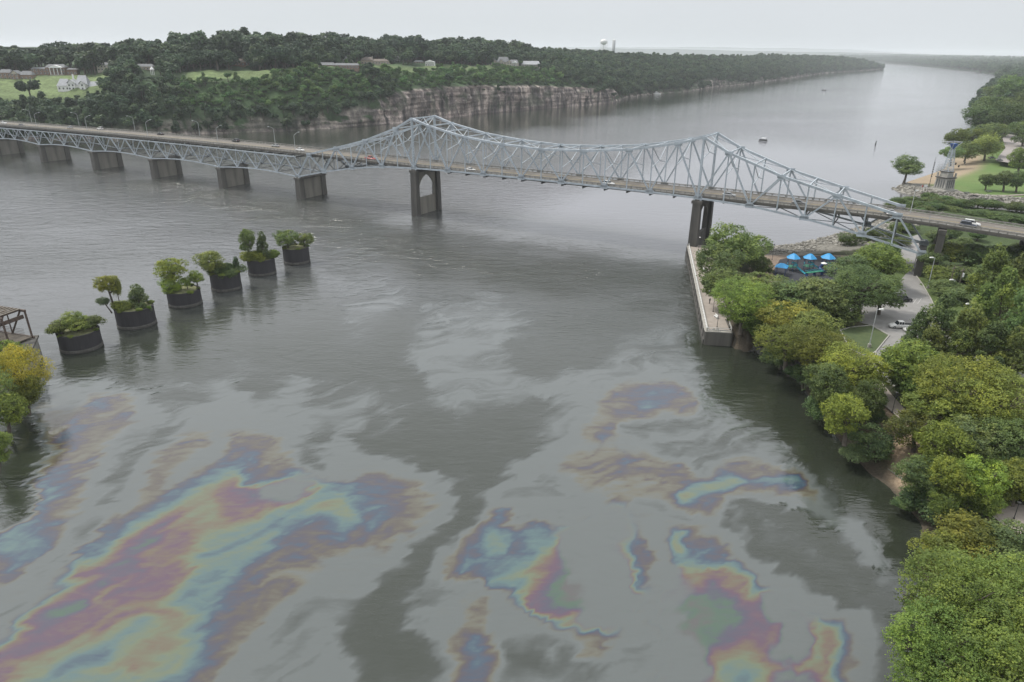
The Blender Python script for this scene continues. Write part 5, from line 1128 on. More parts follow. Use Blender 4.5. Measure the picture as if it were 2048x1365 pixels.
dtree(2, 372, 560, 9, 9, 'spread', BRIGHT, 'small light sapling between the bush and the sapling of the third pier', 'tree', 'sapling')
dtree(3, 420, 523, 28, 20, 'spread', mixc(GREEN, OLIVE), 'spreading tree over the left rim of the fourth pier', 'tree', 'leaning_tree')
dtree(3, 455, 536, 30, 15, 'shrub', mixc(DARK, GREEN), 'dark brush filling the top of the fourth pier', 'shrub', 'leafy_shrub')
dtree(3, 472, 527, 10, 12, 'cone', DARK, 'little dark cedar at the right of the fourth pier', 'bush', 'cedar_bush')
dtree(4, 493, 477, 16, 21, 'spread', mixc(BRIGHT, GREY, .5), 'tall pale green tree on the left of the fifth pier', 'tree', 'pale_tree')
dtree(4, 525, 493, 17, 26, 'cone', mixc(DARK, GREY, .3), 'dark upright cedar in the middle of the fifth pier', 'tree', 'cedar_tree')
dtree(4, 505, 508, 24, 14, 'shrub', YELLOW, 'yellow green brush at the left foot of the cedar on the fifth pier', 'shrub', 'leafy_shrub')
dtree(4, 548, 505, 14, 15, 'shrub', BRIGHT, 'bright brush at the right rim of the fifth pier', 'shrub', 'leafy_shrub')
dtree(5, 573, 476, 24, 17, 'round', GREEN, 'green feathery bush on the left of the sixth pier', 'bush', 'leafy_shrub')
dtree(5, 607, 478, 18, 13, 'spread', mixc(YELLOW, GREEN), 'yellow green bush at the right rim of the sixth pier', 'bush', 'leafy_shrub')

# ------------------------------------------------------------------ near right bank
SHN = [(30., 10.), (40, 43), (49, 62), (57, 76), (63.5, 89), (66, 94), (66, 98), (65, 103), (64, 110), (63.5, 118), (64, 130), (66, 147), (64.5, 159), (57, 166.5), (56, 168.5), (66, 253.8), (80, 262), (99, 266), (112, 271), (129, 283), (140, 292), (159, 309), (187, 339), (203, 345), (217, 335), (237, 323), (270, 316), (460, 300), (460, 10)]
SHN = [tuple(map(float, p)) for p in SHN]
def P4(*pts, z=4.0): return [tuple(G(x, y, z)) for x, y in pts]
LOT = P4((1818, 541), (1832, 552), (1845, 570), (1862, 600), (1880, 640), (1900, 672), (1935, 690), (1990, 700), (2048, 715), (2048, 760), (1960, 745), (1880, 745), (1830, 760), (1790, 775), (1765, 760), (1745, 728), (1752, 704), (1778, 672), (1742, 652), (1700, 640), (1700, 610), (1780, 600), (1802, 560))
UND = P4((1818, 541), (1832, 552), (1850, 520), (1852, 490), (1835, 470), (1810, 478), (1800, 510))     # road going on under the bridge
GR = P4((1680, 662), (1700, 656), (1742, 652), (1778, 672), (1752, 704), (1735, 716), (1700, 700))
PROM = [(50.4, 168.6), (56.0, 167.6), (57, 176), (63, 176), (75, 205), (72.5, 232), (71.5, 254), (65.5, 254.5)]
PATHS = P4((1745, 770), (1762, 766), (1790, 800), (1818, 832), (1800, 842), (1770, 815), (1748, 790)); PATH2 = P4((1975, 1030), (2010, 1010), (2048, 1015), (2090, 1060), (2048, 1080), (2000, 1050))
PLAY = P4((1545, 545), (1560, 520), (1600, 512), (1680, 514), (1700, 530), (1680, 560), (1600, 575), (1555, 565))
BEACHD = P4((1755, 800), (1830, 850), (1840, 900), (1820, 960), (1800, 985), (1770, 940), (1790, 900), (1770, 850))
def build_near_bank():
    xs = np.arange(34, 330, 1.6); ys = np.arange(12, 350, 1.6); X, Y = np.meshgrid(xs, ys, indexing='ij'); P = np.stack([X.ravel(), Y.ravel()], 1)
    ins = in_poly(P, SHN); d = dist_line(P, SHN); d = np.where(ins, d, -d)
    Z = np.where(d > 0, 4.0*sstep(0, 9, d)+.0, d*.5); Z = np.maximum(Z, -3.9)
    rr = (P[:, 1] > 240) & (P[:, 0] < 175); bk_ = ((P-BO)@BN > W) & ((P-BO)@BD > 185)
    Z = np.where(rr & (d > 0), 4.0*np.clip(d/24, 0, 1)**.8, Z)
    wallz = (dist_line(P, [SHN[14], SHN[15]]) < 6) & ins; Z = np.where(wallz, 3.6, Z)
    nearcorner = dist_line(P, [SHN[13], SHN[14]]) < 3; Z = np.where(nearcorner & ins, np.minimum(Z, 3.6), Z)
    s = (P-BO)@BD; v = (P-BO)@BN
    emb = sstep(206, 236, s)*sstep(-34, -12, v)*sstep(26, 17, v)*9; Z = Z+np.where(d > 2, emb, 0)
    hill = sstep(150, 200, P[:, 0])*sstep(120, 170, P[:, 1])*sstep(250, 220, P[:, 1])*3.0; Z += np.where(d > 10, hill, 0)
    flat = in_poly(P, LOT) | in_poly(P, GR) | in_poly(P, PROM) | in_poly(P, PLAY) | in_poly(P, UND)
    Z += np.where((d > 1) & ~wallz, fbm(P[:, 0]/9, P[:, 1]/9, 3, 31)*.35*~flat, 0)
    n = len(P); dirt = np.array([.19, .145, .10]); gr = np.array([.075, .105, .035]); und = np.array([.05, .055, .03]); mud = np.array([.12, .10, .075]); grav = np.array([.20, .19, .165])
    f = fbm(P[:, 0]/11, P[:, 1]/11, 4, 12)[:, None]
    col = und*(1+f*.5); m = sstep(-.1, .35, f[:, 0])[:, None]; col = col*(1-m*.6)+dirt*.7*m*.6
    bd = in_poly(P, BEACHD)[:, None]; col = np.where(bd, dirt*1.35*(1+f*.3), col)
    lot = dist_line(P, LOT, True); g2 = ((lot < 9) & (P[:, 0] > 110))[:, None]; col = np.where(g2, gr*1.15*(1+f*.2), col)
    col = np.where(in_poly(P, P4((1862, 600), (1880, 590), (1935, 600), (1990, 620), (2048, 640), (2048, 700), (1900, 672)))[:, None], gr*1.2*(1+f*.2), col)
    col = np.where((rr & (d < 26))[:, None], grav*(1+f*.3), col); col = np.where((d < 2.0)[:, None], mud*.7, col)
    pl = (dist_line(P, PLAY, True) < 7)[:, None]; col = np.where(pl & ~rr[:, None], np.array([.24, .19, .15])*(1+f*.15), col)
    col = np.where(bk_[:, None], np.array([.055, .08, .03])*(1+f*.4), col)
    me = np_mesh('near_bank', np.stack([P[:, 0], P[:, 1], Z], 1), grid_faces(len(xs), len(ys)), [attr_mat('bank_ground', nscale=.5, amt=.35, bump=.4, fine=2.5)], col=np.clip(col, .01, 1))
    tag(link('right_bank_ground', me), kind='structure')
build_near_bank()
def sheet(name, poly, z, m, kind='structure', edge=None):
    mb = MB(); n = len(poly); mb.add([(p[0], p[1], z) for p in poly], [tuple(range(n))]); o = mb.build(name, m); tag(o, kind=kind)
    me = o.data
    if me.polygons[0].normal.z < 0: me.flip_normals()
    return o
def kerb(poly, z, i0=0, i1=None, closed=False):
    mb = MB(); pts = poly[i0:i1] if not closed else poly+[poly[0]]
    for a, b in zip(pts, pts[1:]): mb.beam((a[0], a[1], z+.02), (b[0], b[1], z+.02), .26, .26)
    o = mb.build('kerb', MT['kerb']); tag(o, kind='structure')
sheet('parking_lot', LOT, 4.06, MT['road']); sheet('road', UND, 4.056, MT['road']); sheet('grass_island', GR, 4.075, mat('island_grass', (.05, .075, .028), .95, .2, .8, col2=(.08, .105, .04)), edge=1)
kerb(LOT, 4.1, 0, 8); kerb(GR, 4.12, closed=True); kerb(LOT, 4.1, 13, 18)
sheet('promenade', PROM, 3.7, MT['path']); sheet('path', PATHS, 4.3, MT['path']); sheet('path', PATH2, 4.4, MT['path']); sheet('playground_surface', PLAY, 4.11, MT['mulch'])
mb = MB()
for k in range(11):
    p = np.array(G(1745+k*9.0, 606+k*.2, 4)); q = p+np.array([3.6, 4.6]); e = (q-p)/np.hypot(*(q-p)); nn = np.array([-e[1], e[0]])*.06
    mb.add([(*(p-nn), 4.068), (*(q-nn), 4.068), (*(q+nn), 4.068), (*(p+nn), 4.068)], [(0, 1, 2, 3)])
tag(mb.build('parking_lines', MT['line_w']), kind='structure')

# promenade sea wall, railing, benches, lamps
sw = empty('river_wall', (50.4, 167.8, 0), 0, 'long concrete river wall with pale railing beside the promenade', 'wall')
wo = (50.4, 167.8)
def wl(p, z): return (p[0]-wo[0], p[1]-wo[1], z)
WA, WB, WC = (50.0, 167.6), (65.2, 254.4), (56.1, 166.6)
mb = MB(); mb.beam(wl(WA, 1.35), wl(WB, 1.35), 1.0, 4.5); mb.build('wall_face', MT['conc'], sw)
mb = MB(); mb.beam(wl(WA, .6), wl(WB, .6), 1.5, 1.3); mb.build('wall_foot', MT['conc_dark'], sw)
mb = MB(); mb.beam(wl((49.6, 167.5), 1.35), wl(WC, 1.35), 1.0, 4.5); mb.build('wall_face', MT['conc'], sw)
mb = MB(); mb.beam(wl(WC, 1.35), wl((57, 176), 1.35), .8, 4.5); mb.build('wall_face', MT['conc'], sw)
mb = MB(); mb.beam(wl(WA, 3.67), wl(WB, 3.67), 1.15, .16); mb.build('coping', MT['pale'], sw)
mb = MB(); mb.beam(wl((49.5, 167.5), 3.68), wl(WC, 3.68), 1.1, .16); mb.build('coping', MT['pale'], sw)
for k in range(16):                         # pilasters on the river face
    a = np.array(WA)+(np.array(WB)-np.array(WA))*(k+.5)/16; mb = MB(); mb.box((a[0]-wo[0]-.55, a[1]-wo[1]+.1, 1.35), (.35, .8, 4.4)); mb.build('pilaster', MT['conc_dark'], sw)
rail_pts = [WB, WA, (49.9, 167.2), (56.0, 166.4), (57, 172)]
for a, b in zip(rail_pts, rail_pts[1:]):
    for z in (4.25, 4.75): mb = MB(); mb.beam(wl(a, z), wl(b, z), .09, .09); mb.build('handrail', MT['white'], sw)
    n = max(1, int(math.dist(a, b)/2.1))
    for k in range(n+1): p = (a[0]+(b[0]-a[0])*k/n, a[1]+(b[1]-a[1])*k/n); mb = MB(); mb.box(wl(p, 4.25), (.09, .09, 1.05)); mb.build('rail_post', MT['white'], sw)
for i, (px, py) in enumerate(((1433, 648), (1437, 640))): mb = MB(); mb.box((51.6-wo[0]+i*.95, 167.1-wo[1]-.0, 4.3), (.7, .06, .45)); mb.build('notice_panel', MT['pale'], sw)
def bench(px, py, rz, lab):
    P = G(px, py, 3.7); o = empty('bench', (*P, 3.705), rz, lab, 'bench', 'white benches along the promenade')
    mb = MB(); [mb.box((0, -.12+.14*k, .45), (1.7, .11, .05)) for k in range(3)]; mb.build('seat', MT['white'], o)
    mb = MB(); [mb.box((0, .3, .6+.15*k), (1.7, .05, .11)) for k in range(3)]; mb.build('backrest', MT['white'], o)
    for s in (-.7, .7): mb = MB(); mb.box((s, .05, .22), (.1, .5, .44)); mb.box((s, .3, .55), (.08, .08, .9)); mb.build('leg', MT['white'], o)
for px, py, rz, lab in ((1396, 506, -1.4, 'white bench nearest the bridge pier on the promenade'), (1406, 542, -1.4, 'second white bench from the bridge pier on the promenade'), (1418, 585, -1.4, 'third white bench from the bridge pier on the promenade'), (1431, 636, -1.4, 'white bench nearest the near corner of the river wall')): bench(px, py, rz, lab)
def post_lamp(px, py, pyt, lab, m='poledark', z=3.7, arm=0, name='post_lamp', cap='white', g=None):
    P = G(px, py, z); h = zat(px, pyt, P)-z; o = empty(name, (*P, z+.01), 0, lab, 'lamp', g)
    mb = MB(); mb.tube([(0, 0, 0), (0, 0, .35)], [.16, .12], 8); mb.tube([(0, 0, .3), (0, 0, h-.3)], [.07, .05], 8); mb.build('pole', MT[m], o)
    mb = MB(); mb.tube([(0, 0, h-.35), (0, 0, h-.1), (0, 0, h)], [.12, .3, .04], 10); mb.build('lamp_head', MT[cap], o)
for px, py, pt, lab, c in ((1395, 520, 474, 'dark post lamp at the bridge end of the promenade', 'white'), (1403, 536, 506, 'second dark post lamp from the bridge end', 'poledark'), (1411, 548, 522, 'third post lamp, left of the tree edge on the promenade', 'poledark'), (1414, 576, 552, 'fourth post lamp from the bridge end, among leaves', 'poledark'), (1426, 624, 588, 'promenade lamp with a white cap behind the yellow green tree', 'white'), (1434, 655, 617, 'promenade lamp nearest the wall corner', 'poledark'), (1544, 520, 488, 'dark post lamp on the gravel shore beside the playground', 'poledark'), (1784, 826, 782, 'dark post lamp on the dirt path by the yellow trees', 'poledark'), (2027, 1040, 1000, 'dark post lamp beside the pale path at the right edge', 'poledark')): post_lamp(px, py, pt, lab, cap=c, z=3.7 if px < 1500 else 4.2, g='post lamps in the park')
def area_light(px, py, pyt, dx, lab, z=4.05):
    P = G(px, py, z); h = zat(px+(CX-px)*0, pyt, P)-z; o = empty('parking_light', (*P, z), 0, lab, 'street lamp', 'tall parking lot lights')
    mb = MB(); mb.tube([(0, 0, 0), (0, 0, .9)], [.42, .40], 14); mb.build('footing', MT['pale'], o)
    mb = MB(); mb.tube([(0, 0, .9), (0, 0, h)], [.12, .08], 8); mb.tube([(0, 0, h), (dx*.5, 0, h+.05)], [.05, .05], 6); mb.build('pole', MT['pole'], o)
    mb = MB(); mb.box((dx*1.0, 0, h+.08), (1.1, .5, .26), 0, .8); mb.build('lamp_head', MT['white'], o)
for a in ((1738, 695, 617, 1, 'tall pale parking light on the grass island'), (1855, 577, 514, -1, 'tall parking light right of the road by the vine bank'), (1902, 592, 559, -1, 'parking light on the grass strip before the vine bank'), (1935, 640, 607, -1, 'short parking light rising behind the pines'), (1826, 542, 480, 1, 'tall light pole beside the foot of the truss')): area_light(*a)
P_ = G(1821, 425, 21.5); o = empty('light_pole', (P_[0], P_[1], 20.6), 0, 'thin pale light pole behind the low right end of the truss', 'street lamp')
h_ = zat(1829, 381, P_)-20.6; mb = MB(); mb.tube([(0, 0, 0), (0, 0, h_)], [.13, .08], 8); mb.build('pole', MT['pole'], o); mb = MB(); mb.box((.3, -.4, h_+.05), (.5, 1.2, .18)); mb.build('lamp_head', MT['pole'], o)
def util_pole(px, py, pyt, lab, box=False):
    P = G(px, py, 4); h = zat(px, pyt, P)-4; o = empty('utility_pole', (*P, 4), 0, lab, 'utility pole', None)
    mb = MB(); mb.tube([(0, 0, 0), (.1, 0, h)], [.17, .12], 8); mb.build('pole', MT['wood'], o)
    mb = MB(); mb.box((.1, 0, h-.7), (2.4, .14, .14), .5); mb.build('crossarm', MT['wood'], o)
    if box: mb = MB(); mb.tube([(.5, 0, h-2.6), (.5, 0, h-1.5)], [.3, .3], 10); mb.build('transformer', MT['white'], o)
util_pole(1894, 590, 530, 'weathered wooden utility pole in front of the vine bank'); util_pole(1912, 592, 535, 'second wooden utility pole, with a white transformer', True)

# parked cars
car('suv', 'black', (*G(1806, 603, 4.06), 4.07), .12, 'black SUV parked in the lot under the trees')
car('suv', 'white', (*G(1789, 587, 4.06), 4.07), .12, 'white car mostly hidden by branches behind the black SUV')
car('pickup', 'white', (*G(1800, 656, 4.06), 4.07), 3.05, 'white pickup truck on the drive left of the pines')
car('sedan', 'white', (*G(1826, 664, 4.06), 4.07), 3.0, 'white car behind pine branches right of the pickup')

# playground
def play_tower(px, py, sides, r, h, zt, lab, deck=True, tint='blue'):
    P = G(px, py, 4.11); o = empty('play_tower', (*P, 4.115), .3, lab, 'playground tower', 'blue roofed playground towers')
    mb = MB(); 
    R_ = r; V = [(R_*math.cos(2*PI*k/sides), R_*math.sin(2*PI*k/sides), h) for k in range(sides)]+[(R_*.32*math.cos(2*PI*k/sides), R_*.32*math.sin(2*PI*k/sides), h+zt*.8) for k in range(sides)]+[(0, 0, h+zt)]
    mb.add(V, [(k, (k+1) % sides, sides+(k+1) % sides, sides+k) for k in range(sides)]+[(sides+k, sides+(k+1) % sides, 2*sides) for k in range(sides)]+[tuple(range(sides-1, -1, -1))]); mb.build('roof', MT[tint], o)
    for k in range(sides): a = 2*PI*k/sides; mb = MB(); mb.tube([(r*.72*math.cos(a), r*.72*math.sin(a), 0), (r*.72*math.cos(a), r*.72*math.sin(a), h+.1)], [.07, .07], 6); mb.build('post', MT['blue2'], o)
    if deck:
        mb = MB(); mb.tube([(0, 0, 1.25), (0, 0, 1.37)], [r*.75, r*.75], sides); mb.build('platform', MT['green'], o)
        mb = MB(); [mb.beam((r*.72*math.cos(2*PI*k/sides), r*.72*math.sin(2*PI*k/sides), 2.2), (r*.72*math.cos(2*PI*(k+1)/sides), r*.72*math.sin(2*PI*(k+1)/sides), 2.2), .06, .5) for k in range(0, sides, 2)]; mb.build('guard_panel', MT['teal'], o)
        mb = MB(); a = -1.2+rnd.uniform(-.6, .6); c, s = math.cos(a), math.sin(a); L = 3.6
        n = 7; rows = []
        for i in range(n): t = i/(n-1); x = r*.7+L*t; z = 1.4*(1-t)**1.2+.2; rows.append([(c*x-s*y, s*x+c*y, z+zz) for y, zz in ((-.36, .3), (-.3, 0), (.3, 0), (.36, .3))])
        b = [p for q in rows for p in q]; mb.add(b, [(i*4+j, i*4+j+1, (i+1)*4+j+1, (i+1)*4+j) for i in range(n-1) for j in range(3)]); mb.build('slide', MT['teal' if sides == 6 else 'green'], o)
    return o
play_tower(1583, 541, 6, 2.35, 4.2, 1.5, 'left blue roofed tower of the playground, with slide')
play_tower(1616, 540, 6, 2.3, 4.0, 1.5, 'middle blue roofed playground tower between the two others')
play_tower(1652, 542, 6, 2.5, 4.4, 1.5, 'right blue roofed playground tower with teal panels')
play_tower(1561, 549, 4, 2.7, 2.6, 1.1, 'low blue canopy at the left end of the playground', deck=False)
P = G(1645, 545, 4.11); o = empty('spiral_slide', (*P, 4.115), 0, 'dark blue spiral slide with a white cap in front of the right tower', 'slide')
mb = MB(); pts = [(1.1*math.cos(t*.9), 1.1*math.sin(t*.9), 2.6-t*.38) for t in [i*.5 for i in range(13)]]; mb.tube(pts, .48, 10); mb.build('tube', MT['blue2'], o, True)
mb = MB(); mb.tube([(0, 0, 0), (0, 0, 3.1)], [.07, .07], 6); mb.build('post', MT['poledark'], o); mb = MB(); mb.tube([(0, 0, 3.0), (0, 0, 3.4)], [1.0, .2], 10); mb.build('cap', MT['white'], o)
P = G(1628, 552, 4.11); o = empty('climbing_bridge', (*P, 4.115), .35, 'green climbing deck joining the playground towers', 'play equipment')
mb = MB(); mb.box((0, 0, 1.3), (6.5, 1.2, .12)); mb.build('deck', MT['green'], o)
for s in (-1, 1):
    mb = MB(); mb.box((0, s*.6, 1.9), (6.5, .06, .1)); [mb.box((-3+k*.6, s*.6, 1.6), (.05, .05, .6)) for k in range(11)]; mb.build('railing', MT['teal'], o)
for x in (-3, 0, 3): mb = MB(); mb.box((x, 0, .65), (.1, 1.1, 1.3)); mb.build('support', MT['blue2'], o)

# riprap
def rocks(name, area, n, s0, s1, zf, m='rock', seed=0):
    r = np.random.default_rng(seed); V, F = [], []
    base = np.array([(-1, -1, -.7), (1, -.9, -.7), (.9, 1, -.7), (-1, .9, -.7), (-.75, -.7, .6), (.8, -.6, .75), (.65, .8, .5), (-.7, .75, .7)])
    bf = np.array([(0, 3, 2, 1), (4, 5, 6, 7), (0, 1, 5, 4), (1, 2, 6, 5), (2, 3, 7, 6), (3, 0, 4, 7)])
    k = 0; tries = 0
    while k < n and tries < n*6:
        tries += 1; p = area(r)
        if p is None: continue
        s = r.uniform(s0, s1)*r.uniform(.7, 1.2); a = r.uniform(0, 6.28); c, sn = math.cos(a), math.sin(a)
        v = base*(1+r.uniform(-.3, .3, base.shape))*np.array([s, s*r.uniform(.6, 1), s*r.uniform(.45, .8)])*.5
        v = np.stack([v[:, 0]*c-v[:, 1]*sn+p[0], v[:, 0]*sn+v[:, 1]*c+p[1], v[:, 2]+zf(p)], 1); V.append(v); F.append(bf+8*k); k += 1
    me = np_mesh(name, np.vstack(V), np.vstack(F), [m if not isinstance(m, str) else MT[m]]); tag(link(name, me), kind='stuff')
def rock_mat(name, a, b):
    m, nt, p = new_mat(name); tcn = N(nt, 'ShaderNodeTexCoord'); v = N(nt, 'ShaderNodeTexVoronoi'); v.inputs['Scale'].default_value = .9; nt.links.new(tcn.outputs['Object'], v.inputs['Vector'])
    r = N(nt, 'ShaderNodeValToRGB'); r.color_ramp.elements[0].color = (*a, 1); r.color_ramp.elements[1].color = (*b, 1); sp_ = N(nt, 'ShaderNodeSeparateXYZ'); nt.links.new(v.outputs['Color'], sp_.inputs[0]); nt.links.new(sp_.outputs[0], r.inputs[0]); nt.links.new(r.outputs[0], p.inputs['Base Color']); p.inputs['Roughness'].default_value = .95; return m
RKM = rock_mat('pale_rubble', (.09, .085, .07), (.34, .325, .29)); RKD = rock_mat('dark_rubble', (.05, .05, .045), (.17, .165, .15))
LN1 = SHN[15:23]
def along(line, lo, hi):
    L = np.array(line); c = np.concatenate([[0], np.cumsum(np.hypot(*np.diff(L, axis=0).T))])
    def f(r):
        t = r.uniform(0, c[-1]); x = np.interp(t, c, L[:, 0]); y = np.interp(t, c, L[:, 1]); k = min(len(L)-2, int(np.searchsorted(c, t)-1)); k = max(k, 0); d = L[k+1]-L[k]; d = d/np.hypot(*d); o_ = r.uniform(lo, hi)
        return x+d[1]*o_, y-d[0]*o_, o_
    return f
rocks('riprap_shore', along(LN1, -1, 22), 2600, .5, 1.5, lambda p: 4.0*max(0, p[2]/24)**.8+.08 if p[2] > 0 else -.1, RKM, 3)
rocks('riprap_bank', along([SHN[11], SHN[12], SHN[13]][::-1], -6, .5), 500, .5, 1.4, lambda p: min(3.4, 4*sstep(0, 9, -p[2]))+.05 if p[2] < 0 else 0, RKD, 4)
# drift logs on the mud bank
for px, py, a, l, lab in ((1797, 955, 1.9, 5, 'bleached drift log on the muddy bank'), (1780, 918, .6, 4, 'broken branch pile at the edge of the mud bank')):
    P = G(px, py, 1.0); o = empty('drift_log', (*P, 1.1), a, lab, 'log'); mb = MB(); mb.tube([(-l/2, 0, 0), (0, .15, .15), (l/2, -.1, .1)], [.22, .2, .1], 8); mb.build('log', MT['barkpale'], o)
    mb = MB(); mb.tube([(0, 0, .1), (.8, .9, .6)], [.08, .03], 6); mb.tube([(-1, 0, .1), (-.4, -.9, .5)], [.07, .02], 6); mb.build('branch', MT['barkpale'], o)
# person on the promenade (dark clothes, standing)
def person(P, z, rz, lab):
    o = empty('person', (*P, z), rz, lab, 'person'); s = 1.0
    mb = MB()
    for sx in (-.1, .1): mb.tube([(sx, 0, .02), (sx, .02, .45), (sx*.95, 0, .88)], [.06, .065, .09], 8)
    mb.tube([(0, 0, .84), (0, 0, 1.1), (0, 0, 1.38), (0, 0, 1.46), (0, 0, 1.52)], [.16, .15, .19, .1, .06], 10)
    for sx in (-1, 1): mb.tube([(sx*.2, 0, 1.38), (sx*.26, .03, 1.12), (sx*.24, .12, .88)], [.06, .048, .035], 8)
    mb.tube([(0, 0, 1.5), (0, .01, 1.56), (0, .015, 1.66), (0, 0, 1.74), (0, 0, 1.77)], [.055, .085, .1, .075, .02], 10); mb.build('body', MT['poledark'], o, True)
person(G(1419, 608, 3.7), 3.71, .4, 'dark clothed person standing on the promenade between two benches')

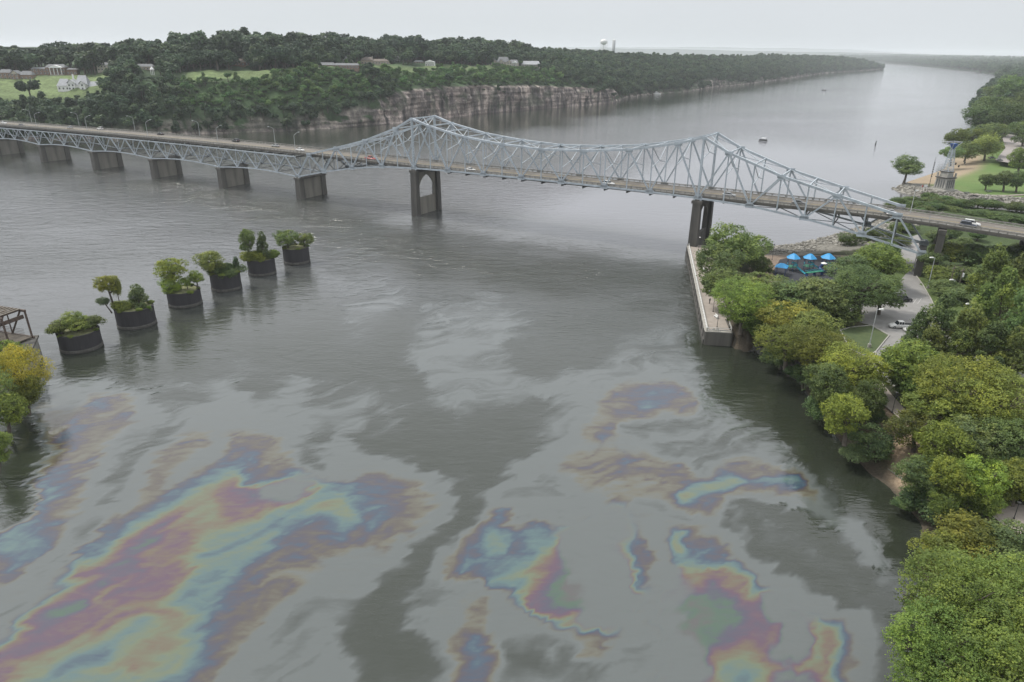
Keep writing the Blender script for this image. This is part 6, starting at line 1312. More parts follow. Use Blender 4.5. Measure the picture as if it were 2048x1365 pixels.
# ------------------------------------------------------------------ trees of the near right bank
def rt(cx_, cy_p, rx, rz, kind, tint, label, bx, by, z0=4.0, cat='tree', name='broadleaf_tree', g=None, dark=None):
    Pb = G(bx, by, z0); D = depth(Pb, z0); r = ray(cx_, cy_p); u = Pb/np.linalg.norm(Pb); t = np.linalg.norm(Pb)/(np.array(r[:2])@u); C_ = np.array([r[0]*t, r[1]*t]); z = CAMH+r[2]*t; s = D/FPX
    return tree(name, C_, z, rx*s, rz*s, kind, tint, label, z0-.15, g, Pb, cat)
Y1 = mixc(YELLOW, OLIVE, .35)
RT = [
 (1468, 478, 50, 34, 'round', GREEN, 'tall green tree beside the right bridge pier', 1468, 560, 'broadleaf_tree'),
 (1440, 520, 40, 40, 'round', mixc(GREEN, GREY), 'round tree overhanging the promenade nearest the bridge pier', 1448, 585, 'broadleaf_tree'),
 (1508, 492, 34, 30, 'round', GREEN, 'green tree at the gravel shore left of the playground', 1508, 545, 'broadleaf_tree'),
 (1455, 565, 46, 34, 'round', GREEN, 'broad tree shading the middle of the promenade', 1465, 620, 'broadleaf_tree'),
 (1488, 592, 56, 42, 'big', mixc(BRIGHT, GREEN, .3), 'bright green tree standing by the end of the promenade', 1484, 668, 'broadleaf_tree'),
 (1530, 575, 48, 34, 'round', GREEN, 'mid green tree in front of the low blue canopy', 1535, 620, 'broadleaf_tree'),
 (1586, 590, 56, 30, 'round', mixc(GREEN, GREY), 'feathery tree right below the playground', 1590, 630, 'broadleaf_tree'),
 (1640, 590, 50, 36, 'round', mixc(GREEN, GREY, .4), 'grey green tree below the right playground tower', 1640, 640, 'broadleaf_tree'),
 (1700, 540, 40, 32, 'round', GREY, 'grey green tree right of the playground towers', 1700, 585, 'broadleaf_tree'),
 (1762, 520, 46, 38, 'round', mixc(BRIGHT, GREEN, .6), 'feathery bright tree under the low end of the truss', 1765, 580, 'broadleaf_tree'),
 (1722, 570, 56, 42, 'big', mixc(GREEN, GREY, .35), 'large tree spreading over the parking bays', 1726, 640, 'broadleaf_tree'),
 (1765, 580, 42, 34, 'round', mixc(GREEN, DARK, .3), 'tree whose crown hides the parked cars', 1758, 630, 'broadleaf_tree'),
 (1672, 622, 48, 32, 'round', mixc(GREEN, DARK, .25), 'dark trunked tree left of the grass island', 1710, 648, 'broadleaf_tree'),
 (1572, 632, 52, 38, 'round', mixc(OLIVE, RUST, .25), 'brownish olive tree in the middle of the park', 1575, 690, 'broadleaf_tree'),
 (1625, 655, 46, 36, 'round', mixc(OLIVE, GREEN, .5), 'olive tree left of the grass island light', 1625, 715, 'broadleaf_tree'),
 (1572, 676, 52, 34, 'big', OLIVE, 'broad olive tree above the dark riprap', 1580, 738, 'broadleaf_tree'),
 (1638, 690, 54, 42, 'big', mixc(OLIVE, RUST, .15), 'olive gold tree on the bank above the bend', 1640, 762, 'broadleaf_tree'),
 (1555, 712, 30, 22, 'shrub', DARK, 'dark low tree at the water above the bend', 1570, 735, 'bank_shrub'),
 (1600, 745, 30, 30, 'shrub', DARK, 'dark shrub hanging over the bend in the bank', 1618, 775, 'bank_shrub'),
 (1700, 728, 58, 44, 'big', mixc(YELLOW, OLIVE, .3), 'yellow green tree left of the drive', 1706, 800, 'broadleaf_tree'),
 (1742, 745, 34, 34, 'round', mixc(YELLOW, BRIGHT, .4), 'light yellow tree at the head of the dirt path', 1740, 800, 'broadleaf_tree'),
 (1655, 765, 40, 44, 'round', mixc(DARK, GREEN, .6), 'green tree on the bank below the yellow green one', 1672, 830, 'broadleaf_tree'),
 (1735, 790, 34, 36, 'round', mixc(DARK, OLIVE, .4), 'dark vine covered tree beside the dirt path', 1735, 850, 'broadleaf_tree'),
 (1650, 810, 32, 36, 'shrub', DARK, 'dark shrubs on the waterline under the green tree', 1670, 850, 'bank_shrub'),
 (1690, 826, 40, 40, 'round', mixc(BRIGHT, YELLOW, .3), 'bright light green tree leaning over the river', 1702, 890, 'broadleaf_tree'),
 (1738, 880, 44, 36, 'round', mixc(GREY, GREEN, .3), 'grey green willowy bush at the muddy cove', 1745, 915, 'bank_shrub'),
 (1712, 905, 26, 22, 'shrub', GREY, 'small grey bush touching the water at the cove', 1722, 925, 'bank_shrub'),
 (1830, 722, 56, 50, 'round', mixc(BRIGHT, GREEN, .3), 'upright bright green tree below the white pickup', 1832, 800, 'broadleaf_tree'),
 (1842, 655, 30, 40, 'pine', mixc(GREY, GREEN, .4), 'slender pine just right of the white pickup', 1842, 722, 'pine_tree'),
 (1885, 640, 44, 52, 'pine', mixc(GREEN, GREY), 'tall pine in the middle of the pine row', 1888, 735, 'pine_tree'),
 (1940, 655, 46, 46, 'pine', mixc(GREEN, OLIVE, .3), 'pine standing right of the tallest one', 1940, 740, 'pine_tree'),
 (1810, 700, 26, 30, 'pine', GREY, 'small grey pine left of the pine row', 1812, 745, 'pine_tree'),
 (2005, 600, 44, 60, 'pine', mixc(GREEN, OLIVE, .4), 'large pine near the right edge before the vine bank', 2008, 705, 'pine_tree'),
 (2045, 640, 50, 70, 'pine', mixc(GREEN, DARK, .3), 'dark pine cut by the right edge of the view', 2050, 755, 'pine_tree'),
 (1985, 690, 44, 44, 'pine', mixc(GREEN, DARK, .4), 'dark pine behind the big yellow tree', 1990, 765, 'pine_tree'),
 (1930, 755, 78, 60, 'big', mixc(YELLOW, GREEN, .25), 'big spreading yellow green tree right of the bright green one', 1930, 870, 'broadleaf_tree'),
 (2000, 790, 70, 62, 'big', mixc(YELLOW, GREEN, .35), 'large yellow green tree at the right edge', 2005, 900, 'broadleaf_tree'),
 (1870, 810, 52, 38, 'round', mixc(YELLOW, GREEN, .4), 'soft yellow green tree above the dirt bank', 1872, 880, 'broadleaf_tree'),
 (1830, 850, 40, 34, 'round', mixc(OLIVE, DARK, .4), 'flat topped olive tree beside the dirt bank', 1838, 905, 'broadleaf_tree'),
 (1890, 885, 44, 44, 'round', Y1, 'golden green tree in the middle of the right bank', 1895, 960, 'broadleaf_tree'),
 (1955, 870, 54, 44, 'round', mixc(GREEN, GREY, .5), 'blue green tree between the golden one and the edge', 1960, 950, 'broadleaf_tree'),
 (2025, 880, 48, 48, 'round', GREEN, 'green tree at the right edge below the big yellow one', 2030, 960, 'broadleaf_tree'),
 (1905, 950, 40, 42, 'round', mixc(YELLOW, OLIVE, .2), 'yellow tree leaning out over dark undergrowth', 1915, 1020, 'broadleaf_tree'),
 (1965, 950, 46, 44, 'round', mixc(BRIGHT, YELLOW, .3), 'light green tree above the dark undergrowth', 1970, 1020, 'broadleaf_tree'),
 (2030, 960, 46, 44, 'round', mixc(OLIVE, YELLOW, .5), 'olive tree above the pale path at the right edge', 2035, 1020, 'broadleaf_tree'),
 (1850, 945, 42, 36, 'round', mixc(DARK, GREEN, .4), 'dark green tree left of the golden one near the mud', 1858, 995, 'broadleaf_tree'),
 (1860, 1000, 52, 36, 'shrub', mixc(DARK, GREY, .3), 'dark blue green undergrowth at the point of the bank', 1870, 1028, 'bank_shrub'),
 (1925, 1015, 50, 36, 'shrub', DARK, 'dark undergrowth between the point and the pale path', 1932, 1045, 'bank_shrub'),
 (1806, 1008, 26, 14, 'shrub', mixc(GREEN, GREY), 'low weeds at the waterline below the drift log', 1812, 1018, 'bank_shrub'),
 (1945, 1075, 62, 40, 'round', mixc(OLIVE, YELLOW, .4), 'olive crown left of the pale path above the big green tree', 1955, 1130, 'broadleaf_tree'),
 (2020, 1090, 60, 44, 'round', mixc(GREEN, GREY, .4), 'grey green crown right above the big green tree', 2030, 1150, 'broadleaf_tree'),
 (1880, 1100, 46, 34, 'round', mixc(OLIVE, RUST, .2), 'brown green bush at the waterline above the big green tree', 1895, 1150, 'broadleaf_tree'),
]
for t_ in RT: rt(*t_[:6], t_[6], t_[7], t_[8], cat='shrub' if 'shrub' in t_[9] else 'tree', name=t_[9], z0=4.0 if 'shrub' not in t_[9] else 1.2, g='trees of the near right bank')
r_u = random.Random(21); UO = []
for t_ in RT:
    if 'shrub' in t_[9] or t_[4] == 'pine': continue
    for k in range(4):
        dx_, dy_ = r_u.uniform(-.9, .9)*t_[2], r_u.uniform(-.5, .55)*t_[3]
        bx_, by_ = t_[7]+dx_, t_[8]+dy_-4
        Pu = np.array([G(bx_, by_, 4.0)])
        if any(in_poly(Pu, q)[0] for q in (LOT, GR, PLAY, PATHS, PATH2, UND, PROM, BEACHD)) or not in_poly(Pu, SHN)[0] or dist_line(Pu, LOT, True)[0] < 3.5 or dist_line(Pu, PATHS, True)[0] < 3: continue
        f_ = r_u.uniform(.5, .75); UO.append((bx_, by_-t_[3]*f_*1.1, t_[2]*f_, t_[3]*f_, t_[4] if t_[4] != 'big' else 'round', mixc(t_[5], DARK if k else GREEN, .35), bx_, by_, t_[6]))
for u_ in UO: rt(*u_[:6], ' '.join(('smaller tree beside the '+u_[8]).split()[:16]), u_[6], u_[7], g='smaller trees beside the '+u_[8], name='understorey_tree')
for a_ in ((1862, 690, 34, 40, 1865, 742, 'pine behind the bright green tree, left of the tall pine'), (1915, 700, 36, 40, 1918, 752, 'low pine in front of the tall pine'), (1965, 620, 40, 50, 1968, 712, 'pine rising in front of the grass strip'), (2030, 700, 40, 44, 2034, 775, 'pine at the right edge above the big yellow tree'), (1990, 540, 44, 44, 1992, 640, 'tall pine before the vine bank, upper right'), (2040, 560, 44, 50, 2043, 665, 'tall pine at the upper right edge before the vine bank')):
    rt(a_[0], a_[1], a_[2], a_[3], 'pine', mixc(GREEN, OLIVE, .35), a_[6], a_[4], a_[5], g='trees of the near right bank', name='pine_tree')
# the big nearest tree is several stems with crowns of their own
for cxx, cyy, rx, rz, bx, by, lab in ((1905, 1190, 92, 84, 1935, 1330, 'big bright green tree at lower right, upper crown over the river'), (1990, 1170, 90, 80, 2005, 1310, 'bright green tree behind the lowest right crown'),
    (1868, 1285, 84, 84, 1905, 1420, 'big green tree at the bottom right, crown touching the river edge'), (1975, 1290, 100, 92, 1990, 1430, 'broad green crown in the lower right corner'), (2060, 1260, 80, 100, 2065, 1400, 'green crown cut by the lower right edge'), (1900, 1370, 90, 70, 1925, 1490, 'lowest green crown cut by the bottom edge'), (2010, 1390, 100, 70, 2020, 1520, 'green crown at the very bottom right corner')):
    rt(cxx, cyy, rx, rz, 'big', mixc(BRIGHT, GREEN, .35), lab, bx, by, g='trees of the near right bank')
# vine bank, bushes behind and under the deck
VB = [(1905, 500, 40, 26, 'dark vine mound right beside the end bent of the bridge'), (1960, 505, 46, 28, 'vine mound under the approach deck'), (2020, 510, 50, 30, 'vine mound at the right edge just below the deck'), (1880, 545, 34, 22, 'low vine mound beside the tall parking light'), (1925, 545, 38, 24, 'vine mound behind the utility poles'),
      (1975, 550, 44, 28, 'vine covered mound right of the utility poles'), (2035, 560, 44, 34, 'vine covered mound at the right edge'), (1900, 572, 32, 18, 'vine mound at the foot of the utility poles'), (1950, 585, 40, 20, 'vine mound behind the grass strip'), (2010, 600, 40, 24, 'vine mound behind the right pine'), (1870, 515, 26, 20, 'brownish brush beside the end bent')]
for i, (x, y, rx, rz, lab) in enumerate(VB): rt(x, y, rx, rz, 'shrub', mixc(GREEN, GREY, .5) if i % 3 else mixc(OLIVE, GREEN, .5), lab, x, y+rz*.9, 5.0 if y > 530 else 8.0, 'vines', 'vine_mound', 'vine covered mounds below the approach')
for i, (x, y, rx, rz, lab) in enumerate(((1835, 408, 22, 11, 'low bush behind the deck near the thin light pole'), (1868, 412, 24, 11, 'green bush behind the deck right of the light pole'), (1902, 416, 20, 9, 'small bush by the bright inlet'), (1958, 424, 24, 10, 'bush behind the deck right of the inlet'), (1995, 430, 26, 11, 'bush behind the deck near the white SUV'), (2035, 436, 28, 12, 'bush behind the deck at the right edge'), (1700, 478, 22, 16, 'small dark tree under the truss near the gravel shore'), (1745, 470, 20, 14, 'bush on the gravel shore under the truss'), (1800, 455, 18, 12, 'bush behind the low end of the truss'))):
    rt(x, y, rx, rz, 'shrub' if y < 450 else 'round', mixc(GREEN, DARK, .3), lab, x, y+rz, 3.0, 'bush', 'leafy_shrub', 'bushes beside the bridge approach')

r_b = random.Random(5)
for k in range(70):      # scrub that hides the strip between deck and inlet, and the foot of the approach
    s_, v_ = (r_b.uniform(190, 290), r_b.uniform(W+1.5, W+50)) if k < 52 else (r_b.uniform(214, 262), r_b.uniform(-4, W))
    p_ = B(s_, v_, 0); rr_ = r_b.uniform(2.6, 4.4); zz_ = 4+9*float(sstep(206, 236, s_))*float(sstep(26, 17, v_))
    if not in_poly(np.array([p_[:2]]), SHN)[0] or in_poly(np.array([p_[:2]]), UND)[0]: continue
    tree('scrub_bush', np.array(p_[:2]), zz_+rr_*.55, rr_, rr_*.75, 'shrub', mixc(GREEN, DARK, r_b.uniform(.2, .6)), 'green scrub bush behind the approach deck beside the inlet' if k < 52 else 'dark scrub bush in the shade under the approach deck', zz_-.2, 'scrub behind the approach deck' if k < 52 else 'scrub under the approach deck', None, 'bush')

r_c = random.Random(8); fe_ = along([(159, 309), (187, 339), (203, 345), (217, 335), (237, 323), (270, 316), (330, 311)], 1.5, 17)
class Uni:
    def uniform(s, a, b): return r_c.uniform(a, b)
for k in range(95):
    x_, y_, o__ = fe_(Uni())
    d_ = np.array([x_, y_, 4-CAMH]); qx = CX+FPX*(d_@_R)/(d_@_F)
    if 1905 < qx < 1942 and o__ < 9 or in_poly(np.array([(x_, y_)]), UND)[0]: continue
    rr_ = r_c.uniform(2.4, 4.6); tree('inlet_bush', np.array([x_, y_]), 3.6+rr_*.5, rr_, rr_*.8, 'shrub', mixc(GREEN, DARK, r_c.uniform(.1, .5)), 'green bush of the thicket between the inlet and the bridge deck', 3.4, 'bushes of the inlet thicket', None, 'bush')

# ------------------------------------------------------------------ park point across the inlet
SHP = [tuple(map(float, p)) for p in [(460, 330), (253, 347), (229, 360), (214, 375), (211, 385), (213, 397), (235, 423), (255, 442), (280, 467), (303, 501), (345, 571), (446, 721), (532, 848), (700, 1000), (1400, 1000), (1400, 330)]]
def build_park():
    xs = np.concatenate([np.arange(204, 520, 3.0), np.arange(530, 1300, 14)]); ys = np.concatenate([np.arange(336, 640, 3.0), np.arange(650, 960, 10)]); X, Y = np.meshgrid(xs, ys, indexing='ij'); P = np.stack([X.ravel(), Y.ravel()], 1)
    ins = in_poly(P, SHP); d = dist_line(P, SHP); d = np.where(ins, d, -d)
    south = P[:, 1] < 398+(P[:, 0]-215)*-.0
    Z = np.where(d > 0, np.where(south, 3.0*sstep(0, 7, d), 3.0*sstep(0, 26, d)), d*.4); Z = np.maximum(Z, -3.8)
    Z += sstep(40, 200, d)*3
    f = fbm(P[:, 0]/20, P[:, 1]/20, 3, 61)[:, None]; lawn = np.array([.105, .165, .05]); dry = np.array([.17, .18, .075]); sand = np.array([.27, .215, .15]); grav = np.array([.22, .21, .19])
    m = sstep(-.2, .5, f[:, 0])[:, None]*.35; col = lawn*(1-m)+dry*m
    b = (sstep(26, 16, d)*sstep(385, 400, P[:, 1])*sstep(540, 510, P[:, 1]))[:, None]; col = col*(1-b)+sand*(1+f*.2)*b
    g = ((d < 9) & (P[:, 1] < 400))[:, None]; col = np.where(g, grav*.8, col)
    tip = (P[:, 0] < 226)[:, None]; col = np.where(tip, grav*.8*(1+f*.3), col)
    fst = (P[:, 1] > 600)[:, None]; col = np.where(fst, np.array([.04, .06, .03]), col)
    tag(link('park_ground', np_mesh('park_ground', np.stack([P[:, 0], P[:, 1], Z], 1), grid_faces(len(xs), len(ys)), [attr_mat('park_lawn', nscale=.15, amt=.16, fine=1.2)], col=col, smooth=True)), kind='structure')
build_park()
def PZ(*pts, z=3.1): return [tuple(G(x, y, z)) for x, y in pts]
def pline(name, pts, w, z, m):
    mb = MB(); P = [np.array(G(x, y, z)) for x, y in pts]; L, Rr = [], []
    for i, p in enumerate(P):
        d = P[min(i+1, len(P)-1)]-P[max(i-1, 0)]; d = d/np.hypot(*d); n_ = np.array([-d[1], d[0]])*w/2; L.append((*(p+n_), z)); Rr.append((*(p-n_), z))
    k = len(P); mb.add(L+Rr, [(k+i, k+i+1, i+1, i) for i in range(k-1)]); tag(mb.build(name, MT[m]), kind='structure')
pline('path', [(1912, 381), (1925, 386), (1950, 389.5), (1985, 391), (2020, 391), (2060, 389)], 2.2, 3.25, 'path')
pline('path', [(1840, 371), (1862, 373), (1880, 377)], 1.8, 3.2, 'path')
LOT2 = PZ((1992, 326), (2022, 331), (2060, 333), (2120, 330), (2120, 290), (2048, 276), (2015, 272), (2004, 280), (2010, 300), (1995, 318), z=5.0)
sheet('far_parking_lot', LOT2, 6.3, mat('far_lot', (.26, .235, .22), .95, .1, .2))
rocks('riprap_point', along([(253, 347.), (229, 360), (214, 375), (211, 385), (213, 397)][::-1], -8, .5), 1500, .7, 1.9, lambda p: 3.0*sstep(0, 7, -p[2])+.1 if p[2] < 0 else 0, RKM, 6)
rocks('riprap_point', along([(420, 333.), (253, 347)][::-1], -9, .5), 900, .8, 2.0, lambda p: 3.0*sstep(0, 7, -p[2])+.1 if p[2] < 0 else 0, RKM, 9)

# monument: stone base with columned faces, lattice mast, inverted pyramid top
Pm = G(1886, 381, 3.0); zt = zat(1905, 284, Pm)-3.0
mo = empty('monument_tower', (*Pm, 3.0), .35, 'stone based lattice tower with an inverted blue pyramid top on the point', 'tower')
def mp_(name, f, m): mb = MB(); f(mb); return mb.build(name, MT[m], mo)
mp_('plinth', lambda q: q.box((0, 0, .35), (9.4, 9.4, .9)), 'pale'); mp_('base', lambda q: q.box((0, 0, 3.6), (7.0, 7.0, 5.8), 0, .88), 'stone')
for rz in range(4):
    for x in (-2.1, -.7, .7, 2.1):
        a = rz*PI/2; c, s = math.cos(a), math.sin(a); y = -3.42; mp_('recess_shade', lambda q: q.box((x*c-y*s, x*s+y*c, 3.7), (.55, .16, 4.2), a), 'steel_dark')  # raised dark strips standing in for the shade inside recesses
mp_('cornice', lambda q: q.box((0, 0, 6.8), (7.2, 7.2, .5)), 'conc_dark'); mp_('upper_block', lambda q: q.box((0, 0, 8.3), (4.6, 4.6, 2.6), 0, .9), 'stone'); mp_('cornice', lambda q: q.box((0, 0, 9.8), (5.0, 5.0, .4)), 'conc_dark')
for sx in (-1, 1):
    for sy in (-1, 1):
        mp_('leg', lambda q: q.beam((sx*1.9, sy*1.9, 9.9), (sx*.75, sy*.75, zt-3.5), .24), 'steel'); mp_('corner_post', lambda q: q.box((sx*2.9, sy*2.9, 8.0), (.7, .7, 2.4)), 'stone')
for k in range(9):
    z0, z1 = 10+k*(zt-13.5)/9, 10+(k+1)*(zt-13.5)/9; w0 = 1.9-1.15*k/9; w1 = 1.9-1.15*(k+1)/9
    def br(q):
        for a in range(4):
            p = [(-w0, -w0), (w0, -w0), (w0, w0), (-w0, w0)]; p1 = [(-w1, -w1), (w1, -w1), (w1, w1), (-w1, w1)]
            q.beam((*p[a], z0), (*p1[(a+1) % 4], z1), .12); q.beam((*p[a], z0), (*p[(a+1) % 4], z0), .12)
    mp_('lattice_bay', br, 'steel')
mp_('inverted_pyramid', lambda q: (q.beam((.6, 0, zt-3.6), (2.9, 2.2, zt), .3), q.beam((-.6, 0, zt-3.6), (-2.9, -2.2, zt), .3), q.beam((-.6, 0, zt-3.6), (-2.9, 2.2, zt), .3), q.beam((.6, 0, zt-3.6), (2.9, -2.2, zt), .3)), 'steel')
mp_('top_ring', lambda q: (q.box((0, 2.2, zt), (6.1, .25, .3)), q.box((0, -2.2, zt), (6.1, .25, .3)), q.box((2.95, 0, zt), (.25, 4.15, .3)), q.box((-2.95, 0, zt), (.25, 4.15, .3))), 'rooflight')
MT['vblue'] = mat('blue_panel', (.03, .09, .30), .5, .1, 1)
mp_('blue_panel', lambda q: q.add([(-1.8, -1.2, zt-.9), (1.8, -1.2, zt-.9), (0, -.3, zt-3.8), (-1.8, 1.2, zt-.9), (1.8, 1.2, zt-.9), (0, .3, zt-3.8)], [(0, 2, 1), (3, 4, 5), (0, 3, 5, 2), (1, 2, 5, 4), (0, 1, 4, 3)]), 'vblue')
# tall thin mast with banners near the point, flag poles
P = G(1858, 374, 3.0); o = empty('radio_mast', (*P, 3), 0, 'thin dark mast left of the monument tower', 'mast'); h = zat(1866, 313, P)-3
mb = MB(); mb.tube([(0, 0, 0), (0, 0, h)], [.16, .05], 6); mb.build('pole', MT['poledark'], o); mb = MB(); [mb.box((.1, 0, h*.35+k*1.2), (.5, .3, .7)) for k in range(7)]; mb.build('fittings', MT['poledark'], o)
for i, (px, py, pt, c, lab) in enumerate(((1841, 384, 370, 'red', 'flag with red at the left of the small flag group on the point'), (1846, 385, 369, 'white', 'white flag in the middle of the flag group on the point'), (1852, 384, 367, 'red', 'red banner at the right of the flag group on the point'))):
    P = G(px, py, 2.5); h = zat(px, pt, P)-2.5; o = empty('flagpole', (*P, 2.5), rnd.uniform(0, 1), lab, 'flag', 'small flags on the point'); mb = MB(); mb.tube([(0, 0, 0), (0, 0, h)], [.08, .05], 6); mb.build('pole', MT['white'], o)
    mb = MB(); mb.box((.8, 0, h-.7), (1.5, .06, 1.1)); mb.build('flag', MT[c], o)
for px, py, pt, lab in ((1889+85, 326, 300, ''),): pass
def ptree(cx_, cyp, rx, rz, kind, tint, lab, bx, by, z0=3.0, nm='park_tree'): rt(cx_, cyp, rx, rz, kind, tint, lab, bx, by, z0, 'tree', nm, 'trees of the park on the point')
for a in ((1818, 332, 29, 22, 'round', mixc(GREY, GREEN, .4), 'lone leaning tree on the tip of the point', 1804, 367), (1974, 361, 14, 14, 'round', GREEN, 'small round tree on the lawn', 1972, 381), (2010, 358, 19, 18, 'round', mixc(GREEN, GREY), 'dark green lawn tree right of the small one', 2009, 384), (2036, 360, 20, 20, 'round', mixc(GREEN, GREY), 'rightmost dark lawn tree on the near side', 2034, 386),
          (1972, 292, 32, 26, 'willow', mixc(GREEN, YELLOW, .3), 'weeping willow behind the lawn', 1972, 322), (1935, 300, 22, 20, 'round', GREEN, 'round tree left of the weeping willow', 1928, 324), (1903, 305, 20, 16, 'spread', mixc(GREEN, GREY), 'tree by the monument top at the beach', 1905, 332), (1912, 274, 22, 18, 'round', mixc(DARK, OLIVE), 'dark tree behind the monument top', 1915, 305), (1945, 270, 22, 18, 'round', mixc(GREEN, OLIVE), 'tree behind the willow on its left', 1948, 300),
          (2040, 318, 20, 24, 'round', mixc(GREEN, OLIVE), 'tree at the right edge beside the far parking lot', 2040, 350)): ptree(*a)
for i, (cx_, cyp, rx, rz, bx, by) in enumerate(((1962, 236, 32, 26, 1966, 270), (1994, 215, 36, 30, 1997, 262), (2012, 236, 34, 32, 2014, 280), (2042, 215, 36, 34, 2042, 268), (1985, 262, 26, 20, 1986, 292), (2032, 178, 36, 28, 2032, 232), (1998, 190, 28, 22, 2003, 225), (2048, 262, 26, 26, 2050, 300), (1975, 214, 26, 20, 1978, 245))):
    if rx: ptree(cx_, cyp, rx, rz, 'round', mixc(DARK, GREEN, .5), 'tall dark tree of the wood at the right edge, %s' % ['nearest the beach', 'second from the beach', 'left of the far parking lot', 'behind the parking lot trees', 'lowest beside the willow', 'farthest back at the edge', 'farthest back by the river', 'right of the far parking lot', 'between the river and the tallest'][i], bx, by, 4)
for px, py, lab in ((1933, 388, 'dark picnic table on the lawn nearest the monument'), (1976, 385, 'dark picnic table beside the small lawn tree')):
    P = G(px, py, 3.0); o = empty('picnic_table', (*P, 3.05), .2, lab, 'table'); mb = MB(); mb.box((0, 0, .76), (3.2, 1.0, .1)); mb.build('table_top', MT['steel_dark'], o)
    for s in (-1, 1): mb = MB(); mb.box((0, s*.9, .45), (3.2, .35, .08)); mb.build('bench_seat', MT['steel_dark'], o)
    for s in (-1, 1): mb = MB(); mb.beam((s*1.1, -.9, 0), (s*1.1, .4, .75), .12); mb.beam((s*1.1, .9, 0), (s*1.1, -.4, .75), .12); mb.build('leg', MT['steel_dark'], o)
for px, py, lab in ((1911, 330, 'dark litter bin on the sand edge of the lawn nearest the monument'), (1917, 335, 'dark litter bin in the middle of the sandy edge'), (1929, 328, 'dark litter bin farthest along the lawn edge')):
    P = G(px, py+14 if False else py, 3.0); o = empty('litter_bin', (*P, 3.0), 0, lab, 'bin'); mb = MB(); mb.tube([(0, 0, 0), (0, 0, 1.2)], [.45, .5], 10); mb.build('bin', MT['poledark'], o); mb = MB(); mb.tube([(0, 0, 1.2), (0, 0, 1.45)], [.55, .2], 10); mb.build('lid', MT['poledark'], o)
for px, py, p, lab in ((1984, 318, 'dark', 'dark car parked under the willow beside the far lot'), (1998, 322, 'grey', 'grey car at the near edge of the far parking lot'), (2027, 279, 'dark', 'dark car at the back of the far parking lot')):
    P = G(px, py, 6.3); car('sedan', p, (*P, 6.32), .1, lab, 'cars at the far parking lot')
P = G(2033, 336, 6.3); o = empty('utility_pole', (*P, 6.3), 0, 'slim pole at the near edge of the far parking lot', 'utility pole'); mb = MB(); mb.tube([(0, 0, 0), (0, 0, 9)], [.15, .1], 6); mb.build('pole', MT['wood'], o); mb = MB(); mb.box((0, 0, 8.6), (1.6, .12, .12)); mb.build('crossarm', MT['wood'], o)

# ------------------------------------------------------------------ boats and the channel marker
def hull(q, L, w, h, z0=-.25):
    rows = []
    for x, k, r in ((-.5, .85, 0), (-.2, 1, 0), (.15, 1, .05), (.35, .75, .15), (.5, .08, .35)): rows.append([(x*L, -w/2*k, h+r), (x*L, -w/2*k*.7, z0), (x*L, w/2*k*.7, z0), (x*L, w/2*k, h+r)])
    b = [p for r in rows for p in r]; q.add(b, [(i*4+j, i*4+(j+1) % 4, (i+1)*4+(j+1) % 4, (i+1)*4+j) for i in range(4) for j in range(4)]+[(3, 2, 1, 0), (16, 17, 18, 19)])
P = G(1526, 283, 0); o = empty('pontoon_boat', (*P, 0), 2.6, 'dark pontoon boat with a pale canopy in mid river above the right truss', 'boat')
for s in (-1, 1): mb = MB(); mb.tube([(-3.4, s*.95, .15), (3, s*.95, .15), (3.7, s*.95, .35)], [.36, .36, .1], 8); mb.build('float', MT['chrome'], o)
mb = MB(); mb.box((0, 0, .65), (6.8, 2.6, .15)); mb.build('deck', MT['steel_dark'], o); mb = MB(); [mb.box((x, y, 1.1), d) for x, y, d in ((0, 1.25, (6.2, .06, .8)), (0, -1.25, (6.2, .06, .8)), (3.1, 0, (.06, 2.5, .8)), (-3.1, 0, (.06, 2.5, .8)))]; mb.build('fence', MT['poledark'], o)
mb = MB(); mb.box((-.4, 0, 2.75), (3.6, 2.5, .12)); mb.build('canopy', MT['white'], o); mb = MB(); [mb.box((x, y, 1.75), (.07, .07, 2)) for x in (-2, 1.2) for y in (-1.2, 1.2)]; mb.build('canopy_post', MT['chrome'], o); mb = MB(); [mb.box((x, .8, 1.0), (1.4, .6, .6)) for x in (-2, 1.6)]; mb.build('seat', MT['cream'], o)
P = G(1314, 189, 0); o = empty('cabin_cruiser', (*P, 0), .3, 'white cabin cruiser moored below the wooded bluff', 'boat')
mb = MB(); hull(mb, 15, 4.4, 1.6); mb.build('hull', MT['white'], o); mb = MB(); mb.box((-1, 0, 2.6), (7.5, 3.4, 1.9), 0, .86); mb.build('cabin', MT['white'], o); mb = MB(); mb.box((-1, 0, 2.9), (7.2, 3.45, .6), 0, .95); mb.build('cabin_windows', MT['glassd'], o); mb = MB(); mb.box((-2, 0, 4.0), (4, 2.8, .9), 0, .85); mb.tube([(-2, 0, 4.4), (-2, 0, 7.2)], [.1, .05], 6); mb.build('flybridge', MT['white'], o)
P = G(1648, 181, 0); o = empty('speedboat', (*P, 0), 2.9, 'small dark speedboat far up the river', 'boat'); mb = MB(); hull(mb, 9, 3, 1.2); mb.build('hull', MT['poledark'], o); mb = MB(); mb.box((-.6, 0, 1.7), (2.5, 2, 1.0), 0, .8); mb.build('windscreen', MT['white'], o)
P = G(1751, 290, 0); o = empty('channel_buoy', (*P, 0), 0, 'slim dark channel marker standing in the river', 'buoy'); mb = MB(); mb.tube([(0, 0, -1), (0, 0, .5), (0, 0, 1.0)], [.6, .6, .4], 10); mb.build('float', MT['poledark'], o); mb = MB(); mb.tube([(0, 0, 1), (.15, 0, 3.2)], [.4, .34], 8); mb.build('daymark', MT['poledark'], o)

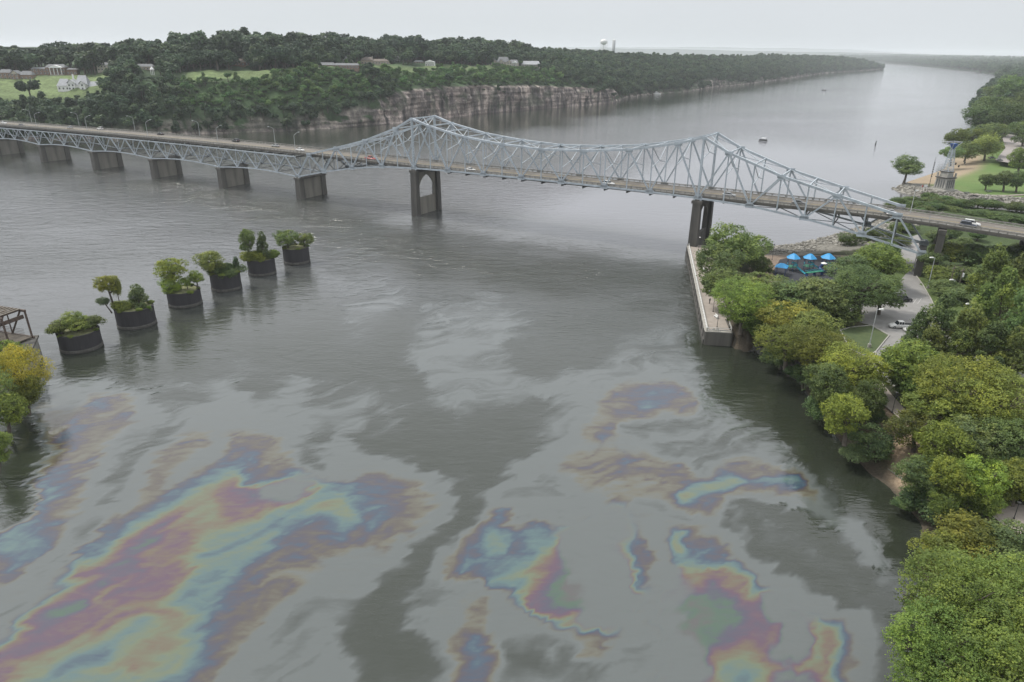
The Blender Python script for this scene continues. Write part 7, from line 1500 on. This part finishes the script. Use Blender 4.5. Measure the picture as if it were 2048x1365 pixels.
# ------------------------------------------------------------------ old truss stub and its overgrown abutment at the left
ab = empty('stone_abutment', (-116, 156, 0), 0, 'old stone abutment carrying the end of the rusty truss at left', 'abutment')
A_ = np.array(G(66, 690, 5.0)); e_ = np.array([math.cos(.42), math.sin(.42)])*1.0
mb = MB(); mb.box((A_[0]-116*-1-2.5, A_[1]-156-.5, 0.6), (5.5, 10, 8.6), .42, .92); mb.build('masonry', MT['stone'], ab)
mb = MB(); mb.box((A_[0]+116-2.5, A_[1]-156-.5, 5.1), (5.8, 10.4, .5), .42); mb.build('coping', MT['conc'], ab)
tr = empty('old_truss_span', (A_[0]-2.5, A_[1]+.5, 5.4), PI-.30, 'end of a rusty old truss span with lattice end post at the left edge', 'bridge')
def tp(name, f, m='rust'): mb = MB(); f(mb); return mb.build(name, MT[m], tr)
for v in (-2.9, 2.9):
    tp('end_post', lambda q: q.beam((.6, v, 0), (.8, v, 6.8), .42, .5)); tp('top_chord', lambda q: q.beam((.6, v, 6.8), (26, v, 7.0), .45, .5)); tp('bottom_chord', lambda q: q.beam((0, v, .2), (26, v, .2), .35, .4))
    for k in range(1, 6): x = 2.2+k*4.6; tp('vertical', lambda q: q.beam((x, v, .2), (x, v, 6.9), .26)); tp('diagonal', lambda q: q.beam((x-4.6, v, 6.8), (x, v, .3), .3)); tp('railing', lambda q: [q.beam((x-4.6, v*.86, z), (x, v*.86, z), .07) for z in (.9, 1.3, 1.7, 2.1)])
for k in range(6): x = 2.2+k*4.6; tp('cross_strut', lambda q: q.beam((x, -2.9, 6.9), (x, 2.9, 6.9), .3)); tp('lateral', lambda q: q.beam((x, -2.9, 7.0), (x+4.6, 2.9, 7.0), .14))
tp('portal_brace', lambda q: (q.beam((1.7, -2.9, 5.3), (1.7, 2.9, 5.3), .3, .9),)); tp('walkway', lambda q: q.box((13, 0, .45), (26, 4.8, .2)), 'wood')
tp('upper_deck', lambda q: [q.box((2+k*1.1, 0, 7.25), (.5, 5.4, .14)) for k in range(22)], 'wood')
# left bank
LBP = [(-200., 185.), (-135, 175), (-121, 165), (-116.5, 158), (-110, 146), (-106, 140), (-104, 130), (-100, 121), (-97, 112), (-94, 100), (-92, 90), (-94, 60), (-200, 40)]
xs = np.arange(-200, -80, 1.6); ys = np.arange(50, 190, 1.6); X, Y = np.meshgrid(xs, ys, indexing='ij'); P = np.stack([X.ravel(), Y.ravel()], 1)
LBP = [(x-5.5, y) for x, y in LBP]
d = np.where(in_poly(P, LBP), 1, -1)*dist_line(P, LBP, True); Z = np.where(d > 0, 3*sstep(0, 9, d), d*.5)
tag(link('left_bank_ground', np_mesh('left_bank_ground', np.stack([P[:, 0], P[:, 1], np.maximum(Z, -3.8)], 1), grid_faces(len(xs), len(ys)), [attr_mat('left_soil', amt=.3)], col=np.tile((.07, .065, .04), (len(P), 1)))), kind='structure')
for a in ((30, 728, 46, 48, 'big', (1.75, 1.12, .7), 'golden brown tree beside the stone abutment at left', 38, 815, 1.5), (5, 700, 34, 30, 'round', BRIGHT, 'bright green tree in front of the old truss', 2, 780, 1.5), (52, 780, 30, 34, 'round', mixc(OLIVE, RUST, .5), 'brown olive foliage over the water at left', 50, 830, 1.2),
          (12, 815, 34, 34, 'round', OLIVE, 'olive tree at the left edge below the golden one', 8, 870, 1.2), (-2, 890, 22, 34, 'round', mixc(BRIGHT, GREEN), 'light green tree at the left edge, lowest of the left bank', -20, 950, 1.2), (-40, 780, 50, 60, 'big', GREEN, 'green tree just cut off by the left edge', -45, 860, 1.5)):
    rt(*a[:7], a[7], a[8], a[9], g='trees beside the old truss')
